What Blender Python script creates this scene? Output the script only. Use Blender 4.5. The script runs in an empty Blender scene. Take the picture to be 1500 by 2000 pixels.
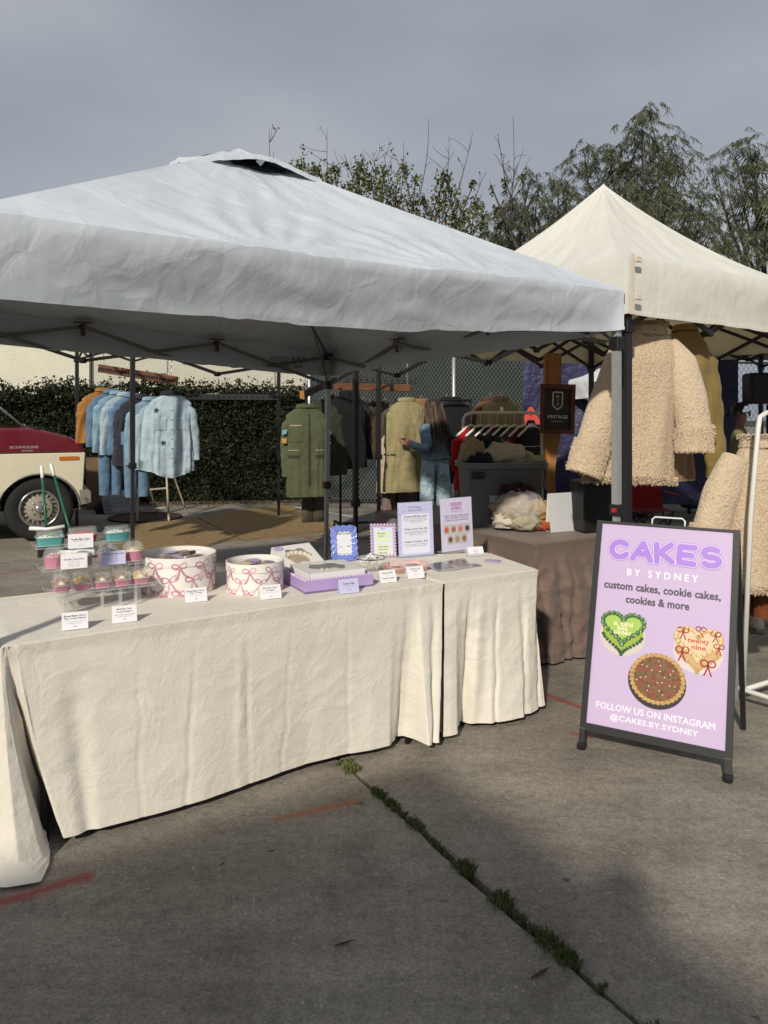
import bpy, bmesh, math, random
import numpy as np
from mathutils import Vector, Matrix, Euler, noise
R = math.radians
rng = random.Random(7)
SC = bpy.context.scene
COL = SC.collection
# ------------------------------------------------------------------ camera
HC, F, HY = 1.51, 1500.0, 805.0          # lens height, focal length and horizon row of the 1500 x 2000 photograph
cd = bpy.data.cameras.new('Camera'); cam = bpy.data.objects.new('Camera', cd); COL.objects.link(cam)
cam.location = (0, 0, HC); cam.rotation_euler = (R(90), 0, 0)
cd.sensor_fit = 'VERTICAL'; cd.sensor_height = 36; cd.lens = 36*F/2000
cd.shift_y = (HY-1000)/2000; cd.clip_start = 0.05; cd.clip_end = 600
SC.camera = cam
SC.render.resolution_x, SC.render.resolution_y = 768, 1024
# ------------------------------------------------------------------ sky
SUN_AZ, SUN_EL = R(17), R(30)            # shadows run this far right of straight ahead
w = bpy.data.worlds.new('World'); SC.world = w; w.use_nodes = True
nt = w.node_tree; N = nt.nodes; L = nt.links; N.clear()
out = N.new('ShaderNodeOutputWorld'); bg = N.new('ShaderNodeBackground'); bg.inputs[1].default_value = 0.1
sky = N.new('ShaderNodeTexSky'); sky.sky_type = 'NISHITA'; sky.sun_disc = False
sky.sun_elevation = SUN_EL; sky.sun_rotation = math.pi + SUN_AZ; sky.air_density = 1.0; sky.dust_density = 2.0
tc = N.new('ShaderNodeTexCoord'); mp = N.new('ShaderNodeMapping'); mp.inputs['Scale'].default_value = (1.0, 1.0, 2.6)
nz = N.new('ShaderNodeTexNoise'); nz.inputs['Scale'].default_value = 1.7; nz.inputs['Detail'].default_value = 5; nz.inputs['Roughness'].default_value = .42
rp = N.new('ShaderNodeValToRGB'); e = rp.color_ramp.elements
e[0].position = .34; e[0].color = (2.45, 2.82, 3.45, 1); e[1].position = .74; e[1].color = (4.5, 4.7, 5.0, 1)
mx = N.new('ShaderNodeMixRGB'); mx.inputs[0].default_value = .93
L.new(tc.outputs['Generated'], mp.inputs[0]); L.new(mp.outputs[0], nz.inputs['Vector']); L.new(nz.outputs['Fac'], rp.inputs[0])
L.new(sky.outputs[0], mx.inputs[1]); L.new(rp.outputs[0], mx.inputs[2]); L.new(mx.outputs[0], bg.inputs[0]); L.new(bg.outputs[0], out.inputs[0])
# ------------------------------------------------------------------ sun through thin cloud
SUND = Vector((math.sin(SUN_AZ)*math.cos(SUN_EL), math.cos(SUN_AZ)*math.cos(SUN_EL), -math.sin(SUN_EL)))
sd = bpy.data.lights.new('Sun', 'SUN'); sd.energy = 3.6; sd.angle = R(2.2); sd.color = (1.0, .925, .80)
so = bpy.data.objects.new('Sun', sd); COL.objects.link(so); so.rotation_euler = SUND.to_track_quat('-Z', 'Y').to_euler(); so.location = (0, -8, 12)
vs = SC.view_settings; vs.view_transform = 'Standard'; vs.look = 'None'; vs.exposure = 0.0; vs.gamma = 1.0; vs.use_curve_mapping = False
SC.cycles.use_denoising = True; SC.cycles.max_bounces = 8; SC.cycles.transparent_max_bounces = 24; SC.cycles.caustics_refractive = False; SC.cycles.caustics_reflective = False
SC.cycles.sample_clamp_indirect = 6

# ------------------------------------------------------------------ helpers
def W(px, py, D): return Vector(((px-750)/F*D, D, HC-(py-HY)/F*D))       # photo pixel at a known distance
def T(px, py, z=0.0):                                                    # photo pixel on a level surface of height z
    D = (HC-z)*F/(py-HY); return Vector(((px-750)/F*D, D, z))
def V(*a): return Vector(a)
def rotz(v, a): c, s = math.cos(a), math.sin(a); return Vector((v[0]*c-v[1]*s, v[0]*s+v[1]*c, v[2] if len(v) > 2 else 0))
def nz3(x, y, z=0.0): return noise.noise(Vector((x, y, z)))
def sstep(a, b, x):
    t = min(1, max(0, (x-a)/(b-a))); return t*t*(3-2*t)
def lerp(a, b, t): return a+(b-a)*t
def interp(xs, ys, x):
    return float(np.interp(x, xs, ys))

class MB:
    def __init__(s): s.v = []; s.f = []; s.m = []; s.cm = 0
    def add(s, vs, fs):
        o = len(s.v); s.v += [tuple(v) for v in vs]
        for f in fs: s.f.append(tuple(i+o for i in f)); s.m.append(s.cm)
        return s
    def box(s, c, size, rot=0.0, X=None, bev=0.0):
        hx, hy, hz = size[0]/2, size[1]/2, size[2]/2
        pts = []
        if bev <= 0:
            pts = [Vector((x, y, z)) for z in (-hz, hz) for x, y in ((-hx, -hy), (hx, -hy), (hx, hy), (-hx, hy))]
            fs = [(0, 3, 2, 1), (4, 5, 6, 7), (0, 1, 5, 4), (1, 2, 6, 5), (2, 3, 7, 6), (3, 0, 4, 7)]
        else:
            b = min(bev, hx*.9, hy*.9, hz*.9)
            rings = []
            for z, i in ((-hz, b), (-hz+b, 0), (hz-b, 0), (hz, b)):
                x, y = hx-i, hy-i; k = b*.7 if i == 0 else b*.5
                rings.append([(-x+k, -y, z), (x-k, -y, z), (x, -y+k, z), (x, y-k, z), (x-k, y, z), (-x+k, y, z), (-x, y-k, z), (-x, -y+k, z)])
            pts = [Vector(p) for r_ in rings for p in r_]
            fs = [tuple(range(7, -1, -1)), tuple(range(24, 32))]
            for r_ in range(3):
                for i in range(8): j = (i+1) % 8; fs.append((r_*8+i, r_*8+j, r_*8+8+j, r_*8+8+i))
        if X is not None: pts = [X @ p for p in pts]
        else:
            pts = [rotz(p, rot) + Vector(c) for p in pts]
        return s.add(pts, fs)
    def tube(s, pts, r, n=8, caps=True, closed=False, flat=1.0, upv=None):
        pts = [Vector(p) for p in pts]; k = len(pts)
        rs = r if isinstance(r, (list, tuple)) else [r]*k
        vs = []; prev = None
        for i, p in enumerate(pts):
            if closed: t = pts[(i+1) % k]-pts[i-1]
            else: t = pts[min(i+1, k-1)]-pts[max(i-1, 0)]
            if t.length < 1e-9: t = Vector((0, 0, 1))
            t.normalize()
            if prev is None:
                a = Vector(upv) if upv else (Vector((0, 0, 1)) if abs(t.z) < .9 else Vector((1, 0, 0)))
            else: a = prev
            b = t.cross(a)
            if b.length < 1e-6: b = t.orthogonal()
            b.normalize(); a = b.cross(t).normalized(); prev = a
            for j in range(n):
                an = 2*math.pi*(j+.5)/n
                vs.append(p + (a*math.cos(an)*flat + b*math.sin(an))*rs[i])
        fs = []
        for i in range(k if closed else k-1):
            i2 = (i+1) % k
            for j in range(n):
                j2 = (j+1) % n; fs.append((i*n+j, i2*n+j, i2*n+j2, i*n+j2))
        if caps and not closed: fs += [tuple(range(n)), tuple(range((k-1)*n+n-1, (k-1)*n-1, -1))]
        return s.add(vs, fs)
    def lathe(s, prof, c=(0, 0, 0), n=24, X=None, sx=1.0, sy=1.0, cap0=False, cap1=False):
        vs = []; c = Vector(c)
        for r, z in prof:
            for j in range(n):
                a = 2*math.pi*j/n; p = Vector((r*math.cos(a)*sx, r*math.sin(a)*sy, z)); vs.append((X @ p) if X is not None else p+c)
        fs = []
        for i in range(len(prof)-1):
            for j in range(n): j2 = (j+1) % n; fs.append((i*n+j, i*n+j2, i*n+n+j2, i*n+n+j))
        if cap0: fs.append(tuple(range(n-1, -1, -1)))
        if cap1: fs.append(tuple(range((len(prof)-1)*n, len(prof)*n)))
        return s.add(vs, fs)
    def grid(s, fn, nu, nv, closeu=False):
        vs = [fn(i/(nu if closeu else nu-1), j/(nv-1)) for j in range(nv) for i in range(nu)]
        fs = []
        for j in range(nv-1):
            for i in range(nu if closeu else nu-1):
                i2 = (i+1) % nu; fs.append((j*nu+i, j*nu+i2, j*nu+nu+i2, j*nu+nu+i))
        return s.add(vs, fs)
    def poly(s, pts): return s.add(pts, [tuple(range(len(pts)))])
    def prism(s, pts, ext):
        """outline pts (3d, planar) pushed along ext"""
        n = len(pts); e_ = Vector(ext); a = [Vector(p) for p in pts]
        fs = [tuple(range(n-1, -1, -1)), tuple(range(n, 2*n))] + [(i, (i+1) % n, n+(i+1) % n, n+i) for i in range(n)]
        return s.add(a+[p+e_ for p in a], fs)
    def ball(s, c, r, n=8, m=6, sc=(1, 1, 1)):
        prof = [(r*math.sin(math.pi*i/m)+1e-5, -r*math.cos(math.pi*i/m)) for i in range(m+1)]
        X = Matrix.Translation(Vector(c)) @ Matrix.Diagonal((sc[0], sc[1], sc[2], 1)); return s.lathe(prof, n=n, X=X)
    def strip(s, pts, wid, nrm):
        """flat ribbon along pts"""
        vs = []; k = len(pts); pts = [Vector(p) for p in pts]
        for i, p in enumerate(pts):
            t = pts[min(i+1, k-1)]-pts[max(i-1, 0)]; nn = nrm[i] if isinstance(nrm, list) else nrm
            b = t.cross(Vector(nn))
            if b.length < 1e-9: b = Vector((0, 0, 1))
            b.normalize(); ww = wid[i] if isinstance(wid, list) else wid
            vs += [p-b*ww/2, p+b*ww/2]
        return s.add(vs, [(2*i, 2*i+2, 2*i+3, 2*i+1) for i in range(k-1)])
    def build(s, name, mat, parent=None, smooth=True, angle=None, world=True):
        me = bpy.data.meshes.new(name); vs = s.v
        if parent is not None and world:
            inv = wmat(parent).inverted(); vs = [tuple(inv @ Vector(v)) for v in vs]
        me.from_pydata(vs, [], s.f)
        mats = mat if isinstance(mat, (list, tuple)) else [mat]
        for m_ in mats: me.materials.append(m_)
        if len(mats) > 1: me.polygons.foreach_set('material_index', s.m)
        if smooth:
            me.polygons.foreach_set('use_smooth', [True]*len(me.polygons))
            if angle: 
                try: me.set_sharp_from_angle(angle=R(angle))
                except Exception: pass
        me.update()
        o = bpy.data.objects.new(name, me); COL.objects.link(o)
        if parent is not None: o.parent = parent
        return o
def wmat(o):
    m = o.matrix_basis.copy()
    while o.parent is not None: o = o.parent; m = o.matrix_basis @ m
    return m
def tag(o, label=None, cat=None, group=None, kind=None):
    if label: o['label'] = label
    if cat: o['category'] = cat
    if group: o['group'] = group
    if kind: o['kind'] = kind
    return o
def thing(name, label, cat, loc=(0, 0, 0), rz=0.0, group=None):
    o = bpy.data.objects.new(name, None); COL.objects.link(o); o.location = loc; o.rotation_euler = (0, 0, rz); o.empty_display_size = .1
    return tag(o, label, cat, group)
def copy_tree(o, parent=None, label=None):
    c = o.copy(); COL.objects.link(c); c.parent = parent
    if label: c['label'] = label
    for ch in list(o.children): copy_tree(ch, c)
    return c
def frame(o, x, y, z=None):
    """matrix with origin o, x axis, y axis"""
    x = Vector(x).normalized(); y = Vector(y); z = x.cross(y).normalized() if z is None else Vector(z); y = z.cross(x).normalized()
    m = Matrix((x, y, z)).transposed().to_4x4(); m.translation = Vector(o); return m
_tc = {}
def text_mesh(s, off, res):
    k = (s, off, res)
    if k not in _tc:
        cu = bpy.data.curves.new('t', 'FONT'); cu.body = s; cu.size = 1; cu.align_x = 'CENTER'; cu.align_y = 'CENTER'; cu.offset = off; cu.resolution_u = res
        o = bpy.data.objects.new('t', cu); COL.objects.link(o); dg = bpy.context.evaluated_depsgraph_get()
        me = bpy.data.meshes.new_from_object(o.evaluated_get(dg))
        vs = np.array([v.co[:] for v in me.vertices]); fs = [tuple(p.vertices) for p in me.polygons]
        bpy.data.objects.remove(o); bpy.data.curves.remove(cu); bpy.data.meshes.remove(me)
        _tc[k] = (vs, fs)
    return _tc[k]
def put_text(mb, s, X, width=None, height=None, off=0.0, res=2, lift=0.0):
    vs, fs = text_mesh(s, off, res)
    if len(vs) == 0: return mb
    lo, hi = vs.min(0), vs.max(0); c = (lo+hi)/2; k = 1.0
    kx = width/(hi[0]-lo[0]) if width else None; ky = height/(hi[1]-lo[1]) if height else None
    kx = kx or ky; ky = ky or kx
    return mb.add([X @ Vector(((v[0]-c[0])*kx, (v[1]-c[1])*ky, lift)) for v in vs], fs)

# ------------------------------------------------------------------ materials
_mc = {}
def M(name, col, rough=.6, metal=0.0, var=0.0, vs=8.0, bump=0.0, bs=120.0, bd=.003, trans=0.0, ior=1.45, alpha=1.0, spec=.5, coat=0.0, sheen=0.0, emit=0.0, stretch=None, col2=None, bump2=0.0, bs2=14.0, bd2=.01):
    if name in _mc: return _mc[name]
    m = bpy.data.materials.new(name); m.use_nodes = True; nt = m.node_tree; N = nt.nodes; L = nt.links
    b = N['Principled BSDF']; I = b.inputs
    c = (*col, 1); I['Base Color'].default_value = c; I['Roughness'].default_value = rough; I['Metallic'].default_value = metal
    I['IOR'].default_value = ior; I['Specular IOR Level'].default_value = spec
    if trans: I['Transmission Weight'].default_value = trans
    if alpha < 1: I['Alpha'].default_value = alpha
    if coat: I['Coat Weight'].default_value = coat; I['Coat Roughness'].default_value = .08
    if sheen: I['Sheen Weight'].default_value = sheen; I['Sheen Roughness'].default_value = .5
    if emit: I['Emission Color'].default_value = c; I['Emission Strength'].default_value = emit
    if var or bump or bump2:
        tcn = N.new('ShaderNodeTexCoord'); src = tcn.outputs['Object']
        if stretch:
            mp = N.new('ShaderNodeMapping'); mp.inputs['Scale'].default_value = stretch; L.new(src, mp.inputs[0]); src = mp.outputs[0]
    if var:
        n = N.new('ShaderNodeTexNoise'); n.inputs['Scale'].default_value = vs; n.inputs['Detail'].default_value = 6; n.inputs['Roughness'].default_value = .6; L.new(src, n.inputs['Vector'])
        r = N.new('ShaderNodeValToRGB'); e = r.color_ramp.elements; e[0].position = .3; e[1].position = .7
        e[0].color = (*[max(0, x*(1-var)) for x in col], 1); e[1].color = (*(col2 if col2 else [min(1, x*(1+var)) for x in col]), 1)
        L.new(n.outputs['Fac'], r.inputs[0]); L.new(r.outputs[0], I['Base Color'])
    nrm = None
    for bp, sc_, d in ((bump, bs, bd), (bump2, bs2, bd2)):
        if bp:
            n = N.new('ShaderNodeTexNoise'); n.inputs['Scale'].default_value = sc_; n.inputs['Detail'].default_value = 4; L.new(src, n.inputs['Vector'])
            u = N.new('ShaderNodeBump'); u.inputs['Strength'].default_value = bp; u.inputs['Distance'].default_value = d; L.new(n.outputs['Fac'], u.inputs['Height'])
            if nrm: L.new(nrm, u.inputs['Normal'])
            nrm = u.outputs[0]
    if nrm: L.new(nrm, I['Normal'])
    _mc[name] = m; return m
steel = M('grey_tent_steel', (.36, .37, .36), .45, .3, .08, 30)
dark_steel = M('dark_tent_steel', (.028, .028, .03), .45, .3, .1, 30)
blackp = M('black_plastic', (.012, .012, .013), .45, bump=.1, bs=300)
redp = M('red_plastic', (.45, .02, .025), .4)
cardm = M('card_paper', (.78, .77, .8), .55)
inkm = M('dark_ink', (.035, .03, .04), .6)
greyink = M('grey_ink', (.25, .24, .27), .6)
lav = M('lavender_card', (.56, .55, .78), .5)
clear = M('clear_plastic', (1, 1, 1), .04, alpha=.16, spec=.6)
acryl = M('acrylic', (.93, .96, .96), .03, alpha=.13, spec=.8)
acryle = M('acrylic_edge', (.6, .66, .66), .12, alpha=.3, spec=.8)
wood_dk = M('brown_rail_wood', (.13, .055, .028), .55, var=.4, vs=9, stretch=(1, 1, 6), bump=.2)
chrome = M('chrome', (.75, .75, .75), .18, 1.0)
# ================================================================== GROUND
def concrete():
    m = bpy.data.materials.new('concrete'); m.use_nodes = True; nt = m.node_tree; N = nt.nodes; L = nt.links; b = N['Principled BSDF']
    b.inputs['Roughness'].default_value = .85; b.inputs['Specular IOR Level'].default_value = .3
    tc = N.new('ShaderNodeTexCoord'); P = tc.outputs['Object']
    def nz(scale, det=6, rough=.6, vec=None):
        n = N.new('ShaderNodeTexNoise'); n.inputs['Scale'].default_value = scale; n.inputs['Detail'].default_value = det; n.inputs['Roughness'].default_value = rough
        L.new(vec or P, n.inputs['Vector']); return n.outputs['Fac']
    def ramp(f, stops):
        r = N.new('ShaderNodeValToRGB'); e = r.color_ramp.elements
        while len(e) < len(stops): e.new(.5)
        for x, (p, c) in zip(e, stops): x.position = p; x.color = (*c, 1) if len(c) == 3 else c
        L.new(f, r.inputs[0]); return r.outputs[0]
    def mix(a, bb, f, mode='MIX'):
        x = N.new('ShaderNodeMixRGB'); x.blend_type = mode
        for i, s in ((1, a), (2, bb), (0, f)):
            if isinstance(s, (int, float)): x.inputs[i].default_value = s
            elif isinstance(s, tuple): x.inputs[i].default_value = (*s, 1)
            else: L.new(s, x.inputs[i])
        return x.outputs[0]
    base = ramp(nz(.9, 9, .65), [(.3, (.20, .177, .146)), (.5, (.262, .238, .2)), (.68, (.32, .294, .25))])
    mp = N.new('ShaderNodeMapping'); mp.inputs['Rotation'].default_value = (0, 0, R(-33)); mp.inputs['Scale'].default_value = (.6, 3.2, 1); L.new(P, mp.inputs[0])
    st = ramp(nz(2.0, 7, .6, mp.outputs[0]), [(.36, (.72, .71, .72)), (.6, (1.06, 1.05, 1.03))])
    c = mix(base, st, .5, 'MULTIPLY')
    c = mix(c, ramp(nz(3.3, 8, .7), [(.34, (.55, .53, .52)), (.5, (1, 1, 1)), (.7, (1.12, 1.1, 1.08))]), .55, 'MULTIPLY')
    c = mix(c, ramp(nz(28, 6, .8), [(.34, (.62, .61, .6)), (.5, (1, 1, 1)), (.68, (1.28, 1.27, 1.24))]), .75, 'MULTIPLY'); c = mix(c, ramp(nz(95, 4, .75), [(.3, (.6, .59, .58)), (.5, (1, 1, 1)), (.72, (1.45, 1.45, 1.42))]), .9, 'MULTIPLY')
    vo = N.new('ShaderNodeTexVoronoi'); vo.inputs['Scale'].default_value = 34; L.new(P, vo.inputs['Vector'])
    sp = ramp(vo.outputs['Distance'], [(.07, (1, 1, 1)), (.16, (0, 0, 0))])
    nn = nz(7, 3); spm = N.new('ShaderNodeMath'); spm.operation = 'MULTIPLY'; L.new(sp, spm.inputs[0]); L.new(ramp(nn, [(.42, (0, 0, 0)), (.62, (.85, .85, .85))]), spm.inputs[1])
    c = mix(c, (.50, .46, .40), spm.outputs[0])
    # small dark spots of gum and oil
    vo2 = N.new('ShaderNodeTexVoronoi'); vo2.inputs['Scale'].default_value = 4.6; vo2.inputs['Randomness'].default_value = 1
    wv = N.new('ShaderNodeMixRGB'); wv.blend_type = 'ADD'; wv.inputs[0].default_value = .06; L.new(P, wv.inputs[1]); 
    nc = N.new('ShaderNodeTexNoise'); nc.inputs['Scale'].default_value = 22; L.new(P, nc.inputs['Vector']); L.new(nc.outputs['Color'], wv.inputs[2]); L.new(wv.outputs[0], vo2.inputs['Vector'])
    c = mix(c, (.055, .05, .045), ramp(vo2.outputs['Distance'], [(.035, (.75, .75, .75)), (.075, (0, 0, 0))]))
    # sprayed survey marks
    rag = nz(16, 6, .75)
    for (a, bb, wd, col, stg) in SPRAY:
        d = Vector((bb[0]-a[0], bb[1]-a[1], 0)); l2 = d.length_squared
        s1 = N.new('ShaderNodeVectorMath'); s1.operation = 'SUBTRACT'; L.new(P, s1.inputs[0]); s1.inputs[1].default_value = (a[0], a[1], 0)
        fl = N.new('ShaderNodeVectorMath'); fl.operation = 'MULTIPLY'; L.new(s1.outputs[0], fl.inputs[0]); fl.inputs[1].default_value = (1, 1, 0)
        dt = N.new('ShaderNodeVectorMath'); dt.operation = 'DOT_PRODUCT'; L.new(fl.outputs[0], dt.inputs[0]); dt.inputs[1].default_value = d/l2
        cl = N.new('ShaderNodeClamp'); L.new(dt.outputs['Value'], cl.inputs[0])
        sc = N.new('ShaderNodeVectorMath'); sc.operation = 'SCALE'; sc.inputs[0].default_value = d; L.new(cl.outputs[0], sc.inputs['Scale'])
        df = N.new('ShaderNodeVectorMath'); df.operation = 'DISTANCE'; L.new(fl.outputs[0], df.inputs[0]); L.new(sc.outputs[0], df.inputs[1])
        ad = N.new('ShaderNodeMath'); ad.operation = 'MULTIPLY_ADD'; L.new(rag, ad.inputs[0]); ad.inputs[1].default_value = wd*1.6; L.new(df.outputs['Value'], ad.inputs[2])
        mr = N.new('ShaderNodeMapRange'); mr.inputs['From Min'].default_value = wd*.9; mr.inputs['From Max'].default_value = wd*1.9; mr.inputs['To Min'].default_value = stg; mr.inputs['To Max'].default_value = 0; L.new(ad.outputs[0], mr.inputs['Value'])
        c = mix(c, col, mr.outputs[0])
    L.new(c, b.inputs['Base Color'])
    bu = N.new('ShaderNodeBump'); bu.inputs['Strength'].default_value = .5; bu.inputs['Distance'].default_value = .004; L.new(nz(120, 6, .7), bu.inputs['Height'])
    b2 = N.new('ShaderNodeBump'); b2.inputs['Strength'].default_value = .35; b2.inputs['Distance'].default_value = .03; L.new(nz(6, 6, .6), b2.inputs['Height']); L.new(bu.outputs[0], b2.inputs['Normal'])
    L.new(b2.outputs[0], b.inputs['Normal'])
    return m
RED, ORG = (.3, .035, .035), (.36, .12, .045)
def seg(p, q): a = T(*p); b_ = T(*q); return (a.x, a.y), (b_.x, b_.y)
SPRAY = [(*seg((-60, 1782), (168, 1712)), .04, RED, .75), (*seg((548, 1598), (690, 1566)), .03, ORG, .7), (*seg((1066, 1356), (1150, 1388)), .028, RED, .75),
         (*seg((1120, 1432), (1150, 1440)), .03, RED, .6), (*seg((0, 1121), (56, 1114)), .03, RED, .8), (*seg((600, 1050), (640, 1058)), .04, RED, .8), (*seg((592, 1047), (640, 1036)), .03, RED, .7),
         (*seg((392, 996), (440, 985)), .06, RED, .6), (*seg((1180, 1300), (1240, 1330)), .02, RED, .3)]
soil = M('soil', (.05, .042, .03), .95, var=.5, vs=14, bump=.6, bs=60, bd=.01)
conc = concrete()
g = MB(); g.grid(lambda u, v: Vector((-90+180*u, -60+200*v, -.06)), 13, 13); ground = tag(g.build('ground', soil, None, False), kind='structure')
J0, J1 = T(670, 1490), T(1250, 2000)                # the joint the grass grows in
jd = (J1-J0).normalized(); jn = Vector((jd.y, -jd.x, 0))   # jn points left
if jn.x > 0: jn = -jn
def joint(t, side):                                   # t metres along the joint
    base = J0+jd*t
    wob = .012*nz3(t*2.3, side*3.7)+.007*nz3(t*9, side*1.7+5)+.004*nz3(t*31, side+9)
    gap = .006+.005*nz3(t*1.3, 8.8)+.012*sstep(.55, .8, t)*sstep(1.35, 1.0, t)
    return base+jn*(side*gap+wob)
ts = [-60, -30, -14, -7]+[-4+.02*i for i in range(0, 500)]+[8, 14, 30, 60]
for side in (1, -1):
    e0 = [joint(t, side) for t in ts]; m = MB()
    top = []; far = []; low = []; mid = []
    for p in e0:
        top.append(Vector((p.x, p.y, -.006))); low.append(Vector((p.x, p.y, -.07))); mid.append(p+jn*side*.008); far.append(p+jn*side*70)
    n = len(ts); m.add(low+top+mid+far, [f for i in range(n-1) for f in ((i, i+1, n+i+1, n+i), (n+i, n+i+1, 2*n+i+1, 2*n+i), (2*n+i, 2*n+i+1, 3*n+i+1, 3*n+i))])
    o = m.build('concrete_slab', conc, ground, False)
# grass in the joint
gm = MB(); gr = random.Random(3)
dens = [(-.02, .2, 1.0, .05), (.2, .42, .35, .03), (.3, .62, .6, .035), (.62, .8, .12, .02), (.86, 1.12, 1.0, .05), (1.12, 1.3, .3, .02), (1.26, 1.9, .95, .04), (-3, -.02, .15, .02)]
for a, b_, d, hgt in dens:
    for k in range(int((b_-a)*5200*d)):
        t = gr.uniform(a, b_); p = J0+jd*t+jn*gr.gauss(0, .008+.007*d); p.z = -.012
        if nz3(t*11, 3.3)+.4*nz3(t*37, 1.1) < -.02: continue
        an = gr.uniform(0, 6.28); h = hgt*.36*gr.uniform(.35, 1.1); wv = Vector((math.cos(an), math.sin(an), 0)); ln = Vector((math.cos(an+1.6), math.sin(an+1.6), 0))*h*gr.uniform(.2, 1.1)
        wd = gr.uniform(.001, .0024); gm.cm = gr.choice((0, 0, 1, 1, 2, 2))
        gm.add([p-wv*wd, p+wv*wd, p+ln*.5+wv*wd*.8+V(0, 0, .02+h*.7), p+ln+V(0, 0, .02+h*.8)], [(0, 1, 2), (0, 2, 3)])
go = gm.build('joint_grass', [M('grass_a', (.075, .115, .028), .6), M('grass_b', (.11, .145, .045), .6), M('grass_c', (.18, .15, .075), .7)], None, False)
tag(go, 'short green grass growing along the crack in the concrete', 'grass', kind='stuff')
# a few leaves and twigs lying on the concrete
litter = M('dry_leaf', (.06, .035, .02), .8)
for px, py, s, an, lab in ((1055, 1905, .035, .6, 'curled dry leaf near the shaded right part of the crack'), (530, 1665, .012, .2, 'small dark leaf scrap lying on the shaded concrete'), (672, 1846, .03, .4, 'thin curved dry stalk on the dark concrete'), (435, 1690, .012, 1., 'tiny leaf scrap left of the crack')):
    m = MB(); c = T(px, py); u = Vector((math.cos(an), math.sin(an), 0)); v = Vector((-u.y, u.x, 0))
    m.grid(lambda a, b: c+u*(a-.5)*s*2+v*(b-.5)*s*.35*math.sin(math.pi*min(1, max(.05, a)))+V(0, 0, .003+.012*abs(a-.5)*s*30*.3+abs(b-.5)*.006), 9, 4)
    tag(m.build('dry_leaf', litter, None), lab, 'leaf')

# ================================================================== BUILDING, HEDGE, FENCE
stucco = M('cream_stucco', (.66, .64, .52), .9, var=.06, vs=2, bump=.8, bs=38, bd=.02)
def wallbox(m, a, b_, z0, z1, th):
    d = (b_-a).normalized(); n = Vector((-d.y, d.x, 0)); m.prism([a+V(0, 0, z0-a.z), b_+V(0, 0, z0-b_.z), b_+n*th+V(0, 0, z0-b_.z), a+n*th+V(0, 0, z0-a.z)], (0, 0, z1-z0))
bd_ = thing('building', 'long low cream stucco building behind the hedge', 'building', (-6, 16, 0))
A = V(-22, 13.0, 0); B = W(174, 800, 15.0); B.z = 0; C = W(606, 800, 17.2); C.z = 0
m = MB(); wallbox(m, A, B, 0, 3.6, .3); m.build('wall', stucco, bd_, False)
m = MB(); wallbox(m, B+V(.01, .12, 0), C, 0, 3.6, .3); m.build('wall', stucco, bd_, False)
m = MB(); wallbox(m, A+V(0, -.06, 0), B+V(0, -.06, 0), 3.6, 3.75, .5); wallbox(m, B+V(.05, .06, 0), C, 3.6, 3.75, .5); m.build('coping', M('coping', (.5, .48, .4), .8, var=.1), bd_, False)

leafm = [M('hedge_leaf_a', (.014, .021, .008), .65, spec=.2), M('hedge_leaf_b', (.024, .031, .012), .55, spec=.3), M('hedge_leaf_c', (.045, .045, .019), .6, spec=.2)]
def leafcloud(m, pts, size, r_, asp=.5, up=.3):
    for p in pts:
        d = Vector((r_.gauss(0, 1), r_.gauss(0, 1), r_.gauss(0, 1)+up)); d.normalize(); q = d.orthogonal().normalized(); q = Matrix.Rotation(r_.uniform(0, 6.28), 3, d) @ q
        s = size*r_.uniform(.6, 1.3); t = d.cross(q)
        m.cm = r_.choice((0, 0, 0, 1, 1, 2)); m.add([p-q*s*.5, p+t*s*asp*.5+d*s*.08, p+q*s*.5, p-t*s*asp*.5+d*s*.08], [(0, 1, 2, 3)])
def hedge(label, a, b_, zt, th, n, sd):
    r_ = random.Random(sd); t = thing('hedge', label, 'hedge', (a+b_)/2*1.0); d = (b_-a); Ln = d.length; d.normalize(); nn = Vector((d.y, -d.x, 0))
    if nn.y > 0: nn = -nn
    m = MB(); pts = []
    for k in range(n):
        s = r_.uniform(0, Ln); z = r_.random()**.85*zt; top = zt+.16*nz3(s*.9, sd)+.1*nz3(s*3.1, sd+4)
        if r_.random() < .3: z = top-abs(r_.gauss(0, .09))*.8; off = r_.uniform(-th, th*.15)
        else:
            z = z/zt*top; off = -abs(r_.gauss(0, .1))+.16*nz3(s*1.6, z*2.1, sd)+.07*nz3(s*6, z*6, sd)
        pts.append(a+d*s+nn*off+V(0, 0, max(.03, z)))
    for k in range(n//60):
        s = r_.uniform(0, Ln); top = zt+.16*nz3(s*.9, sd); h = r_.uniform(.04, .26)*(1 if r_.random() < .3 else .5)
        for j in range(int(h*70)): pts.append(a+d*(s+r_.gauss(0, .03))+nn*r_.uniform(-.25, .02)+V(0, 0, top+r_.random()*h))
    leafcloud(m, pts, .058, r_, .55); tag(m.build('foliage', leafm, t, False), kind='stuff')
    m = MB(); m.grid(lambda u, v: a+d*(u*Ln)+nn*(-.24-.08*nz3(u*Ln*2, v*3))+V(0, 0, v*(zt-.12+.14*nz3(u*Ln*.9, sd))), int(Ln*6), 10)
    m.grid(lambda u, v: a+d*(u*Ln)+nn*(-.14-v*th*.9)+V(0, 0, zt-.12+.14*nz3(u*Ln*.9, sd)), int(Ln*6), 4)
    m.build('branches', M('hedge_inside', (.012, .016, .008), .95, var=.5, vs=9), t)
    m = MB()
    for k in range(int(Ln*2.4)):
        s = (k+.5)*Ln/int(Ln*2.4)+r_.uniform(-.1, .1); p = a+d*s-nn*.3; m.tube([p, p+V(r_.uniform(-.1, .1), .05, .5), p+V(r_.uniform(-.2, .2), .15, 1.1)], [.022, .017, .008], 5)
    m.build('stem', M('hedge_stem', (.06, .045, .03), .9), t)
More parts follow.
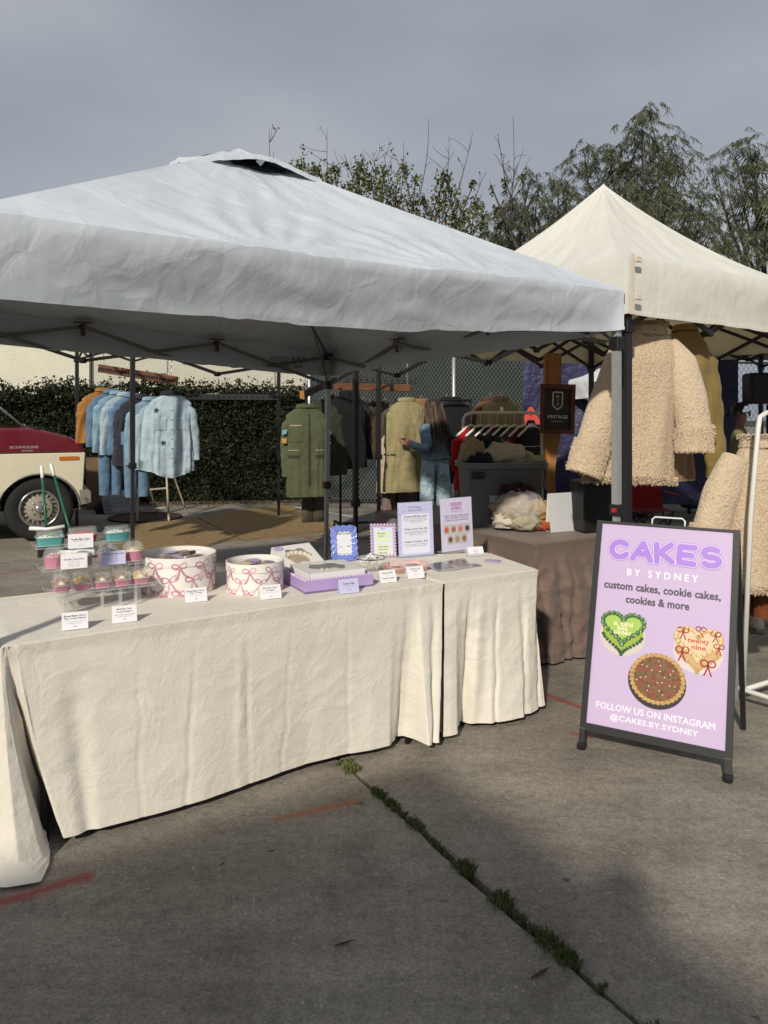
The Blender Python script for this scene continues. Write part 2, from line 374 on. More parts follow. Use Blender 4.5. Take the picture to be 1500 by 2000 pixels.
hedge('long clipped dark green hedge in front of the cream building', V(-8.8, 12.03, 0), V(-.9, 13.1, 0), 1.86, 1.0, 62000, 5)
# leaf litter under the hedge
m = MB(); r_ = random.Random(8); pts = [V(r_.uniform(-6, 2.2), 0, .012+r_.random()*.03) for _ in range(2600)]
for p in pts: p.y = 11.4+(p.x+13.5)*.135-.14-abs(r_.gauss(0, .17))
leafcloud(m, pts, .05, r_, .5, 2.0); m.m = [x for x in m.m]
tag(m.build('leaf_litter', [M('litter_a', (.07, .04, .022), .9), M('litter_b', (.12, .07, .035), .9), M('litter_c', (.05, .035, .025), .9)], None, False), 'brown fallen leaves lying along the foot of the hedge', 'leaves', kind='stuff')

galv = M('galvanised', (.42, .43, .44), .4, .6, var=.1, vs=20)
def fence(label, a, b_, h, mesh=True, posts=4, cell=.06, green=True):
    t = thing('chain_link_fence', label, 'fence', (a+b_)/2); d = b_-a; Ln = d.length; d.normalize(); n = Vector((d.y, -d.x, 0))
    if n.y > 0: n = -n
    for k in range(posts):
        p = a+d*(Ln*k/(posts-1)); m = MB(); m.tube([p+V(0, 0, .0), p+V(0, 0, h+.06)], .032, 8); m.ball(p+V(0, 0, h+.07), .036, 8, 5); m.build('post', galv, t)
    m = MB(); m.tube([a+V(0, 0, h), b_+V(0, 0, h)], .021, 8); m.build('top_rail', galv, t)
    m = MB()
    for sg in (1, -1):
        k = -int(h/cell)-1
        while k*cell < Ln+h:
            # a straight wire at 55 degrees, clipped to the panel
            s0 = k*cell*1.0; pa = None; sl = .72*sg
            lo = 0.05; hi = h; s_at = lambda z: s0+(z*sl if sg > 0 else z*sl+h*.72)
            z0, z1 = lo, hi
            def clip(z0, z1):
                za, zb = z0, z1
                for bound in (0, Ln):
                    zz = (bound-(s0 if sg > 0 else s0+h*.72))/sl
                    if bound == 0: 
                        if sg > 0: za = max(za, zz)
                        else: zb = min(zb, zz)
                    else:
                        if sg > 0: zb = min(zb, zz)
                        else: za = max(za, zz)
                return za, zb
            z0, z1 = clip(z0, z1)
            if z1 > z0+.02:
                m.tube([a+d*s_at(z0)+V(0, 0, z0)+n*.004*sg, a+d*s_at(z1)+V(0, 0, z1)+n*.004*sg], .003, 3, caps=False)
            k += 1
    tag(m.build('wire_mesh', galv, t, False), kind='stuff')
    if green:
        m = MB(); m.grid(lambda u, v: a+d*(u*Ln)-n*(.05+.02*nz3(u*Ln*2, v*2))+V(0, 0, .1+v*(h-.42+.05*nz3(u*Ln*1.3, 3))), int(Ln*8), 12)
        m.build('privacy_screen', M('green_screen', (.014, .026, .022), .8, var=.35, vs=3, bump=.3, bs=200), t)
FA, FB = W(604, 805, 12.9)*1.0, W(1046, 805, 11.4); FA.z = FB.z = 0
fence('tall galvanised chain link fence with dark green screen behind the coats', FA, FB, 2.75, posts=4)
FC = W(1500, 805, 12.8); FC.z = 0; FC.x += 1.5
fence('chain link fence behind the navy banner and the folding chair', FB+V(.12, .1, 0), FC, 2.3, posts=4, cell=.09, green=False)
# low wall and darker yard behind the fence
m = MB(); wallbox(m, V(-.5, 16.5, 0), V(9, 14.8, 0), 0, 1.0, .3); tag(m.build('garden_wall', M('grey_wall', (.16, .15, .14), .9, var=.2, vs=2), None, False), 'low grey wall far behind the chain link fence', 'wall')

# ================================================================== TREES
bark = M('bark', (.075, .055, .04), .9, var=.4, vs=20, bump=.5, bs=40, bd=.01)
twig = M('twig', (.06, .045, .038), .9)
def limb(m, a, b_, r0, r1, r_, bend=.12, n=5):
    pts = []; o = Vector((r_.uniform(-1, 1), r_.uniform(-1, 1), r_.uniform(-.3, .6)))*(b_-a).length*bend
    for i in range(n): t = i/(n-1); pts.append(a.lerp(b_, t)+o*math.sin(math.pi*t))
    m.tube(pts, [lerp(r0, r1, i/(n-1)) for i in range(n)], 6, caps=False); return pts
def broadleaf(label, base, crown, sd, shoots, cl=.17, nl=46):
    """upright street tree: bare whips above clumps of leaves; crown = list of clump centres"""
    r_ = random.Random(sd); t = thing('leafy_tree', label, 'tree', base); m = MB(); top = base+V(0, 0, 2.3); limb(m, base, top, .15, .1, r_); m.build('trunk', bark, t)
    br = MB(); lf = MB(); forks = []
    for k in range(7):
        an = k*.9+r_.random(); q = top+V(math.cos(an)*r_.uniform(.3, 1.2), math.sin(an)*r_.uniform(.2, .8), r_.uniform(.5, 1.3)); limb(br, top, q, .07, .04, r_); forks.append(q)
    for c, s in crown:
        f = min(forks, key=lambda q: (q-c).length); e = limb(br, f, c, .03, .012, r_, .1)
        for k in range(3):
            q = c+V(r_.gauss(0, .3), r_.gauss(0, .2), r_.uniform(.1, .5))*s; limb(br, c, q, .012, .005, r_)
        # leaves hang in strings
        for k in range(int(nl*s*1.5)):
            q = c+V(r_.gauss(0, .2), r_.gauss(0, .2), r_.gauss(0, .24))*s
            leafcloud(lf, [q+V(r_.gauss(0, .025), r_.gauss(0, .025), -j*.045) for j in range(r_.randint(2, 5))], .085, r_, .62, .1)
    for p0, p1 in shoots:
        f = p0; pts = limb(br, f, p1, .012, .004, r_, .04, 7)
        for k in range(r_.randint(1, 5)):
            i = r_.randint(2, 5); q = pts[i]+V(r_.gauss(0, .22), r_.gauss(0, .1), r_.uniform(.12, .4)); limb(br, pts[i], q, .006, .003, r_)
            if r_.random() < .4: leafcloud(lf, [q+V(r_.gauss(0, .03), 0, -.03*j) for j in range(3)], .07, r_, .6, .1)
    br.build('branches', twig, t); tag(lf.build('crown', [M('bl_a', (.06, .075, .018), .5), M('bl_b', (.11, .125, .03), .5), M('bl_c', (.085, .06, .022), .6)], t, False), kind='stuff')
r_ = random.Random(21)
def clumps(pts, D, sp): return [(W(x, y, D+r_.uniform(-sp, sp)), s) for x, y, s in pts]
c1 = clumps([(588, 325, .55), (602, 350, .6), (622, 335, .5), (640, 360, .55), (652, 330, .25), (575, 340, .4), (668, 385, .5), (610, 390, .9), (640, 420, .8)], 15.5, .6)
broadleaf('small light green tree peeking over the ridge of the white tent', V(W(620, 0, 15.5).x, 15.5, 0), c1, 4, [(W(640, 390, 15.5), W(639, 252, 15.5)), (W(528, 420, 15.5), W(526, 252, 15.5)), (W(536, 420, 15.5), W(534, 296, 15.5)), (W(655, 385, 15.5), W(668, 318, 15.5))])
c2 = clumps([(705, 318, .35), (700, 350, .6), (725, 345, .55), (748, 335, .4), (735, 375, .8), (760, 372, .7), (788, 330, .35), (700, 385, .7), (680, 365, .5), (775, 395, .8), (812, 350, .3), (805, 405, .8), (835, 400, .6), (870, 342, .35), (872, 372, .6), (850, 425, .9), (880, 400, .8), (900, 415, .7), (930, 405, .5), (905, 440, .9), (925, 360, .2), (942, 430, .5), (720, 420, 1.0), (790, 440, 1.), (880, 455, .9)], 16.5, .9)
sh2 = [((780, 400), (788, 278)), ((820, 380), (837, 232)), ((850, 370), (887, 295)), ((895, 370), (923, 258)), ((760, 360), (748, 300)), ((735, 350), (727, 296)), ((870, 390), (878, 274)), ((925, 400), (950, 335)), ((800, 380), (770, 300)), ((690, 350), (672, 300))]
broadleaf('half bare broadleaf tree with yellow green leaves behind the tent roofs', V(W(820, 0, 16.5).x, 16.5, 0), c2, 9, [(W(*a, 16.5), W(*b, 16.5)) for a, b in sh2])
sh3 = [((988, 480), (1002, 228)), ((990, 380), (972, 262)), ((990, 400), (1035, 308)), ((992, 350), (966, 300)), ((990, 430), (1022, 292)), ((985, 420), (955, 350))]
broadleaf('nearly bare spindly tree rising left of the cream tent peak', V(W(990, 0, 15.8).x, 15.8, 0), clumps([(985, 350, .12), (970, 410, .2), (960, 365, .1), (1020, 345, .08), (975, 440, .3)], 15.8, .3), 12, [(W(*a, 15.8), W(*b, 15.8)) for a, b in sh3])
def feathery(label, base, heads, sd, D, trunk_r=.2):
    """drooping fine leaved tree; heads = (px, py, spread) where strings of leaves hang from"""
    r_ = random.Random(sd); t = thing('feathery_tree', label, 'tree', base); m = MB(); top = base+V(0, 0, 3.0); limb(m, base, top, trunk_r, trunk_r*.6, r_); m.build('trunk', bark, t)
    br = MB(); lf = MB()
    for px, py, s, n in heads:
        c = W(px, py, D+r_.uniform(-1.2, 1.2)); pts = limb(br, top+V(r_.gauss(0, .3), r_.gauss(0, .3), r_.uniform(-.3, .8)), c, .06, .008, r_, .1, 7)
        for k in range(int(n*1.6)):
            a = c+V(r_.gauss(0, .34), r_.gauss(0, .34), r_.gauss(0, .2))*s
            if r_.random() < .35: a = pts[r_.randint(3, 6)]+V(r_.gauss(0, .1), r_.gauss(0, .1), r_.gauss(0, .1))
            an = r_.uniform(0, 6.28); out = V(math.cos(an), math.sin(an)*.8, r_.uniform(-.1, .7)); ln = r_.uniform(.3, .7)*(.6+.4*s)
            ps = [a+out*ln*u*.8+V(0, 0, -ln*.75*u*u) for u in (0, .2, .4, .6, .8, 1)]
            br.tube(ps, [.005]*5+[.002], 3, caps=False)
            for i in range(1, 6):
                for j in range(r_.randint(4, 6)):
                    p = ps[i-1].lerp(ps[i], r_.random()); dr = V(r_.gauss(0, .5), r_.gauss(0, .5), -1.0)+out*.45; dr.normalize(); l = r_.uniform(.1, .21); wv = dr.cross(V(r_.gauss(0, 1), r_.gauss(0, 1), .2)).normalized()*.0085
                    lf.cm = r_.choice((0, 0, 1, 1, 2)); lf.add([p, p+dr*l*.45+wv, p+dr*l, p+dr*l*.45-wv], [(0, 1, 2, 3)])
    br.build('branches', twig, t); tag(lf.build('crown', [M('fl_a', (.042, .056, .024), .6), M('fl_b', (.07, .086, .036), .6), M('fl_c', (.11, .12, .06), .6)], t, False), kind='stuff')
h1 = [(1265, 215, .35, 10), (1255, 245, .5, 16), (1245, 275, .6, 20), (1140, 290, .5, 14), (1190, 300, .7, 18), (1120, 320, .5, 12), (1210, 330, .9, 30), (1245, 330, 1., 36), (1290, 300, .7, 16), (1320, 270, .4, 8), (1300, 340, .9, 26), (1335, 310, .5, 10), (1260, 380, 1.1, 40), (1200, 370, .9, 26), (1320, 390, .9, 24), (1290, 420, 1.1, 36), (1340, 430, .9, 22), (1370, 400, .7, 14), (1230, 430, 1.0, 26), (1390, 450, .9, 20), (1420, 480, .9, 20), (1350, 470, 1.0, 26), (1440, 500, .9, 18)]
feathery('tall feathery drooping tree directly behind the cream tent peak', V(W(1250, 0, 16).x, 16, 0), h1, 31, 16)
h2 = [(1040, 340, .5, 10), (1000, 400, .6, 14), (1050, 370, .7, 18), (1090, 360, .6, 14), (1030, 420, .9, 28), (1080, 410, .9, 28), (1120, 400, .8, 20), (990, 440, .8, 22), (1010, 470, 1., 30), (1060, 450, 1., 30), (1110, 440, .9, 22), (970, 470, .8, 18), (950, 450, .6, 10), (1150, 420, .8, 14)]
feathery('lower feathery tree between the bare tree and the cream tent', V(W(1050, 0, 17).x, 17, 0), h2, 33, 17)
h3 = [(1460, 270, .5, 10), (1430, 290, .5, 10), (1400, 330, .5, 10), (1440, 330, .6, 12), (1480, 300, .6, 10), (1420, 370, .6, 12), (1470, 370, .8, 16), (1510, 340, .8, 16), (1450, 420, .7, 12), (1500, 420, 1., 20), (1480, 460, .9, 16), (1540, 400, 1, 20), (1400, 420, .5, 8)]
feathery('thin feathery tree at the right edge above the tents', V(W(1490, 0, 18).x+.6, 18, 0), h3, 35, 18)
# fan palm at the right edge
t = thing('palm_tree', 'fan palm with hanging fronds at the right edge of the sky', 'tree', V(W(1530, 0, 17.2).x, 17.2, 0)); m = MB(); pb = V(W(1530, 0, 17.2).x, 17.2, 0); m.tube([pb, pb+V(.05, 0, 3), pb+V(0, 0, 6.3)], [.2, .17, .15], 9); m.build('trunk', bark, t)
r_ = random.Random(2); pc = W(1530, 345, 17.2); frm = M('palm_frond', (.075, .085, .03), .6, var=.4, vs=3)
for k in range(17):
    an = k*.75+r_.random()*.4; el = r_.uniform(-1.0, .9); d = V(math.cos(an)*math.cos(el), math.sin(an)*math.cos(el), math.sin(el)); e = pc+d*.7; m = MB(); m.tube([pc, e], .014, 4)
    sd_ = d.cross(V(0, 0, 1)).normalized(); upd = sd_.cross(d)
    for j in range(15):
        b = (j-7)*.17; dd = (d*math.cos(b)+sd_*math.sin(b)); tip = e+dd*.75+V(0, 0, -.32); mid = e+dd*.42; wv = dd.cross(upd).normalized()*.022; m.add([e, mid+wv, tip, mid-wv], [(0, 1, 2, 3)])
    m.build('frond', frm, t, False)
# ================================================================== TENTS
def fabric(name, col, rough=.5, folds=.5, transl=0.0, sc=1.0):
    """woven canopy cloth: fine weave, creases in several directions"""
    m = bpy.data.materials.new(name); m.use_nodes = True; nt = m.node_tree; N = nt.nodes; L = nt.links; b = N['Principled BSDF']
    b.inputs['Base Color'].default_value = (*col, 1); b.inputs['Roughness'].default_value = rough; b.inputs['Specular IOR Level'].default_value = .35
    tc = N.new('ShaderNodeTexCoord'); prev = None
    for rot, scl, s, d, k in (((0, 0, R(30)), (1.2, 9, 3), 1.6*sc, .022, folds), ((0, R(20), R(-35)), (9, 1.4, 3), 1.3*sc, .018, folds), ((0, 0, R(75)), (3, 14, 4), 2.2*sc, .004, folds*.4), ((0, 0, 0), (1, 1, 1), 6*sc, .012, folds*.6), ((0, 0, 0), (1, 1, 1), 420, .0006, .3)):
        mp = N.new('ShaderNodeMapping'); mp.inputs['Rotation'].default_value = rot; mp.inputs['Scale'].default_value = scl; L.new(tc.outputs['Object'], mp.inputs[0])
        n = N.new('ShaderNodeTexNoise'); n.inputs['Scale'].default_value = s; n.inputs['Detail'].default_value = 3; n.inputs['Distortion'].default_value = .6; L.new(mp.outputs[0], n.inputs['Vector'])
        a = N.new('ShaderNodeMath'); a.operation = 'SUBTRACT'; L.new(n.outputs['Fac'], a.inputs[0]); a.inputs[1].default_value = .5
        ab = N.new('ShaderNodeMath'); ab.operation = 'ABSOLUTE'; L.new(a.outputs[0], ab.inputs[0])
        u = N.new('ShaderNodeBump'); u.inputs['Strength'].default_value = k*.5; u.inputs['Distance'].default_value = d; L.new(ab.outputs[0], u.inputs['Height'])
        if prev: L.new(prev, u.inputs['Normal'])
        prev = u.outputs[0]
    wn = N.new('ShaderNodeTexNoise'); wn.inputs['Scale'].default_value = 3.5; L.new(tc.outputs['Object'], wn.inputs['Vector'])
    for vs_, dd in ((1.9, .05), (4.6, .022)):
        wm_ = N.new('ShaderNodeMixRGB'); wm_.blend_type = 'ADD'; wm_.inputs[0].default_value = .35; L.new(tc.outputs['Object'], wm_.inputs[1]); L.new(wn.outputs['Color'], wm_.inputs[2])
        vo = N.new('ShaderNodeTexVoronoi'); vo.feature = 'F2'; vo.inputs['Scale'].default_value = vs_; L.new(wm_.outputs[0], vo.inputs['Vector'])
        u = N.new('ShaderNodeBump'); u.inputs['Strength'].default_value = folds*1.1; u.inputs['Distance'].default_value = dd; L.new(vo.outputs['Distance'], u.inputs['Height']); L.new(prev, u.inputs['Normal']); prev = u.outputs[0]
    L.new(prev, b.inputs['Normal'])
    n = N.new('ShaderNodeTexNoise'); n.inputs['Scale'].default_value = 2.5; n.inputs['Detail'].default_value = 5; L.new(tc.outputs['Object'], n.inputs['Vector'])
    r = N.new('ShaderNodeValToRGB'); e = r.color_ramp.elements; e[0].position = .3; e[1].position = .65; e[0].color = (*[x*.93 for x in col], 1); e[1].color = (*col, 1); L.new(n.outputs['Fac'], r.inputs[0]); L.new(r.outputs[0], b.inputs['Base Color'])
    if transl:
        tr = N.new('ShaderNodeBsdfTranslucent'); tr.inputs[0].default_value = (.74, .60, .33, 1); L.new(prev, tr.inputs['Normal']); mx = N.new('ShaderNodeMixShader'); mx.inputs[0].default_value = transl
        L.new(b.outputs[0], mx.inputs[1]); L.new(tr.outputs[0], mx.inputs[2]); L.new(mx.outputs[0], N['Material Output'].inputs[0])
    return m
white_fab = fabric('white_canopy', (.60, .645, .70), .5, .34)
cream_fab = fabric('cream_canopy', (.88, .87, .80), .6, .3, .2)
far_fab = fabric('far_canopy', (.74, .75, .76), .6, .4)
def tent_geo(C, peak, p=1.0, sag=.03, val=.22, fab=None, root=None, wr=.010, hole=0.0, vb=None, res=44, bulge=.0, name='canopy', seed=0.0, inset=.05):
    """C = corner eaves FR, FL, RL, RR (3d), canopy as four faces plus valance"""
    m = MB()
    for k in range(4):
        a, b_ = C[k], C[(k+1) % 4]; ctr = (a+b_)/2; n = (b_-a).cross(V(0, 0, 1)).normalized()
        if n.dot(ctr-peak) < 0: n = -n
        L_ = (b_-a).length
        def roof(u, v, a=a, b_=b_, n=n, k=k, L_=L_):
            t = hole+(1-hole)*v; e = a.lerp(b_, u); P = peak.lerp(e, t)
            P.z = e.z+(peak.z-e.z)*(1-t)**p
            edge = math.sin(math.pi*u)
            P.z -= sag*edge*math.sin(math.pi*min(1, t*.95))
            # radiating tension folds from the truss supports
            fold = 0
            for su in (1/3, 2/3):
                du = (u-su)*L_; dv = (1-t)*1.9; an = math.atan2(du, dv+.05); rr = math.hypot(du, dv)
                fold += math.sin(an*16+3*nz3(u*3, v*2, k+seed))*math.exp(-rr*1.5)*min(1, rr*4)
            fold += .9*nz3(u*L_*1.6, t*5+k*9+seed, 1.3)+.35*nz3(u*L_*5, t*9, k*7+seed)+.1*nz3(u*L_*14, t*4, k*3+seed)
            P += n*wr*.25*fold*edge**.3+V(0, 0, wr*fold*edge**.3)
            return P
        m.grid(roof, res, max(10, int(res*.7)))
        hv = vb[k] if vb else (val, val)
        def vald(u, v, a=a, b_=b_, n=n, k=k, L_=L_, hv=hv):
            e = a.lerp(b_, u); e = roof(u, 1.0); h = lerp(hv[0], hv[1], u); edge = math.sin(math.pi*u)**.5
            o = edge*(.010+.016*math.sin(math.pi*min(1, v*1.25))*(.6+nz3(u*L_*1.3, k*5+seed))+.008*nz3(u*L_*5+v*2, v*2.2, k+seed)+.003*nz3(u*L_*13-v*5, v*5, k+seed))*(1 if v > 0 else 0)-inset*v*edge
            dz = h*v+.012*edge*math.sin(u*5+k)*v+ .02*edge*v
            return e+n*(o*(v > 0)+.012*v*0)-V(0, 0, dz)
        m.grid(vald, res, 12); m.grid(lambda u, v: vald(u, .93+.075*v)+n*.004, res, 3)
    return m.build(name, fab, root)
def leg(root, top, bot, zl, mat, w1=.036, w2=.028, clip=True, yaw=.6, sl=None, foot=True):
    d = bot-top; f = (top.z-zl)/(top.z-bot.z); mid = top+d*f
    m = MB(); m.tube([top, mid], w1*.7, 4, upv=(math.cos(yaw), math.sin(yaw), 0)); o = m.build('leg', mat, root, False)
    m = MB(); m.tube([mid+V(0, 0, .002), bot+V(0, 0, .01)], w2*.7, 4, upv=(math.cos(yaw), math.sin(yaw), 0)); m.build('inner_leg', mat, o, False)
    if foot: m = MB(); m.box(bot+V(0, 0, .005), (.1, .1, .01), yaw); m.build('foot_plate', mat, o, False)
    if clip:
        m = MB(); m.box(mid, (w1*1.5, w1*1.5, .06), yaw, bev=.004); m.build('lock_collar', blackp, o, False)
        m = MB(); m.box(mid+rotz((-.035, -.012, 0), yaw), (.022, .02, .025), yaw, bev=.004); m.build('lock_button', redp if mat is steel else blackp, o, False)
    if sl:
        s = top+d*((top.z-sl)/(top.z-bot.z)); m = MB(); m.box(s, (w1*1.6, w1*1.6, .07), yaw, bev=.004); m.build('sliding_bracket', blackp, o, False)
        m = MB(); m.box(top, (w1*1.7, w1*1.7, .06), yaw, bev=.004); m.build('corner_bracket', blackp, o, False)
    return o
def truss(root, a, b_, zt, zb, n, mat, r=.011, inset=V(0, 0, 0), strap=False):
    """scissor pairs between two legs; zt/zb are (start, end) heights"""
    P = lambda s, z: V(*(a.lerp(b_, s)+inset).xy, lerp(z[0], z[1], s))
    d = (b_-a).normalized(); nn = V(-d.y, d.x, 0)*.012
    for k in range(n):
        s0, s1 = k/n, (k+1)/n
        for q, (z0, z1) in enumerate(((zt, zb), (zb, zt))):
            m = MB(); sg = 1 if q else -1; m.tube([P(s0, z0)+nn*sg, P(s1, z1)+nn*sg], r, 4, flat=1.5); m.build('truss_bar', mat, root, False)
        c = (P(s0, zt)+P(s1, zb)+P(s0, zb)+P(s1, zt))/4; m = MB(); m.ball(c, .016, 8, 5); m.build('pivot', blackp, root)
    for k in range(1, n):
        for z, w_ in ((zt, .05), (zb, .045)):
            m = MB(); m.box(P(k/n, z), (w_, .035, .035), math.atan2(d.y, d.x), bev=.006); m.build('truss_joint', blackp, root, False)
        if strap:
            m = MB(); q = P(k/n, zt); m.box(q+V(0, 0, .028), (.11, .05, .006), math.atan2(d.y, d.x)); m.box(q+V(0, 0, -.04), (.03, .004, .05), math.atan2(d.y, d.x)); m.build('support_pad', M('maroon_strap', (.09, .04, .035), .7), root, False)
# ---- the white tent of the cake stall
FRp, th, S = V(1.214, 4.01, 0), .607, 2.948
dl, dr = V(-math.cos(th), -math.sin(th), 0), V(-math.sin(th), math.cos(th), 0)
FLp, RRp = FRp+dl*S, FRp+dr*S; RLp = FLp+dr*S
wt = thing('canopy_tent', 'large white pop-up canopy tent with roof vent over the cake tables', 'canopy tent', (FRp+RLp)/2)
ov = .055
eFR, eFL, eRL, eRR = [q+(q-(FRp+RLp)/2)*ov+V(0, 0, z) for q, z in ((FRp, 2.14), (FLp, 2.10), (RLp, 2.20), (RRp, 2.02))]
eFR.x = FRp.x+.03; eFR.y = FRp.y-.03
PK = V(-.836, 4.38, 3.0)
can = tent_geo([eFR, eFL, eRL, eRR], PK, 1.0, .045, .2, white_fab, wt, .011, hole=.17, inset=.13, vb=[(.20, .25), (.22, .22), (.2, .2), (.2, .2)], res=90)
# hem stitching along the front valance
# vent cap on top: a smaller pyramid that overhangs the opening
cc = []
for q, z in ((eFR, 0), (eFL, 0), (eRL, 0), (eRR, 0)): cc.append(PK.lerp(q, .235)+V(0, 0, .012))
PKc = PK+V(0, 0, .012)
def capf(k):
    a, b_ = cc[k], cc[(k+1) % 4]
    def f(u, v):
        e = a.lerp(b_, u); P = PKc.lerp(e, v); P.z += .07*math.sin(math.pi*u)**1.6*v*v + .008*nz3(u*4, v*3, k)+.006*nz3(u*11, v*5, k); return P
    return f
m = MB()
for k in range(4): m.grid(capf(k), 28, 14)
for k in range(4):
    f = capf(k); m.grid(lambda u, v: f(u, 1)+V(0, 0, -.028*v)+(f(u, 1)-PKc)*V(1, 1, 0)*.01*v, 28, 3)
capo = m.build('vent_cap', white_fab, wt)
m = MB()
for k in range(4):
    a = PK.lerp([eFR, eFL, eRL, eRR][k], .19); b_ = PK.lerp([eFR, eFL, eRL, eRR][(k+1) % 4], .19); tpk = PK+V(0, 0, -.01)
    m.grid(lambda u, v: tpk.lerp(a.lerp(b_, u), v)-V(0, 0, .012), 6, 6)
m.build('vent_mesh', M('vent_net', (.025, .027, .03), .8, bump=.4, bs=400), wt)
f = capf(0); p0 = f(.5, .98); p1 = PK.lerp(eFR.lerp(eFL, .52), .205)+V(0, 0, .02); m = MB(); m.strip([p0, p0.lerp(p1, .5)+V(.01, -.01, 0), p1], .035, V(.5, -.8, .2)); m.build('vent_strap', white_fab, wt)
hs = {'FR': (2.10, 1.868), 'RR': (1.973, 1.737), 'RL': (2.165, 1.93), 'FL': (2.06, 1.83)}
for nm, q in (('FR', FRp), ('FL', FLp), ('RL', RLp), ('RR', RRp)):
    zt, zb = hs[nm]; bot = V(q.x, q.y, 0)
    if nm == 'FL': q = V(-1.41, 2.27, 0); bot = V(-1.45, 2.25, 0)
    if nm == 'RR': bot = T(637, 1130)*0+V((636-750)/F*6.43, 6.43, 0)
    leg(wt, V(q.x, q.y, zt), bot, {'FR': 1.0, 'RR': .90}.get(nm, .95), steel, yaw=th, sl=zb)
wsteel = M('truss_steel_shaded', (.17, .17, .165), .5, .3, .1, 30)  # same steel as the legs, with the canopy shade put into its colour
for a, b_, ka, kb in ((FRp, RRp, 'FR', 'RR'), (RLp, RRp, 'RL', 'RR'), (FLp, FRp, 'FL', 'FR'), (FLp, RLp, 'FL', 'RL')):
    if (ka, kb) == ('FL', 'FR'):
        truss(wt, a, b_, (hs[ka][0]+.03, hs[kb][0]), (hs[ka][1]+.1, hs[kb][1]+.06), 3, wsteel, inset=dr*.17)
    else: truss(wt, a, b_, (hs[ka][0], hs[kb][0]), (hs[ka][1], hs[kb][1]), 3, wsteel, strap=True)
for nm, q in (('FR', FRp), ('FL', FLp), ('RL', RLp), ('RR', RRp)):      # roof poles
    a = V(q.x, q.y, hs[nm][0]); e = PK-V(0, 0, .1); k = a.lerp(e, .45)-V(0, 0, .05); m = MB(); m.tube([a, k, e], .012, 6); m.build('roof_pole', wsteel, wt)
    m = MB(); m.tube([V(q.x, q.y, hs[nm][1]), a.lerp(e, .22)-V(0, 0, .03)], .009, 5); m.build('roof_brace', wsteel, wt)
m = MB(); m.lathe([(.05, -.03), (.06, 0), (.05, .03)], PK-V(0, 0, .11), 10, cap0=True, cap1=True); m.build('hub', blackp, wt)
for u_, zz in ((.62, 1.945), (.28, 1.985)):                             # rolled ties hanging under the front edge
    q = FRp.lerp(FLp, u_); q = V(q.x, q.y, zz)+dr*.06; m = MB(); m.ball(q, .022, 8, 5, (1.2, .7, .8)); m.ball(q+dl*.035, .016, 8, 5); m.build('tie', blackp, wt)
# printed mark inside the back wall of the canopy
q0 = RRp.lerp(RLp, .125)-dr*.03; X = frame(V(q0.x, q0.y, 1.915), -dl, V(0, 0, 1)); X2 = X @ Matrix.Rotation(math.pi, 4, 'Y')
m = MB(); mk = M('printed_mark', (.13, .13, .135), .6); put_text(m, 'CROWN', X2 @ Matrix.Translation((.10, .025, .0)), width=.16, height=.035, off=.02); put_text(m, 'SHADES', X2 @ Matrix.Translation((.10, -.02, .0)), width=.16, height=.035, off=.02)
put_text(m, 'W', X2 @ Matrix.Translation((-.07, .015, 0)), width=.13, height=.06, off=.03); m.poly([X2 @ V(x, y, 0) for x, y in ((-.11, -.03), (-.03, -.03), (-.03, -.042), (-.11, -.042))]); m.build('printed_mark', mk, wt, False)

# ---- the cream tent of the vintage stall, next to it
def popup(label, FL, yaw, side, zev, zpk, p, fab, mat, val, zl=.7, n=2, sag=.05, seed=0., res=40, slider=.3, legs=True, cap=None, cover=True, wr=.008, tb=.013, name='canopy_tent'):
    ux, uy = V(math.cos(yaw), math.sin(yaw), 0), V(-math.sin(yaw), math.cos(yaw), 0)
    FR, RL = FL+ux*side, FL+uy*side; RR = FR+uy*side; c = (FL+RR)/2; root = thing(name, label, 'canopy tent', c)
    if cover: tent_geo([q+(q-c)*.035+V(0, 0, zev) for q in (FR, FL, RL, RR)], c+V(0, 0, zpk), p, sag, val, fab, root, wr, res=res, seed=seed, inset=.012)
    if legs:
        for q in (FL, FR, RL, RR): leg(root, q+V(0, 0, zev-.07), q, zl, mat, .042, .032, yaw=yaw, sl=zev-slider, clip=True)
        for a, b_ in ((FL, FR), (FR, RR), (RL, RR), (FL, RL)): truss(root, a, b_, (zev-.06, zev-.06), (zev-slider, zev-slider), n*2, mat, tb)
        m = MB(); m.tube([c+V(0, 0, zpk-.04), c+V(0, 0, zev-.1)], .022, 6); m.build('centre_pole', mat, root)
        for a, b_ in (((FL+FR)/2, (RL+RR)/2), ((FL+RL)/2, (FR+RR)/2)):
            truss(root, a, b_, (zev-.06, zev-.06), (zev-slider, zev-slider), n*2, mat, tb)
    return root, FL, FR, RL, RR
FLc = V((1224-750)/F*4.3, 4.3, 0); yc = .567
ct, cFL, cFR, cRL, cRR = popup('cream white peaked canopy tent over the coat stall', FLc, yc, 3.0, 2.37, 3.40, 1.75, cream_fab, dark_steel, .315, .70, 2, .03, 4.0, 56, .38)
# corner webbing and velcro tabs on its front corner
m = MB(); q = FLc+V(.0, -.102, 0); webm = M('webbing', (.66, .6, .5), .8, bump=.3, bs=300); m.box(q+V(0, 0, 2.21), (.028, .008, .33), yc); m.build('corner_webbing', webm, ct, False)
for z in (2.345, 2.14): m = MB(); m.box(q+V(.03, -.006, z), (.05, .012, .035), yc, bev=.004); m.build('velcro_tab', webm, ct, False)
# ---- black framed tent behind (its racks carry the jackets)
bt, bFL, bFR, bRL, bRR = popup('bare black canopy frame without cover behind the white tent', V(-2.39, 7.3, 0), .56, 2.75, 2.45, 3.0, 1.1, far_fab, dark_steel, .16, 1.0, 2, .02, 9.0, 30, .28, cover=False)
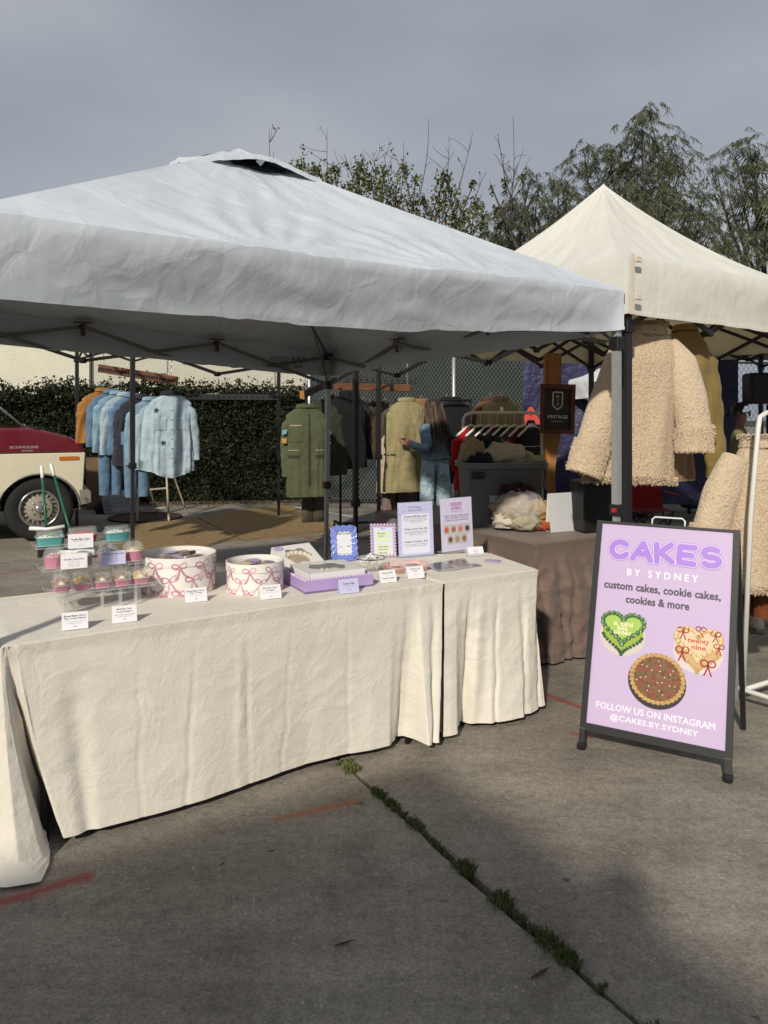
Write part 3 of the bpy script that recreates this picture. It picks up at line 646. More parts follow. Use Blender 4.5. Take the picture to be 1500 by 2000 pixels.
# ---- tents further along the row
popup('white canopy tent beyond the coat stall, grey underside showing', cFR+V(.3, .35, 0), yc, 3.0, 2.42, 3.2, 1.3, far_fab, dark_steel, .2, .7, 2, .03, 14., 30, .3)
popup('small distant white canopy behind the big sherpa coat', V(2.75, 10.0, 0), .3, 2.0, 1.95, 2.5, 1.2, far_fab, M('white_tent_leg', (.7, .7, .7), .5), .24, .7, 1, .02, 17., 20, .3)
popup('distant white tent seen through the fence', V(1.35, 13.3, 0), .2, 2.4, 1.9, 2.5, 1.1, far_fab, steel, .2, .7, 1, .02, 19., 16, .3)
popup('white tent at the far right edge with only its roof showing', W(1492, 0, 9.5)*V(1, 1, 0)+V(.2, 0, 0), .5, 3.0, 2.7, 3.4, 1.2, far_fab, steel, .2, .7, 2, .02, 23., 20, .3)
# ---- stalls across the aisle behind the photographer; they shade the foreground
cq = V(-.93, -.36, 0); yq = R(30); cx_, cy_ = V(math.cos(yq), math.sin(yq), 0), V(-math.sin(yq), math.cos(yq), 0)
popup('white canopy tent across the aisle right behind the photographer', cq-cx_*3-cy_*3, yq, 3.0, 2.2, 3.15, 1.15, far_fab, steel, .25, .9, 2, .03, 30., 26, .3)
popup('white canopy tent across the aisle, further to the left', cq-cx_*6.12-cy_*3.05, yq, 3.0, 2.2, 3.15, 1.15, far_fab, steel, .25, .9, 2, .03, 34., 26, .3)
# ================================================================== TABLES AND CLOTHS
ZT = .725
def cloth_mat(name, col, bump=.5):
    m = bpy.data.materials.new(name); m.use_nodes = True; nt = m.node_tree; N = nt.nodes; L = nt.links; b = N['Principled BSDF']
    b.inputs['Roughness'].default_value = .9; b.inputs['Specular IOR Level'].default_value = .15; b.inputs['Sheen Weight'].default_value = .15
    tc = N.new('ShaderNodeTexCoord')
    n = N.new('ShaderNodeTexNoise'); n.inputs['Scale'].default_value = 5; n.inputs['Detail'].default_value = 8; L.new(tc.outputs['Object'], n.inputs['Vector'])
    r = N.new('ShaderNodeValToRGB'); e = r.color_ramp.elements; e[0].position = .3; e[1].position = .7; e[0].color = (*[x*.9 for x in col], 1); e[1].color = (*col, 1); L.new(n.outputs['Fac'], r.inputs[0]); L.new(r.outputs[0], b.inputs['Base Color'])
    prev = None
    for s, d, k, dis, mode in ((320, .0014, bump, 0, 0), (75, .003, bump*.8, .5, 0), (9, .014, bump*.6, 1.6, 1), (4, .022, bump*.6, 1.4, 1)):
        n = N.new('ShaderNodeTexNoise'); n.inputs['Scale'].default_value = s; n.inputs['Detail'].default_value = 3; n.inputs['Distortion'].default_value = dis; L.new(tc.outputs['Object'], n.inputs['Vector']); h = n.outputs['Fac']
        if mode:
            a = N.new('ShaderNodeMath'); a.operation = 'SUBTRACT'; L.new(h, a.inputs[0]); a.inputs[1].default_value = .5; ab = N.new('ShaderNodeMath'); ab.operation = 'ABSOLUTE'; L.new(a.outputs[0], ab.inputs[0]); h = ab.outputs[0]
        u = N.new('ShaderNodeBump'); u.inputs['Strength'].default_value = k; u.inputs['Distance'].default_value = d; L.new(h, u.inputs['Height'])
        if prev: L.new(prev, u.inputs['Normal'])
        prev = u.outputs[0]
    L.new(prev, b.inputs['Normal']); return m
cotton = cloth_mat('cream_cotton', (.78, .735, .64)); brown_cloth = cloth_mat('brown_satin', (.19, .135, .112), .35); brown_cloth.node_tree.nodes['Principled BSDF'].inputs['Roughness'].default_value = .55
def table(label, c4, z):
    """folding table: top of corners FL, FR, RR, RL"""
    t = thing('folding_table', label, 'table', sum(c4, V(0, 0, 0))/4); m = MB(); m.prism([V(q.x, q.y, z-.045) for q in c4], (0, 0, .04)); m.build('table_top', M('table_plastic', (.5, .5, .48), .5), t, False)
    c = sum(c4, V(0, 0, 0))/4
    for q in c4:
        e = q.lerp(c, .14); m = MB(); m.tube([V(e.x, e.y, z-.045), V(e.x, e.y, 0)], .014, 8); m.build('leg', dark_steel, t)
    return t
def polyl(P, s):
    """point at fraction s (0..1) of index along list P of tuples"""
    x = s*(len(P)-1); i = min(int(x), len(P)-2); return P[i].lerp(P[i+1], x-i)
def skirt(m, top, bot, hem, nu, nv, wr, seed, creases=(), ease=1.6, out=None):
    """hanging cloth between a top path and a bottom path; hem = z of hem along the path; creases = (s, width, depth, tilt)"""
    pa = [0.0]
    for i in range(1, len(top)): pa.append(pa[-1]+max((top[i]-top[i-1]).length, (bot[i]-bot[i-1]).length))
    Ltot = pa[-1]; ks = [x/Ltot for x in pa]
    def at(P, s):
        i = 0
        while i < len(ks)-2 and s > ks[i+1]: i += 1
        return P[i].lerp(P[i+1], (s-ks[i])/max(1e-9, ks[i+1]-ks[i]))
    hemk = [x for x in hem]
    def f(u, v):
        a, b_ = at(top, u), at(bot, u); e = .002; t1, t0 = at(bot, min(1, u+e)), at(bot, max(0, u-e)); d = (t1-t0); d.z = 0
        n = V(d.y, -d.x, 0).normalized() if d.length > 1e-7 else V(0, -1, 0)
        zh = interp(ks, hemk, u); s = u*Ltot
        w_ = v**ease; P = a.lerp(b_, w_); P.z = a.z+(zh-a.z)*v
        k = min(1, v*3)
        q = wr*(1.3*nz3(s*1.7+v*.3, v*.9, seed)+.45*nz3(s*5+v*1.5, v*1.8, seed+3)+.55*abs(nz3(s*7-v*3, v*5, seed+6))+.4*abs(nz3(s*6+v*5, v*7, seed+11))+.3*abs(nz3(s*15+v*7, v*12, seed+15)))
        for cs, cw, cdp, tl in creases:
            x = (s-(cs+tl*v+.012*nz3(v*5, cs*9)))/cw
            if abs(x) < 3: q += cdp*math.exp(-x*x)*min(1, v*2.5)*(.6+.6*nz3(v*3.3, cs*4)+.4)
        P += n*q*k
        if v < .06: P -= n*.006*(1-v/.06)
        return P
    m.grid(f, nu, nv)
    # hem band
    m.grid(lambda u, v: f(u, 1-.03*(1-v))+(lambda d: V(d.y, -d.x, 0).normalized()*(.0035+.0015*math.sin(u*nu*1.7)))(at(bot, min(1, u+.003))-at(bot, max(0, u-.003))), nu, 3)
def roundtop(m, c4, z, wr=.0025, seed=0., nx=80, ny=40):
    a, b_, c, d = c4
    def f(u, v):
        P = a.lerp(b_, u).lerp(d.lerp(c, u), v); ed = min(u, 1-u, v, 1-v)
        return V(P.x, P.y, z+wr*(nz3(P.x*7, P.y*7, seed)+.8*abs(nz3(P.x*16, P.y*12, seed+2)))*min(1, ed*8)-.006*max(0, 1-ed*60))
    m.grid(f, nx, ny)
# --- long table and its cloth
tFL, tFR = T(2, 1265, ZT), T(864, 1139, ZT); u1 = (tFR-tFL).normalized(); b1 = V(-u1.y, u1.x, 0)
tRL, tRR = tFL+b1*.76, tFR+b1*.76
table('long folding table hidden under the cream cloth', [tFL+(u1+b1)*.02, tFR+(b1-u1)*.02, tRR-(u1+b1)*.02, tRL+(u1-b1)*.02], ZT-.012)
m = MB(); roundtop(m, [tFL, tFR, tRR, tRL], ZT, .003, 1., 110, 50)
g2 = lambda p: V(p.x, p.y, 0)
# front and left corner, walked from the right end of the front to the back of the left end
hp = [(857, 1450), (838, 1457), (820, 1451), (800, 1445), (780, 1443), (762, 1456), (725, 1466), (670, 1475), (600, 1492), (500, 1527), (400, 1563), (300, 1592), (200, 1617), (125, 1637)]
bot = []; hem = []; top = []
for px, py in hp:
    q = T(px, py, .035); bot.append(g2(q)); hem.append(.035)
    s = (q-tFL).dot(u1); top.append(tFL+u1*min((tFR-tFL).length, max(.0, s)))
top[0] = tFR.copy(); top[-1] = tFL+u1*.05
bot[2] += b1*.04; bot[3] += b1*.05; bot[4] += b1*.03
# swallow fold between the panel and the corner tail, then the tail itself and the left end
for q, z, tp in ((T(112, 1600, .05)+b1*.07, .05, tFL+u1*.03), (T(92, 1590, .05)+b1*.10, .05, tFL+u1*.02), (T(96, 1650, .02), .012, tFL+u1*.012), (T(92, 1690, .0), .008, tFL+u1*.004), (T(40, 1716, .0), .008, tFL-u1*.0), (T(-40, 1716, .0), .008, tFL+b1*.01-u1*.002), (T(-120, 1690, .0), .008, tFL+b1*.03), (tFL+b1*.1-u1*.10, .02, tFL+b1*.08), (tFL+b1*.35-u1*.05, .03, tFL+b1*.33), (tRL-u1*.05, .03, tRL)):
    bot.append(g2(q)); hem.append(z); top.append(tp.copy())
cr = [(.05, .02, .02, 0), (.30, .006, .004, .02), (.335, .02, -.006, .02), (.64, .006, .004, -.02), (.90, .006, .0035, .03), (1.10, .006, .006, -.015), (1.13, .012, -.004, 0), (1.30, .007, .004, .05), (1.52, .006, .0035, .0), (1.75, .05, .015, .0), (2.16, .03, .02, .02), (2.3, .03, -.02, 0)]
skirt(m, top, bot, hem, 380, 110, .0055, 2., cr, 1.5)
# pool of cloth at the corner
pp = [T(98, 1640, .05), T(96, 1694, .0), T(80, 1730, .0), T(10, 1742, .0), T(-70, 1735, .0), T(-140, 1700, 0)]
pi_ = [T(85, 1600, .06), T(60, 1650, .05), T(40, 1670, .05), T(0, 1680, .06), T(-60, 1680, .05), T(-120, 1660, .05)]
m.grid(lambda u, v: (lambda A, B: A.lerp(B, v)+V(0, 0, .012+.045*(1-v)**1.5+.035*abs(nz3(u*3.2+v*2, v*2.5, 4))*math.sin(math.pi*min(1, v*.8+.15))-(A.lerp(B, v)).z))(polyl(pi_, u), polyl(pp, u)), 50, 24)
# right end and back
skirt(m, [tRR, tFR.lerp(tRR, .5), tFR], [g2(tRR+u1*.01), g2(tFR.lerp(tRR, .5)+u1*.01), g2(tFR+u1*.004)], [.04, .04, .04], 50, 30, .006, 5.)
skirt(m, [tRL, tRR], [g2(tRL+b1*.03), g2(tRR+b1*.03)], [.1, .1], 70, 24, .012, 7.)
tag(m.build('tablecloth', cotton, None), 'long cream cotton tablecloth with its left corner pooled on the ground', 'tablecloth')
# --- short table next to it
sFL, sFR, sRR, sRL = tFR+u1*.012+V(0, 0, 0), T(1050, 1113, ZT), T(953, 1080, ZT), tRR+u1*.015
table('short folding table at the right end of the cake display', [sFL.lerp(sRR, .04), sFR.lerp(sRL, .04), sRR.lerp(sFL, .04), sRL.lerp(sFR, .04)], ZT-.012)
m = MB(); roundtop(m, [sFL, sFR, sRR, sRL], ZT+.001, .002, 8., 60, 40)
us = (sFR-sFL).normalized(); bs_ = V(-us.y, us.x, 0)
hp2 = [(1042, 1392), (1025, 1402), (1003, 1407), (960, 1414), (919, 1420), (905, 1428), (893, 1433), (880, 1437), (866, 1439)]
bot = [g2(T(x, y, .03)) for x, y in hp2]; top = [sFR-us*.0, sFR-us*.05, sFL.lerp(sFR, .75), sFL.lerp(sFR, .5), sFL.lerp(sFR, .27), sFL.lerp(sFR, .18), sFL.lerp(sFR, .12), sFL.lerp(sFR, .06), sFL]
bot[4] += bs_*.07; bot[5] += bs_*.05
bR = sFR+V(.06, .03, 0); bq = sRR+V(.07, .06, 0)
bot = [g2(bq), g2(bR.lerp(bq, .55)), g2(bR+V(-.01, -.0, 0))]+bot; top = [sRR, sFR.lerp(sRR, .5), sFR.lerp(sRR, .06)]+top; hem = [.05, .05, .04]+[.03]*9
skirt(m, top, bot, hem, 170, 80, .009, 9., [(.55, .012, .012, .02), (.78, .02, .014, -.1), (.92, .01, .01, 0), (1.02, .03, -.02, .03), (1.1, .012, .015, .0)], 1.4)
skirt(m, [sRL, sRR], [g2(sRL+bs_*.03), g2(sRR+bs_*.03)], [.1, .1], 40, 20, .01, 12.)
tag(m.build('tablecloth', cotton, None), 'short cream tablecloth over the right end table', 'tablecloth')
# --- brown side table running back under the tent edge
ZB = .72
nFL = T(1046, 1064, ZB); ub = V(math.cos(.56), math.sin(.56), 0); bb = V(-ub.y, ub.x, 0)
nFR, nRL = nFL+ub*.74, nFL+bb*1.83; nRR = nRL+ub*.74
table('side table under the brown cloth', [nFL+(ub+bb)*.02, nFR+(bb-ub)*.02, nRR-(ub+bb)*.02, nRL+(ub-bb)*.02], ZB-.012)
m = MB(); roundtop(m, [nFL, nFR, nRR, nRL], ZB, .004, 13., 50, 90)
o_ = .10
skirt(m, [nRR, nFR, nFR, nFL, nFL, nRL, nRL, nRR], [g2(nRR+ub*.05), g2(nFR+ub*.05+bb*.05), g2(nFR-bb*.09), g2(nFL-bb*o_+ub*.05), g2(nFL-ub*.13+bb*.02), g2(nRL-ub*.06), g2(nRL+bb*.05), g2(nRR+bb*.05)], [.02]*8, 460, 50, .06, 15., [(1.95, .02, .02, .1), (2.08, .03, -.025, -.12), (2.2, .02, .025, .15), (2.33, .025, -.02, -.1), (2.45, .02, .025, .05), (2.56, .03, .03, 0), (2.7, .03, .03, .1), (2.85, .02, .025, -.1), (3.0, .03, .03, .15), (3.25, .03, .025, -.1), (3.5, .03, .03, 0)], 1.3)
tag(m.build('tablecloth', brown_cloth, None), 'crumpled taupe brown cloth over the side table', 'tablecloth')
# low brown box covered with the same cloth behind the signs
m = MB(); c = T(775, 1062, .0)+V(.0, .5, 0)
m.grid(lambda u, v: c+V((u-.5)*.34+.02*nz3(u*5, v*5), .02*nz3(u*9, v*3, 3), .62*v), 20, 16); m.grid(lambda u, v: c+V((u-.5)*.34, v*.5, .62+.006*nz3(u*5, v*6)), 20, 10); m.grid(lambda u, v: c+V(-.17, u*.5, .62*v), 8, 8); m.grid(lambda u, v: c+V(.17, u*.5, .62*v), 8, 8)
tag(m.build('covered_crate', brown_cloth, None), 'low crate covered in brown cloth behind the beaded picture frame', 'crate')

# ================================================================== THINGS ON THE CAKE TABLE
YT = math.atan2(u1.y, u1.x)              # table direction
def card(label, px, py, lines, mat=None, w_=.088, h_=.062, yaw=None, z=ZT, lean=.45, group='price cards on the cake table'):
    """folded price card; px,py = middle of its front bottom edge"""
    yaw = YT-.12 if yaw is None else yaw
    c = T(px, py, z); c.z += .003; t = thing('price_card', label, 'price card', c, 0, group); u = V(math.cos(yaw), math.sin(yaw), 0); b_ = V(-u.y, u.x, 0)
    s = V(0, 0, 1)*math.cos(lean)+b_*math.sin(lean); m = MB(); a0, a1 = c-u*w_/2, c+u*w_/2; tp = s*h_; n = u.cross(s).normalized(); th = .0012
    m.prism([a0, a1, a1+tp, a0+tp], -n*th); foot = tp+b_*math.sin(lean)*h_*.9-V(0, 0, math.cos(lean)*h_); m.prism([a0+tp-n*th, a1+tp-n*th, a1+foot, a0+foot], V(0, .001, .001)); m.build('card', mat or cardm, t, False)
    X = frame(c+tp*.5+n*.0006, u, s); ti = MB(); bo = MB()
    for i, (txt, yy, ww, hh, kind) in enumerate(lines):
        put_text(ti if kind else bo, txt, X @ Matrix.Translation((0, (.5-yy)*h_, 0)), width=ww*w_, height=hh*h_, off=.012 if kind else 0, res=1)
    ti.build('lettering', inkm, t, False)
    if bo.v: bo.build('small_lettering', greyink, t, False)
    return t
lorem = lambda a, y: (a, y, .8, .07, 0)
card('price card reading Brown Butter Choco Chip Cookie Dippers at the table front', 147, 1231, [('Brown Butter Choco', .2, .84, .13, 1), ('Chip Cookie Dippers', .36, .86, .13, 1), ('a mini sized for dipping with our', .53, .8, .07, 0), ('vanilla buttercream frosting dip', .64, .5, .07, 0), ('$8', .82, .12, .1, 0)])
card('price card reading Birthday Cake Cookie Dippers at the table front', 244, 1217, [('Birthday Cake', .2, .6, .13, 1), ('Cookie Dippers', .36, .66, .13, 1), ('funfetti cookie sticks served with', .53, .8, .07, 0), ('sprinkle buttercream dip', .64, .55, .07, 0), ('$8', .82, .12, .1, 0)])
card('price card in front of the large round box', 384, 1177, [('Brown Butter Choco', .2, .84, .13, 1), ('Chip Cookies', .36, .6, .13, 1), ('served one per bag', .54, .5, .07, 0), ('$4', .8, .12, .1, 0)], w_=.09, h_=.058)
card('price card in front of the small round box', 530, 1171, [('Birthday Cake', .2, .66, .13, 1), ('Cookies', .36, .4, .13, 1), ('soft cookies loaded with sprinkles', .54, .78, .07, 0), ('$4', .82, .12, .1, 0)], w_=.092, h_=.058)
card('lavender shaded Cookie Cake price card against the lavender tray', 683, 1160, [('Cookie Cake', .3, .6, .15, 1), ('six inch cookie cake', .46, .5, .07, 0), ('$35', .74, .2, .12, 0)], lav, w_=.092, h_=.06, lean=.3)
card('price card for candles in front of the glass bowl', 760, 1139, [('Classic Candles', .22, .66, .13, 1), ('$1', .42, .1, .08, 0), ('Number Candles', .64, .7, .13, 1), ('$3', .84, .1, .08, 0)], w_=.082, h_=.058)
card('price card for toppers in front of the pink tray', 814, 1131, [('Birthday Cake', .2, .6, .13, 1), ('Toppers', .36, .36, .13, 1), ('$5', .66, .1, .1, 0)], w_=.088, h_=.058)

# ---- tiered acrylic stand
so_ = V(-1.288, 2.95, 0); su = V(math.cos(R(29)), math.sin(R(29)), 0); sb = V(-su.y, su.x, 0)
st = thing('display_stand', 'clear acrylic three tier stand holding boxed mini cakes', 'display stand', V(-1.2, 3.1, ZT))
tiers = []
for k in range(3):
    o = so_+sb*(.115*k)-su*(.012*k)+V(0, 0, .802+.073*k); Lx, Dy = .40, .115; tiers.append(o)
    m = MB(); m.prism([o, o+su*Lx, o+su*Lx+sb*Dy, o+sb*Dy], (0, 0, .003)); tr = m.build('tray', acryl, st, False)
    m = MB(); m.tube([o+V(0, 0, .012), o+su*Lx+V(0, 0, .012)], .0022, 4); m.tube([o, o+su*Lx], .0018, 4)
    for e in (o-su*.012, o+su*(Lx+.012)): m.tube([e+V(0, 0, .014), e+sb*Dy+V(0, 0, .014)], .0018, 4)
    m.tube([o-su*.012+V(0, 0, .014), o], .0018, 4); m.tube([o+su*(Lx+.012)+V(0, 0, .014), o+su*Lx], .0018, 4); m.build('tray_edge', acryle, tr, False)
for x in (.07, .20, .27, .33):
    for y, k in ((.03, 0), (.16, 1), (.28, 2)):
        if k and x in (.20,): continue
        q = so_+su*x+sb*y; m = MB(); m.box(V(q.x, q.y, (ZT+tiers[k].z)/2), (.012, .012, tiers[k].z-ZT-.001), R(29)); m.build('post', acryle, st, False)
for x in (.055, .345):
    q = so_+su*x; m = MB(); m.prism([q+sb*.02+V(0, 0, ZT+.001), q+sb*.34+V(0, 0, ZT+.001), q+sb*.34+V(0, 0, .945), q+sb*.24+V(0, 0, .945), q+sb*.23+V(0, 0, .873), q+sb*.125+V(0, 0, .873), q+sb*.115+V(0, 0, .80), q+sb*.02+V(0, 0, .80)], su*.003); m.build('side_panel', acryl, st, False)
def rrect(hx, hy, r, n=5):
    P = []
    for cx, cy, a0 in ((hx-r, hy-r, 0), (-hx+r, hy-r, 90), (-hx+r, -hy+r, 180), (hx-r, -hy+r, 270)):
        for i in range(n): a = R(a0+90*i/(n-1)); P.append((cx+r*math.cos(a), cy+r*math.sin(a)))
    return P
def loft(m, rings, cap0=True, cap1=True):
    """rings of equal point counts (Vectors)"""
    n = len(rings[0]); vs = [p for r_ in rings for p in r_]; fs = []
    for i in range(len(rings)-1):
        for j in range(n): j2 = (j+1) % n; fs.append((i*n+j, i*n+j2, i*n+n+j2, i*n+n+j))
    if cap0: fs.append(tuple(range(n-1, -1, -1)))
    if cap1: fs.append(tuple(range((len(rings)-1)*n, len(rings)*n)))
    return m.add(vs, fs)
def tub(label, o, hx, hy, h, lid, cup, top1, top2, r=.02, dome=False, yaw=R(29), group=None, sprk=60, sd=1, name='cake_cup', ridges=True):
    """pleated foil cup with icing and a clear lid"""
    t = thing(name, label, 'boxed cake' if name != 'dipper_box' else 'snack box', o, yaw, group); rr = random.Random(sd)
    pl = rrect(hx, hy, r, 7); n = len(pl)
    def ring(k, z, rid=0.0): return [V(x*k*(1+rid*(.012 if i % 2 else -.012)), y*k*(1+rid*(.012 if i % 2 else -.012)), z) for i, (x, y) in enumerate(pl)]
    m = MB(); loft(m, [ring(.86, .001), ring(.9, h*.3, ridges), ring(.97, h*.85, ridges), ring(1.04, h), ring(1.0, h+.001), ring(.93, h*.8)], True, True); m.build('cup', cup, t, True, 35, world=False)
    m = MB(); m.grid(lambda u, v: V(*(lambda a, q: (q*hx*.93*math.cos(a), q*hy*.93*math.sin(a)))(u*6.283, v), h*.92+.016*(1-v**2.2)+.004*nz3(u*9, v*6, sd)), 24, 8, True); ic = m.build('icing', top1, t, world=False)
    m = MB()
    for k in range(sprk):
        a = rr.uniform(0, 6.28); q = rr.random()**.5*.85; x, y = q*hx*.93*math.cos(a), q*hy*.93*math.sin(a); z = h*.92+.016*(1-q**2.2)+.002; an = rr.uniform(0, 6.28); d = V(math.cos(an), math.sin(an), rr.uniform(-.3, .6))*.004
        m.tube([V(x, y, z)-d, V(x, y, z)+d], .0014, 3)
    if sprk: tag(m.build('sprinkles', top2, ic, False, world=False), kind='stuff')
    m = MB()
    if dome: rs = [ring(1.06, h+.001), ring(1.05, h+.008), ring(.99, h+lid*.5), ring(.85, h+lid*.82), ring(.55, h+lid*.97), ring(.2, h+lid)]
    else: rs = [ring(1.1, h), ring(1.1, h+.004), ring(1.0, h+.006), ring(.97, h+lid*.85), ring(.9, h+lid)]
    loft(m, rs, False, True); m.build('lid', clear, t, world=False); m = MB(); m.tube([p for p in ring(1.09, h+.003)], .0012, 4, closed=True)
    if not dome: m.tube([p for p in ring(.93, h+lid*.97)], .0008, 4, closed=True)
    m.build('lid_rim', acryle, t, world=False)
    return t
teal = M('teal_foil', (.13, .47, .47), .35, .15); pinkf = M('pink_foil', (.62, .27, .36), .38, .12); redf = M('red_foil', (.42, .015, .03), .35, .1)
ice_w = M('white_icing', (.78, .74, .66), .6, var=.06, vs=60, bump=.6, bs=110, bd=.006); ice_r = M('red_icing', (.5, .03, .06), .6, bump=.6, bs=90, bd=.008); ice_p = M('pink_icing', (.6, .1, .18), .6, bump=.6, bs=90, bd=.008); ice_g = M('green_icing', (.4, .62, .42), .6, bump=.6, bs=90, bd=.008); ice_b = M('blue_icing', (.42, .6, .7), .6, bump=.6, bs=90)
sp_g = M('green_sprinkle', (.06, .33, .12), .5); sp_r = M('red_sprinkle', (.5, .01, .03), .5); sp_b = M('blue_sprinkle', (.08, .22, .35), .5); sp_y = M('yellow_sprinkle', (.7, .52, .12), .5); sp_w = M('white_sprinkle', (.85, .82, .8), .5)
o = tiers[2]+V(0, 0, .004)
tub('teal boxed mini cake with green sprinkles on the top tier', o+su*.055+sb*.05, .052, .036, .037, .026, teal, ice_w, sp_g, .014, group='mini cakes on the top tier', sd=1, sprk=110)
tub('red boxed mini cake with red icing on the top tier', o+su*.185+sb*.062, .058, .038, .036, .03, redf, ice_r, sp_r, .028, group='mini cakes on the top tier', sd=2)
tub('teal boxed mini cake with white icing, right on the top tier', o+su*.325+sb*.055, .05, .036, .037, .024, teal, ice_w, sp_b, .014, group='mini cakes on the top tier', sd=3, sprk=45)
o = tiers[1]+V(0, 0, .004)
for k, (x, ic, spn, lb) in enumerate(((.05, ice_p, sp_w, 'pink domed cupcake with raspberry pink icing on the middle tier'), (.155, ice_g, sp_w, 'domed cupcake with pale green icing on the middle tier'), (.255, ice_w, sp_b, 'pink domed cupcake with blue sprinkles on the middle tier'), (.36, ice_w, sp_y, 'pink domed cupcake with yellow sprinkles on the middle tier'))):
    tub(lb, o+su*x+sb*.055, .041, .041, .043, .042, pinkf if k != 1 else M('pink_foil_b', (.55, .3, .4), .38, .12), ic, spn, .0405, True, group='domed cupcakes on the middle tier', sd=5+k, sprk=70)
o = tiers[0]+V(0, 0, .004); cook = M('cookie_stick', (.3, .16, .06), .8, var=.35, vs=50, bump=.5, bs=90); fun = M('funfetti_stick', (.62, .46, .2), .8, var=.2, vs=60, bump=.4, bs=90)
dips = ((.05, cook, 'first clear lidded pink box of brown cookie dippers from the left'), (.126, fun, 'second clear lidded pink box, pale funfetti dippers'), (.202, cook, 'middle clear lidded pink box of dark brown cookie dippers'), (.278, cook, 'fourth clear lidded pink box with a swirl of white dip'), (.352, fun, 'rightmost clear lidded pink box of yellow funfetti dippers'))
for k, (x, cm_, lb) in enumerate(dips):
    t = tub(lb, o+su*x+sb*.06, .030, .052, .027, .034, pinkf, cm_, sp_y, .011, group='dipper boxes on the bottom tier', sd=11+k, sprk=0, name='dipper_box')
    for j in range(3):
        m = MB(); m.box((0, 0, 0), (.016, .05, .014), X=Matrix.Translation((-.017+.017*j, .014, .036+.004*(j % 2))) @ Matrix.Rotation(.25*(j-1), 4, 'Z'), bev=.004); m.build('cookie_stick', cm_, t, world=False)
    m = MB(); m.lathe([(.001, .042), (.006, .040), (.011, .034), (.015, .028)], (0, -.026, 0), 12); m.build('frosting_swirl', ice_w, t, world=False)
card('price card reading Vanilla Mini Cakes on the top tier', 158, 1072, [('Vanilla Mini Cakes', .36, .76, .14, 1), ('vanilla cake, vanilla buttercream', .5, .6, .06, 0), ('$15', .8, .14, .09, 0)], w_=.096, h_=.058, z=tiers[2].z+.004, lean=.3, group='price cards on the stand')
card('price card reading Vanilla Cupcakes on the middle tier', 145, 1112, [('Vanilla Cupcakes', .36, .78, .14, 1), ('vanilla cake', .5, .4, .06, 0), ('Each....$5', .68, .4, .09, 0), ('Four..$18', .82, .4, .09, 0)], w_=.1, h_=.058, z=tiers[1].z+.004, lean=.3, group='price cards on the stand')
card('lavender shaded Chocolate Cupcakes price card on the middle tier', 221, 1104, [('Chocolate Cupcakes', .2, .9, .14, 1), ('chocolate cake', .36, .4, .06, 0), ('Each....$5', .56, .4, .1, 0), ('Four..$18', .74, .4, .1, 0)], lav, w_=.1, h_=.055, z=tiers[1].z+.004, lean=.3, group='price cards on the stand')

# ---- round bow boxes
bowp = M('bow_print', (.66, .40, .47), .6); boxw = M('box_paper', (.80, .77, .73), .55)
bowp2 = M('bow_print_dark', (.53, .24, .33), .6)
def bow_box(label, c, r, h, n_around, rows, sd):
    t = thing('round_box', label, 'hat box', c); m = MB(); m.lathe([(r-.004, .0), (r-.004, h-.012), (r-.007, h-.012), (r-.007, .004), (.001, .004)], c, 56, cap0=True); m.build('box_base', boxw, t, True, 40)
    m = MB(); m.lathe([(r, h-.036), (r, h), (r-.003, h+.001), (r-.003, h-.036)], c, 56); m.build('lid_band', boxw, t, True, 40)
    rr = random.Random(sd); A, B = MB(), MB()
    def S(mb, pts, w_, a0, z0, rad):
        P = []; nn = []
        for x, z in pts:
            a = a0+x/rad; nv = V(math.cos(a), math.sin(a), 0); P.append(c+nv*rad+V(0, 0, z0+z)); nn.append(nv)
        P2 = [p for p in P]; mb.strip(P2, w_, nn)
    k_ = .95*r/.165
    for row in range(rows):
        z = h*(.80-.36*row)
        for i in range(n_around):
            a0 = 2*math.pi*(i+(row % 2)*.5)/n_around+rr.uniform(-.05, .05); s = .05*k_*rr.uniform(.9, 1.12); tl = rr.uniform(-.2, .2)
            def rt(x, y): return (x*math.cos(tl)-y*math.sin(tl), x*math.sin(tl)+y*math.cos(tl))
            rad = r+.0008 if z > h-.036 else r-.0032
            def clampz(pts): return [(x, min(h-.003-z, max(.004-z, y))) for x, y in pts]
            for sg in (1, -1):
                lp = [rt(sg*s*.72*(1-math.cos(q))*.5, s*.27*math.sin(q)*(.35+.65*math.sin(q/2))+s*.10*(1-math.cos(q))*.5) for q in [2*math.pi*j/14 for j in range(15)]]
                S(A if sg > 0 else B, clampz(lp), .0062*k_, a0, z, rad)
                tlp = [rt(sg*s*(.05*q+.62*q*q), -s*1.15*q+.10*s*math.sin(q*6)) for q in [j/9 for j in range(10)]]
                S(B if sg > 0 else A, clampz(tlp), [(.004+.0055*q)*k_ for q in [j/9 for j in range(10)]], a0, z, rad+.0002)
            S(B, clampz([rt(-s*.09, .002), rt(s*.09, -.002)]), .009*k_, a0, z, rad+.0004)
    tag(A.build('bow_print', bowp, t), kind='stuff'); tag(B.build('bow_print', bowp2, t), kind='stuff'); return t
cb = V((348-750)/F*3.41, 3.41, ZT+.001); bow_box('large round white box with pink bow print beside the stand', cb, .165, .162, 10, 3, 3)
cs = V((498-750)/F*3.40, 3.40, ZT+.001); bow_box('small round white box with pink bow print beside the cookie cakes', cs, .127, .131, 8, 3, 5)
stick = M('round_sticker', (.5, .42, .66), .5); ck1 = M('choc_cookie', (.16, .085, .035), .8, var=.5, vs=60, bump=.5, bs=80); ck2 = M('birthday_cookie', (.42, .32, .13), .8, var=.4, vs=60, bump=.5, bs=80)
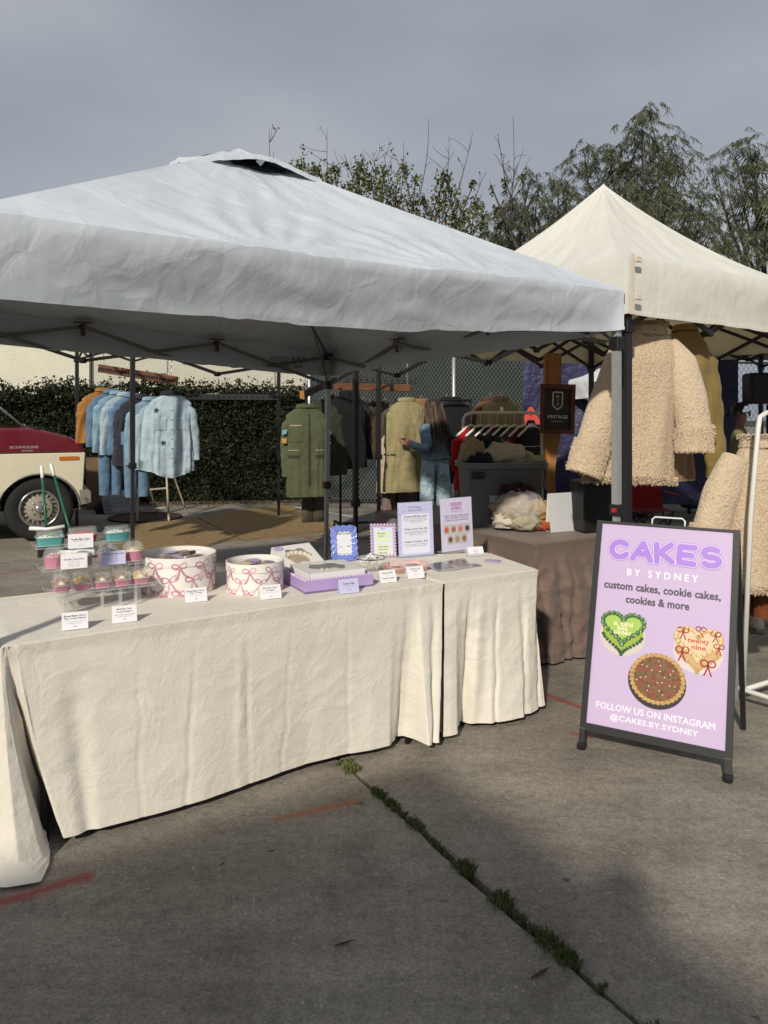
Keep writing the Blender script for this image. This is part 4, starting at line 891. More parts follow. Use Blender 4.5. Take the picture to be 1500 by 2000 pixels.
def cookie(label, c, r, mat, tilt, sd, group):
    t = thing('wrapped_cookie', label, 'cookie', c, sd*1.3, group); X = Matrix.Rotation(tilt, 4, 'X'); m = MB(); m.lathe([(.001, -.006), (r*.9, -.006), (r, 0), (r*.92, .007), (r*.5, .01), (.001, .011)], n=20, X=X); m.build('cookie', mat, t, world=False)
    m = MB(); m.grid(lambda u, v: X @ V((u-.5)*r*2.5, (v-.5)*r*2.4, .013+.004*nz3(u*9, v*9, sd)-.03*((u-.5)**4+(v-.5)**4)*4), 12, 12); m.build('wrapper', clear, t, world=False)
    m = MB(); m.lathe([(.001, .0165), (.026, .0165)], n=18, X=X @ Matrix.Translation((.005, -.01, 0)), cap1=False); m.build('sticker', stick, t, world=False)
for k, (dx, dy, dz, tl) in enumerate(((-.08, .02, .0, -.1), (.0, -.06, .012, .2), (.085, .02, .004, .12), (.01, .08, .012, .3), (-.02, .01, .02, .1), (.07, -.07, .0, -.15))):
    cookie('wrapped chocolate chip cookie with lavender sticker in the large round box', cb+V(dx, dy, .128+dz), .05, ck1, tl, k, 'cookies in the large round box')
for k, (dx, dy, dz, tl) in enumerate(((-.05, .03, 0, .1), (.02, -.045, .01, .15), (.06, .03, .004, -.1), (-.01, .0, .016, .1))):
    cookie('wrapped pale birthday cookie with lavender sticker in the small round box', cs+V(dx, dy, .1+dz), .045, ck2, tl, k+7, 'cookies in the small round box')

# ---- lavender tray with two windowed bakery boxes
lavp = M('lavender_paint', (.45, .33, .62), .35, coat=.2); lavb = M('lavender_bead', (.55, .43, .67), .3, coat=.3)
a = T(596, 1161, ZT); b_ = T(729, 1145, ZT); tu = (b_-a).normalized(); tb_ = V(-tu.y, tu.x, 0); tw, td, thh = (b_-a).length, .27, .05
t = thing('serving_tray', 'lavender tray with beaded rim under the bakery boxes', 'tray', (a+b_)/2+tb_*td/2)
m = MB(); ctr = (a+b_)/2+tb_*td/2; z0 = V(0, 0, ZT+.002)
def P_(x, y, z=0): q = a+tu*x+tb_*y; return V(q.x, q.y, ZT+.002+z)
m.prism([P_(0, 0), P_(tw, 0), P_(tw, td), P_(0, td)], (0, 0, .008)); m.build('tray_floor', lavp, t, False)
for x0, y0, x1, y1 in ((0, 0, tw, .01), (0, td-.01, tw, td), (0, .01, .01, td-.01), (tw-.01, .01, tw, td-.01)):
    m = MB(); m.prism([P_(x0, y0), P_(x1, y0), P_(x1, y1), P_(x0, y1)], (0, 0, thh)); m.build('tray_side', lavp, t, False)
bm_ = MB(); bm_.ball((0, 0, 0), .0065, 10, 7); bead0 = bm_.build('bead', lavb, t, world=False); first = True
nb = int(tw/.0135); nd = int(td/.0135); spots = [(.006+i*(tw-.012)/nb, .005) for i in range(nb+1)]+[(.006+i*(tw-.012)/nb, td-.005) for i in range(nb+1)]+[(.005, .005+i*(td-.01)/nd) for i in range(1, nd)]+[(tw-.005, .005+i*(td-.01)/nd) for i in range(1, nd)]
for x, y in spots:
    o = bead0 if first else bead0.copy()
    if not first: COL.objects.link(o)
    first = False; o.location = P_(x, y, thh+.003)-wmat(t).translation
# handle slot on the front face
m = MB(); q = P_(tw*.62, -.001, thh*.55); m.box(q, (.1, .006, .012), math.atan2(tu.y, tu.x), bev=.004); m.build('handle_slot', M('slot_lilac', (.6, .52, .7), .5), t, False)  # slot drawn as a bar of paler lilac
wbox = M('bakery_box', (.80, .79, .77), .5); film = M('window_film', (1, 1, 1), .03, alpha=.22, spec=.8)
def wavy(hx, hy, n=64):
    P = []
    for i in range(n):
        a_ = 2*math.pi*i/n; c_, s_ = math.cos(a_), math.sin(a_); k = 1+.10*math.cos(6*a_); q = (abs(c_)**3+abs(s_)**3)**(-1/3); P.append((hx*c_*q*k*.86, hy*s_*q*k*.86))
    return P
def bakery_box(label, X, w_, d, h, inside):
    """box local: x width, y depth, z up; window in the top"""
    t = thing('bakery_box', label, 'cake box', X.translation); m = MB()
    for p0, p1 in (((0, 0), (w_, 0)), ((w_, 0), (w_, d)), ((w_, d), (0, d)), ((0, d), (0, 0))): m.prism([X @ V(*p0, 0), X @ V(*p1, 0), X @ V(*p1, h), X @ V(*p0, h)], (X.to_3x3() @ V(0, 0, 1)).cross(X.to_3x3() @ V(p1[0]-p0[0], p1[1]-p0[1], 0)).normalized()*.002)
    m.poly([X @ V(0, 0, 0), X @ V(0, d, 0), X @ V(w_, d, 0), X @ V(w_, 0, 0)]); m.build('box_side', wbox, t, False)
    wp = [(x+w_/2, y+d/2) for x, y in wavy(w_*.36, d*.36)]; n = len(wp); m = MB()
    outer = []
    for x, y in wp:
        dx, dy = x-w_/2, y-d/2; k = min((w_/2)/max(1e-6, abs(dx)), (d/2)/max(1e-6, abs(dy))); outer.append((w_/2+dx*k, d/2+dy*k))
    for cx, cy in ((0, 0), (w_, 0), (w_, d), (0, d)):
        i = min(range(n), key=lambda i: (outer[i][0]-cx)**2+(outer[i][1]-cy)**2); outer[i] = (cx, cy)
    vs = [X @ V(x, y, h) for x, y in outer]+[X @ V(x, y, h) for x, y in wp]+[X @ V(x, y, h-.002) for x, y in wp]; m.add(vs, [(i, (i+1) % n, n+(i+1) % n, n+i) for i in range(n)]+[(n+i, n+(i+1) % n, 2*n+(i+1) % n, 2*n+i) for i in range(n)]); ld = m.build('lid', wbox, t, False)
    m = MB(); m.poly([X @ V(x, y, h-.0025) for x, y in wp]); m.build('window', film, ld, False)
    return t
# flat box in the tray
Xb = frame(P_(.03, .02, .012), tu, tb_); bakery_box('white windowed bakery box lying in the lavender tray', Xb, .27, .235, .068, 0)
tc_ = thing('cookie_cake', 'cookie cake with piped rim inside the flat bakery box', 'cookie cake', Xb @ V(.135, .118, .005)); m = MB(); m.lathe([(.001, .004), (.095, .004), (.1, .015), (.095, .026), (.001, .028)], Xb @ V(.135, .118, 0), 28); m.build('cookie', M('cookie_cake', (.22, .12, .05), .8, var=.4, vs=50), tc_)
m = MB()
for k in range(22): a_ = k*2*math.pi/22; m.ball((Xb @ V(.135+.09*math.cos(a_), .118+.09*math.sin(a_), .032)), .013, 8, 6, (1, 1, .8))
m.build('piped_rim', M('buttercream', (.74, .67, .5), .55), tc_)
# propped up box behind: leans back on the tray wall
lb0 = W(574, 1118, 3.56)
pl, pr, tl_, tr_ = W(562, 1112, 3.62), W(642, 1100, 3.73), W(531, 1067, 3.80), W(611, 1058, 3.92)
xd = (pr-pl).normalized(); yd = ((tl_-pl)).normalized(); X3 = frame(pl-V(0, 0, .0), xd, yd); X3 = X3 @ Matrix.Translation((0, 0, -.06)); bw = .205; bdp = .21
bakery_box('white windowed bakery box propped up behind, showing a cookie inside', X3, bw, bdp, .06, 0)
q = X3 @ V(bw/2, bdp/2, .012); tc2 = thing('cookie_cake', 'cookie cake with cream piping inside the propped up box', 'cookie cake', q); XR = X3 @ Matrix.Translation((bw/2, bdp*.46, .012))
m = MB(); m.lathe([(.001, 0), (.075, 0), (.08, .012), (.07, .022), (.001, .024)], n=26, X=XR); m.build('cookie', M('cookie_cake2', (.36, .22, .09), .8, var=.3, vs=50), tc2)
m = MB(); rr = random.Random(4)
for k in range(18): a_ = k*2*math.pi/18; m.ball(XR @ V(.066*math.cos(a_), .066*math.sin(a_), .028), .014, 8, 6)
m.build('piped_rim', M('buttercream_b', (.76, .68, .52), .55), tc2)
m = MB(); m.lathe([(.001, .0), (.021, .0)], n=18, X=X3 @ Matrix.Translation((.03, bdp-.024, .0612)), sx=1.3); tag(m.build('round_sticker', stick, None), 'lavender oval sticker on the propped up bakery box', 'sticker')
# support block behind the propped box
m = MB(); qq = (X3 @ V(bw/2, bdp*.6, 0)); m.box((qq.x+.02, qq.y+.05, (ZT+qq.z)/2-.02), (.16, .12, qq.z-ZT-.06), YT); tag(m.build('riser_block', wbox, None, False), 'white carton holding up the tilted bakery box', 'carton')

# ---- picture frames
def stand_frame(px_l, py_b, px_r, py_b2, D, w_, h_, lean): pass
def fplane(pbl, pbr, ptl, D0, D1, lean):
    a = W(*pbl, D0); b_ = W(*pbr, D1); u = (b_-a); u.z = 0; w_ = u.length; u.normalize(); bk = V(-u.y, u.x, 0); s = V(0, 0, math.cos(lean))+bk*math.sin(lean); a.z = b_.z = (a.z+b_.z)/2
    return a, u, s, u.cross(s).normalized(), w_
bluef = M('periwinkle_glaze', (.19, .25, .66), .3, coat=.4); paper = M('frame_paper', (.74, .75, .80), .35, coat=.3)
a, u, s, n, w_ = fplane((647, 1097), (694, 1106), None, 3.86, 3.80, .28)
a = T(648, 1098, ZT)+V(0, 0, .002); u = V(math.cos(.28), math.sin(.28), 0); bk = V(-u.y, u.x, 0); s = V(0, 0, math.cos(.25))+bk*math.sin(.25); n = u.cross(s).normalized(); fw, fh = .142, .185
t = thing('picture_frame', 'periwinkle blue wavy frame with the pay notice', 'picture frame', a+u*fw/2)
def FP(x, y, z=0): return a+u*(x+fw/2)+s*(y+fh/2)+n*z
for k in range(4):
    hx, hy = fw/2-.004-k*.0072, fh/2-.004-k*.0072; P = []
    N_ = 120; base = rrect(hx, hy, .02, 6)
    per = []; Lp = 0
    bl = base+[base[0]]
    for i in range(len(base)):
        seg_ = math.dist(bl[i], bl[i+1]); ns = max(1, int(seg_/.005))
        for j in range(ns):
            tt = j/ns; x, y = bl[i][0]+(bl[i+1][0]-bl[i][0])*tt, bl[i][1]+(bl[i+1][1]-bl[i][1])*tt; P.append((x, y, Lp+seg_*tt))
        Lp += seg_
    nw = 17; Q = []
    for x, y, l in P:
        r_l = math.hypot(x, y); wv = .0032*math.sin(2*math.pi*nw*l/Lp); Q.append(FP(x*(1+wv/r_l), y*(1+wv/r_l), .004))
    m = MB(); m.tube(Q, .0052, 6, closed=True); m.build('wavy_ridge', bluef, t)
m = MB(); m.prism([FP(x, y, -.004) for x, y in rrect(fw/2-.012, fh/2-.012, .02, 5)], n*.004); m.build('backing', bluef, t, False)
m = MB(); m.poly([FP(x, y, .0015) for x, y in rrect(fw/2-.028, fh/2-.028, .012, 5)]); m.build('notice', paper, t, False)
m = MB(); Xf = frame(FP(0, 0, .002), u, s); put_text(m, 'scan to pay', Xf @ Matrix.Translation((0, .05, 0)), width=.078, height=.012, off=.02); put_text(m, 'venmo', Xf @ Matrix.Translation((-.02, -.018, 0)), width=.02, height=.005); put_text(m, 'Zelle', Xf @ Matrix.Translation((.024, -.016, 0)), width=.02, height=.008, off=.01); put_text(m, '@cakes.by.sydney', Xf @ Matrix.Translation((0, -.055, 0)), width=.06, height=.006); m.build('lettering', inkm, t, False)
m = MB(); m.prism([FP(-.02, 0, -.005), FP(.02, 0, -.005), FP(.02, -fh/2, -.06), FP(-.02, -fh/2, -.06)], bk*.002); m.build('easel', bluef, t, False)
# beaded frame
pinkb = M('lilac_bead', (.58, .44, .62), .3, coat=.35)
a = T(724, 1090, ZT)+V(0, 0, .002); u = V(math.cos(.12), math.sin(.12), 0); bk = V(-u.y, u.x, 0); s = V(0, 0, math.cos(.27))+bk*math.sin(.27); n = u.cross(s).normalized(); fw, fh = .142, .178
t = thing('picture_frame', 'lilac beaded picture frame with the price list', 'picture frame', a+u*fw/2)
m = MB(); m.prism([FP(x, y, -.004) for x, y in ((-fw/2+.008, -fh/2+.004), (fw/2-.008, -fh/2+.004), (fw/2-.008, fh/2-.006), (-fw/2+.008, fh/2-.006))], n*.006); m.build('frame_board', pinkb, t, False)
m = MB(); m.poly([FP(x, y, .0032) for x, y in ((-.051, -fh/2+.006), (.051, -fh/2+.006), (.051, .07), (-.051, .07))]); m.build('price_list', M('list_paper', (.60, .68, .82), .35, coat=.3), t, False)
for y0, y1 in ((-.005, .052), (-.075, -.02)): m = MB(); m.poly([FP(x, y, .0038) for x, y in ((-.043, y0), (.04, y0), (.04, y1), (-.043, y1))]); m.build('list_panel', M('list_panel', (.62, .68, .50), .5), t, False)
Xf = frame(FP(0, 0, .0044), u, s); m = MB()
for txt, x, y, ww in (('Mini Cakes', -.008, .04, .04), ('Cupcakes', -.01, .025, .035), ('Classic Flavors', .0, -.032, .052), ('Single Cookies', -.002, -.047, .05), ('Cookie Cakes', -.004, -.064, .045)): put_text(m, txt, Xf @ Matrix.Translation((x, y, 0)), width=ww, height=.0075, off=.015)
m.build('lettering', inkm, t, False); m = MB(); put_text(m, 'MENU', Xf @ Matrix.Translation((0, .064, 0)), width=.026, height=.008, off=.02); m.build('lettering', M('violet_ink', (.3, .16, .5), .5), t, False)
bm_ = MB(); bm_.ball((0, 0, 0), .0092, 12, 8); bead0 = bm_.build('bead', pinkb, t, world=False); first = True; sp_ = []
for i in range(8): sp_ += [(-fw/2+.008+i*(fw-.016)/7, fh/2-.004)]
for i in range(1, 10): sp_ += [(-fw/2+.008, fh/2-.004-i*(fh-.01)/10), (fw/2-.008, fh/2-.004-i*(fh-.01)/10)]
for i in range(8): sp_ += [(-fw/2+.008+i*(fw-.016)/7, -fh/2+.008)]
for x, y in sp_:
    o = bead0 if first else bead0.copy()
    if not first: COL.objects.link(o)
    first = False; o.location = FP(x, y, .003)-wmat(t).translation
m = MB(); m.prism([FP(-.02, 0, -.005), FP(.02, 0, -.005), FP(.02, -fh/2, -.06), FP(-.02, -fh/2, -.06)], bk*.002); m.build('easel', pinkb, t, False)

# ---- glass bowl of wrapped candles
c = T(722, 1121, ZT)+V(0, .07, .001); t = thing('glass_bowl', 'clear glass bowl with dark rim on the table', 'bowl', c); glass = M('glass', (.96, .98, .98), .03, alpha=.2, spec=.9)
m = MB(); m.lathe([(.001, .003), (.03, .003), (.045, .012), (.066, .04), (.077, .066), (.075, .066), (.063, .04), (.042, .015), (.001, .008)], c, 36); m.build('bowl', glass, t); m = MB(); m.tube([c+V(.077*math.cos(k*.1745), .077*math.sin(k*.1745), .066) for k in range(36)], .0022, 6, closed=True); m.build('rim', M('dark_rim', (.03, .02, .04), .2), t)
rr = random.Random(6); foil = [M('gold_candle', (.6, .45, .2), .3, .5), M('silver_candle', (.6, .6, .62), .25, .6), M('white_candle', (.75, .7, .62), .4)]
for k in range(14):
    a_ = rr.uniform(0, 6.28); q = c+V(math.cos(a_)*rr.uniform(0, .04), math.sin(a_)*rr.uniform(0, .04), rr.uniform(.025, .06)); d = V(rr.gauss(0, 1), rr.gauss(0, 1), rr.uniform(.1, 1.2)).normalized()*rr.uniform(.025, .04)
    tt = thing('wrapped_candle', 'cellophane wrapped candle in the glass bowl', 'candle', q, 0, 'wrapped candles in the bowl'); m = MB(); m.tube([q-d, q+d], .004, 6); m.build('candle', foil[k % 3], tt)
    m = MB(); sdv = d.orthogonal().normalized()*.016; m.grid(lambda x, y: q+d*1.25*(x*2-1)+sdv*(y*2-1)+V(0, 0, .006*nz3(x*5, y*5, k)), 7, 5); m.build('wrapper', M('cellophane', (1, 1, 1), .08, alpha=.3, spec=1.0, bump=.8, bs=60, bd=.01), tt)
# ---- pink tray of toppers
c = T(794, 1118, ZT)+V(.0, .05, .001); t = thing('plastic_tray', 'pale pink tray holding cake toppers', 'tray', c); pk = M('pale_pink_plastic', (.75, .5, .46), .4); X = Matrix.Translation(c) @ Matrix.Rotation(YT-.1, 4, 'Z')
pr_ = rrect(.105, .07, .03, 7); m = MB(); loft(m, [[X @ V(x*k, y*k, z) for x, y in pr_] for k, z in ((.9, 0), (1.0, .03), (1.03, .031), (1.0, .028), (.9, .004))], True, True); m.build('tray', pk, t)
for k in range(5):
    q = X @ V(-.06+.03*k, rr.uniform(-.02, .03), .012+.002*k); tt = thing('cake_topper', 'flat wrapped cake topper lying in the pink tray', 'cake topper', q, rr.uniform(-.4, .4)+YT, 'toppers in the pink tray'); m = MB(); m.box((0, 0, 0), (.026, .075, .003), bev=.0); m.build('topper', (M('gold_topper', (.35, .22, .09), .4, .3), M('dark_topper', (.05, .05, .06), .4), M('white_topper', (.7, .66, .6), .5))[k % 3], tt, False, world=False); m = MB(); m.box((0, 0, .004), (.034, .09, .001)); m.build('wrapper', clear, tt, False, world=False)
# ---- sign holders with menus
def sign_holder(label, pbl, pbr, py_top, print_fn, sheetm):
    a = T(*pbl, ZT); b_ = T(*pbr, ZT); u = (b_-a); w_ = u.length; u.normalize(); bk = V(-u.y, u.x, 0); h_ = HC-(py_top-HY)/F*a.y-ZT; lean = .07; s = V(0, 0, math.cos(lean))+bk*math.sin(lean); n = u.cross(s).normalized(); a = a+V(0, 0, .006)
    t = thing('sign_holder', label, 'menu sign', (a+b_)/2); m = MB(); m.prism([a-u*.005-bk*.045-V(0, 0, .004), b_-bk*.045+u*.005+V(0, 0, .002), b_+bk*.04+u*.005+V(0, 0, .002), a+bk*.04-u*.005-V(0, 0, .004)], (0, 0, .004)); m.build('base', acryle, t, False)
    m = MB(); m.prism([a, a+u*w_, a+u*w_+s*h_, a+s*h_], n*.0015); m.build('sheet', sheetm, t, False); m = MB(); m.tube([a+n*.003, a+s*h_+n*.003, a+u*w_+s*h_+n*.003, a+u*w_+n*.003], .0012, 4); m.build('acrylic_edge', acryle, t, False)
    print_fn(t, frame(a+u*w_/2+s*h_/2+n*.002, u, s), w_, h_); return t
def pr1(t, X, w_, h_):
    m = MB(); m.poly([X @ V(x, y, .0) for x, y in rrect(w_*.39, h_*.36, .012, 5)]) if False else m.poly([X @ V(x, y-h_*.09, 0) for x, y in rrect(w_*.40, h_*.37, .012, 5)]); m.build('text_panel', M('menu_panel', (.74, .75, .86), .5), t, False)
    m = MB(); put_text(m, 'Holiday', X @ Matrix.Translation((0, h_*.40, .0004)), width=w_*.36, height=h_*.055); put_text(m, 'Specials', X @ Matrix.Translation((0, h_*.345, .0004)), width=w_*.4, height=h_*.055); m.build('title', M('violet_ink2', (.22, .16, .45), .5), t, False)
    m = MB(); rr = random.Random(5)
    for k in range(46):
        while True:
            x, y = rr.uniform(-.48, .48), rr.uniform(-.49, .49)
            if abs(x) > .42 or y > .31: break
        if abs(x) < .25 and y > .3: continue
        s_ = rr.uniform(.003, .007); an = rr.random()*3; m.poly([X @ V(x*w_+s_*math.cos(an+q*1.571)*(1 if q % 2 else .35), y*h_+s_*math.sin(an+q*1.571)*(1 if q % 2 else .35), .0003) for q in range(4)])
    m.build('sprig_print', M('sprig_ink', (.36, .34, .68), .5), t, False)
    A, B = MB(), MB()
    for i, (h1_, ls) in enumerate((('Cookie Gift Box...$25', ('box of 6 cookies wrapped in a bow', '2 brown butter chocolate chip', '2 birthday cake')), ('Holiday Cookie Cake...$35', ('6" round brown butter chocolate', 'chip cookie cake with holiday', 'buttercream on top')), ('Holiday Cupcakes...$20', ('box of 4 cupcakes with holiday piping', 'choose vanilla or chocolate')))):
        y = .23-.235*i; put_text(A, h1_, X @ Matrix.Translation((0, y*h_, .0005)), width=w_*.66, height=h_*.038, off=.015)
        for j, l in enumerate(ls): put_text(B, l, X @ Matrix.Translation((0, (y-.045-.03*j)*h_, .0005)), width=w_*min(.68, .022*len(l)), height=h_*.022, off=.008, res=1)
    A.build('lettering', inkm, t, False); B.build('small_lettering', M('soft_ink', (.1, .09, .13), .6), t, False)
sign_holder('menu sign headed Holiday Specials in an acrylic holder', (779, 1090), (847, 1084), 985, pr1, M('lilac_sheet', (.56, .56, .80), .3, coat=.4))
def pr2(t, X, w_, h_):
    for off, mt, lf in ((.07, M('pink_halo', (.72, .4, .64), .5), .0003), (.01, M('violet_title', (.36, .12, .42), .5), .0006)):
        m = MB(); put_text(m, 'custom', X @ Matrix.Translation((0, h_*.385, lf)), width=w_*(.38 if off > .05 else .355), height=h_*.075*(1.12 if off > .05 else 1), off=off*.5); put_text(m, 'orders', X @ Matrix.Translation((0, h_*.31, lf)), width=w_*(.34 if off > .05 else .315), height=h_*.07*(1.12 if off > .05 else 1), off=off*.5); m.build('title', mt, t, False)
    m = MB(); put_text(m, 'we can make it custom', X @ Matrix.Translation((0, h_*.245, .0005)), width=w_*.38, height=h_*.017); put_text(m, 'order a custom cake, cookie', X @ Matrix.Translation((0, h_*.165, .0005)), width=w_*.8, height=h_*.034, off=.008); put_text(m, 'cake, cupcakes or box of', X @ Matrix.Translation((0, h_*.12, .0005)), width=w_*.72, height=h_*.034, off=.008); put_text(m, 'cookies for your next event!', X @ Matrix.Translation((0, h_*.075, .0005)), width=w_*.78, height=h_*.034, off=.008); m.build('lettering', M('menu_ink2', (.09, .07, .1), .6), t, False)
    cols = [(.45, .06, .05), (.25, .1, .06), (.5, .12, .1), (.02, .02, .025), (.12, .04, .02), (.3, .2, .12), (.22, .1, .05)]
    for k in range(7):
        row, i = (0, k) if k < 4 else (1, k-4); cx = (-.33+.22*i)*w_ if row == 0 else (-.22+.22*i)*w_; cy = (-.09-.19*row)*h_; s_ = w_*.098
        m = MB(); m.poly([X @ V(cx+x*s_, cy+y*s_*1.2, .0005) for x, y in ((-1, -1), (1, -1), (1, 1), (-1, 1))]); ph = m.build('photo', M('photo_bg', (.55, .5, .47), .4, var=.1, vs=60), t, False)
        m = MB(); m.lathe([(.0001, .0009), (s_*.7, .0009)], n=16, X=X @ Matrix.Translation((cx, cy-.001, 0))); m.build('photo_cake', M('photo_cake%d' % k, cols[k], .4), ph, False); m = MB(); m.lathe([(s_*.3, .0013), (s_*.5, .0013)], n=14, X=X @ Matrix.Translation((cx, cy+.001, 0))); m.build('photo_icing', M('photo_icing%d' % k, tuple(min(1, c_*1.6+.12) for c_ in cols[k]), .4), ph, False)
sign_holder('menu sign headed custom orders with small cake photographs', (863, 1081), (924, 1073), 977, pr2, M('pale_lilac_sheet', (.68, .64, .82), .3, coat=.4))
# ---- business cards in a clear holder
c = T(931, 1088, ZT)+V(0, 0, .001); t = thing('card_holder', 'clear holder with white business cards at the table corner', 'card holder', c, YT-.25); m = MB(); m.box((0, .02, .003), (.1, .05, .005)); m.box((0, -.006, .011), (.1, .003, .02)); m.box((0, .042, .02), (.1, .003, .04)); m.build('holder', acryle, t, False, world=False)
m = MB(); Xc = Matrix.Translation((0, .016, .026)) @ Matrix.Rotation(R(60), 4, 'X'); m.box((0, 0, 0), (.09, .05, .014), X=Xc); m.build('business_cards', cardm, t, False, world=False); m = MB(); m.lathe([(.011, .0076), (.013, .0076)], n=20, X=Xc); m.box((0, 0, 0), (.014, .003, .0004), X=Xc @ Matrix.Translation((0, 0, .0076))); m.build('emblem', M('violet_ink3', (.45, .25, .55), .5), t, False, world=False)
# ---- clear sleeve folder lying open, stickers
c = T(880, 1107, ZT)+V(0, 0, .002); t = thing('photo_folder', 'open clear sleeve photo folder lying on the short cloth', 'folder', c); fp = [T(826, 1104, ZT+.003), T(857, 1117, ZT+.003), T(942, 1106, ZT+.003), T(903, 1091, ZT+.003)]
m = MB(); m.prism(fp, (0, 0, .003)); m.build('sleeve', M('grey_sleeve', (.36, .37, .42), .12, coat=.6, spec=.8), t, False)
for s0, s1, col in ((.1, .45, (.13, .11, .09)), (.55, .92, (.05, .045, .05))):
    q = lambda x, y: fp[0].lerp(fp[3], x).lerp(fp[1].lerp(fp[2], x), y)+V(0, 0, .0036); m = MB(); m.poly([q(s0, .12), q(s0, .8), q(s1, .8), q(s1, .12)]); m.build('photo', M('folder_photo%d' % int(s0*10), col, .15, var=.8, vs=30, coat=.6, col2=(.3, .28, .26)), t, False)
for px, py, lb in ((957, 1095, 'lavender round sticker lying left of its twin'), (968, 1096, 'lavender round sticker lying right of its twin')):
    q = T(px, py, ZT+.004); m = MB(); m.lathe([(.001, .0012), (.028, .0012), (.028, 0)], q+V(0, 0, .001 if px > 960 else 0), 24); tag(m.build('round_sticker', stick, None), lb, 'sticker', 'stickers on the table')
# ---- clear plastic bag slumped behind the frames and a glass jar
rr = random.Random(12)
def blob(m, c, sx, sy, sz, amp, fr, sd, nu=28, nv=18, flat=True):
    def f(u, v):
        a_, p_ = u*6.283, (v-.5)*math.pi; d = V(math.cos(a_)*math.cos(p_), math.sin(a_)*math.cos(p_), math.sin(p_)); k = 1+amp*nz3(d.x*fr+sd, d.y*fr, d.z*fr)+amp*.6*abs(nz3(d.x*fr*2.3+sd, d.y*fr*2.3, d.z*fr*2.3))
        z = d.z*sz*k; return c+V(d.x*sx*k, d.y*sy*k, max(0, z+sz*.72) if flat else z)
    m.grid(f, nu, nv, True)
m = MB(); blob(m, T(784, 1098, ZT)+V(0, .36, -.02), .09, .08, .11, .5, 3, 2.); tag(m.build('plastic_bag', M('bag_film', (.25, .26, .27), .15, alpha=.55, spec=1., bump=1, bs=30, bd=.02), None), 'crumpled grey plastic bag behind the beaded frame', 'bag')
# ================================================================== A-FRAME SIGN
fL, fR = T(1137, 1463), T(1421, 1527); ua = (fR-fL); ua.z = 0; ua.normalize(); ba = V(-ua.y, ua.x, 0); LN = .315
sa = V(0, 0, math.cos(LN))+ba*math.sin(LN); na = ua.cross(sa).normalized(); OW = (fR-fL).length+.03; oL = fL-ua*.015
sg = thing('sidewalk_sign', 'black A-frame sidewalk sign with lavender cake poster', 'sidewalk sign', fL.lerp(fR, .5)+ba*.3)
def SP(x, y, z=0.0): return oL+ua*x+sa*y+na*z
frm_ = M('sign_frame', (.02, .021, .022), .42, .2, bump=.05, bs=300)
SH0, SH1 = .115, 1.035; FWd = .026
def bar(name, x0, y0, x1, y1, z0, z1, mat, par): 
    m = MB(); m.prism([SP(x0, y0, z0), SP(x1, y0, z0), SP(x1, y1, z0), SP(x0, y1, z0)], na*(z1-z0)); return m.build(name, mat, par, False)
bar('side_rail', 0, .01, FWd, SH1, -.012, .016, frm_, sg); bar('side_rail', OW-FWd, .01, OW, SH1, -.012, .016, frm_, sg)
bar('bottom_rail', FWd, SH0-FWd*1.3, OW-FWd, SH0, -.012, .015, frm_, sg); bar('top_rail', FWd, SH1-.012, OW-FWd, SH1-.001, -.012, .015, frm_, sg)
for x in (FWd/2, OW-FWd/2):
    m = MB(); m.box(SP(x, .012, .002)+V(0, 0, .004), (.036, .045, .034), math.atan2(ua.y, ua.x), bev=.007); m.build('foot', blackp, sg, False)
    m = MB(); m.box(SP(x, SH0-FWd, .017), (.026, .002, .003), math.atan2(ua.y, ua.x)); m.build('seam', chrome, sg, False)
PX0, PX1, PY0, PY1 = FWd, OW-FWd, SH0, SH1-.012; PW, PH = PX1-PX0, PY1-PY0
def posterm():
    m = M('poster_print', (.57, .45, .66), .3, coat=.5); nt = m.node_tree; N = nt.nodes; L = nt.links; b = N['Principled BSDF']; b.inputs['Coat Roughness'].default_value = .12
    tc = N.new('ShaderNodeTexCoord'); n = N.new('ShaderNodeTexNoise'); n.inputs['Scale'].default_value = 3.2; n.inputs['Detail'].default_value = 2; n.inputs['Distortion'].default_value = 1.2; L.new(tc.outputs['Object'], n.inputs['Vector'])
    u = N.new('ShaderNodeBump'); u.inputs['Strength'].default_value = .5; u.inputs['Distance'].default_value = .03; L.new(n.outputs['Fac'], u.inputs['Height']); L.new(u.outputs[0], b.inputs['Coat Normal']); return m
po = bar('poster', PX0, PY0, PX1, PY1, -.004, .006, posterm(), sg)
Xp = frame(SP((PX0+PX1)/2, (PY0+PY1)/2, .0064), ua, sa)
def at(u, v, z=0.0): return Xp @ Matrix.Translation(((u-.5)*PW, (.5-v)*PH, z))
whp = M('white_print', (.86, .82, .90), .35, coat=.4); dkp = M('charcoal_print', (.07, .06, .085), .4, coat=.4); puw = M('purple_print', (.40, .22, .70), .35, coat=.5); ha = M('halo_print', (.45, .31, .68), .35, coat=.4)
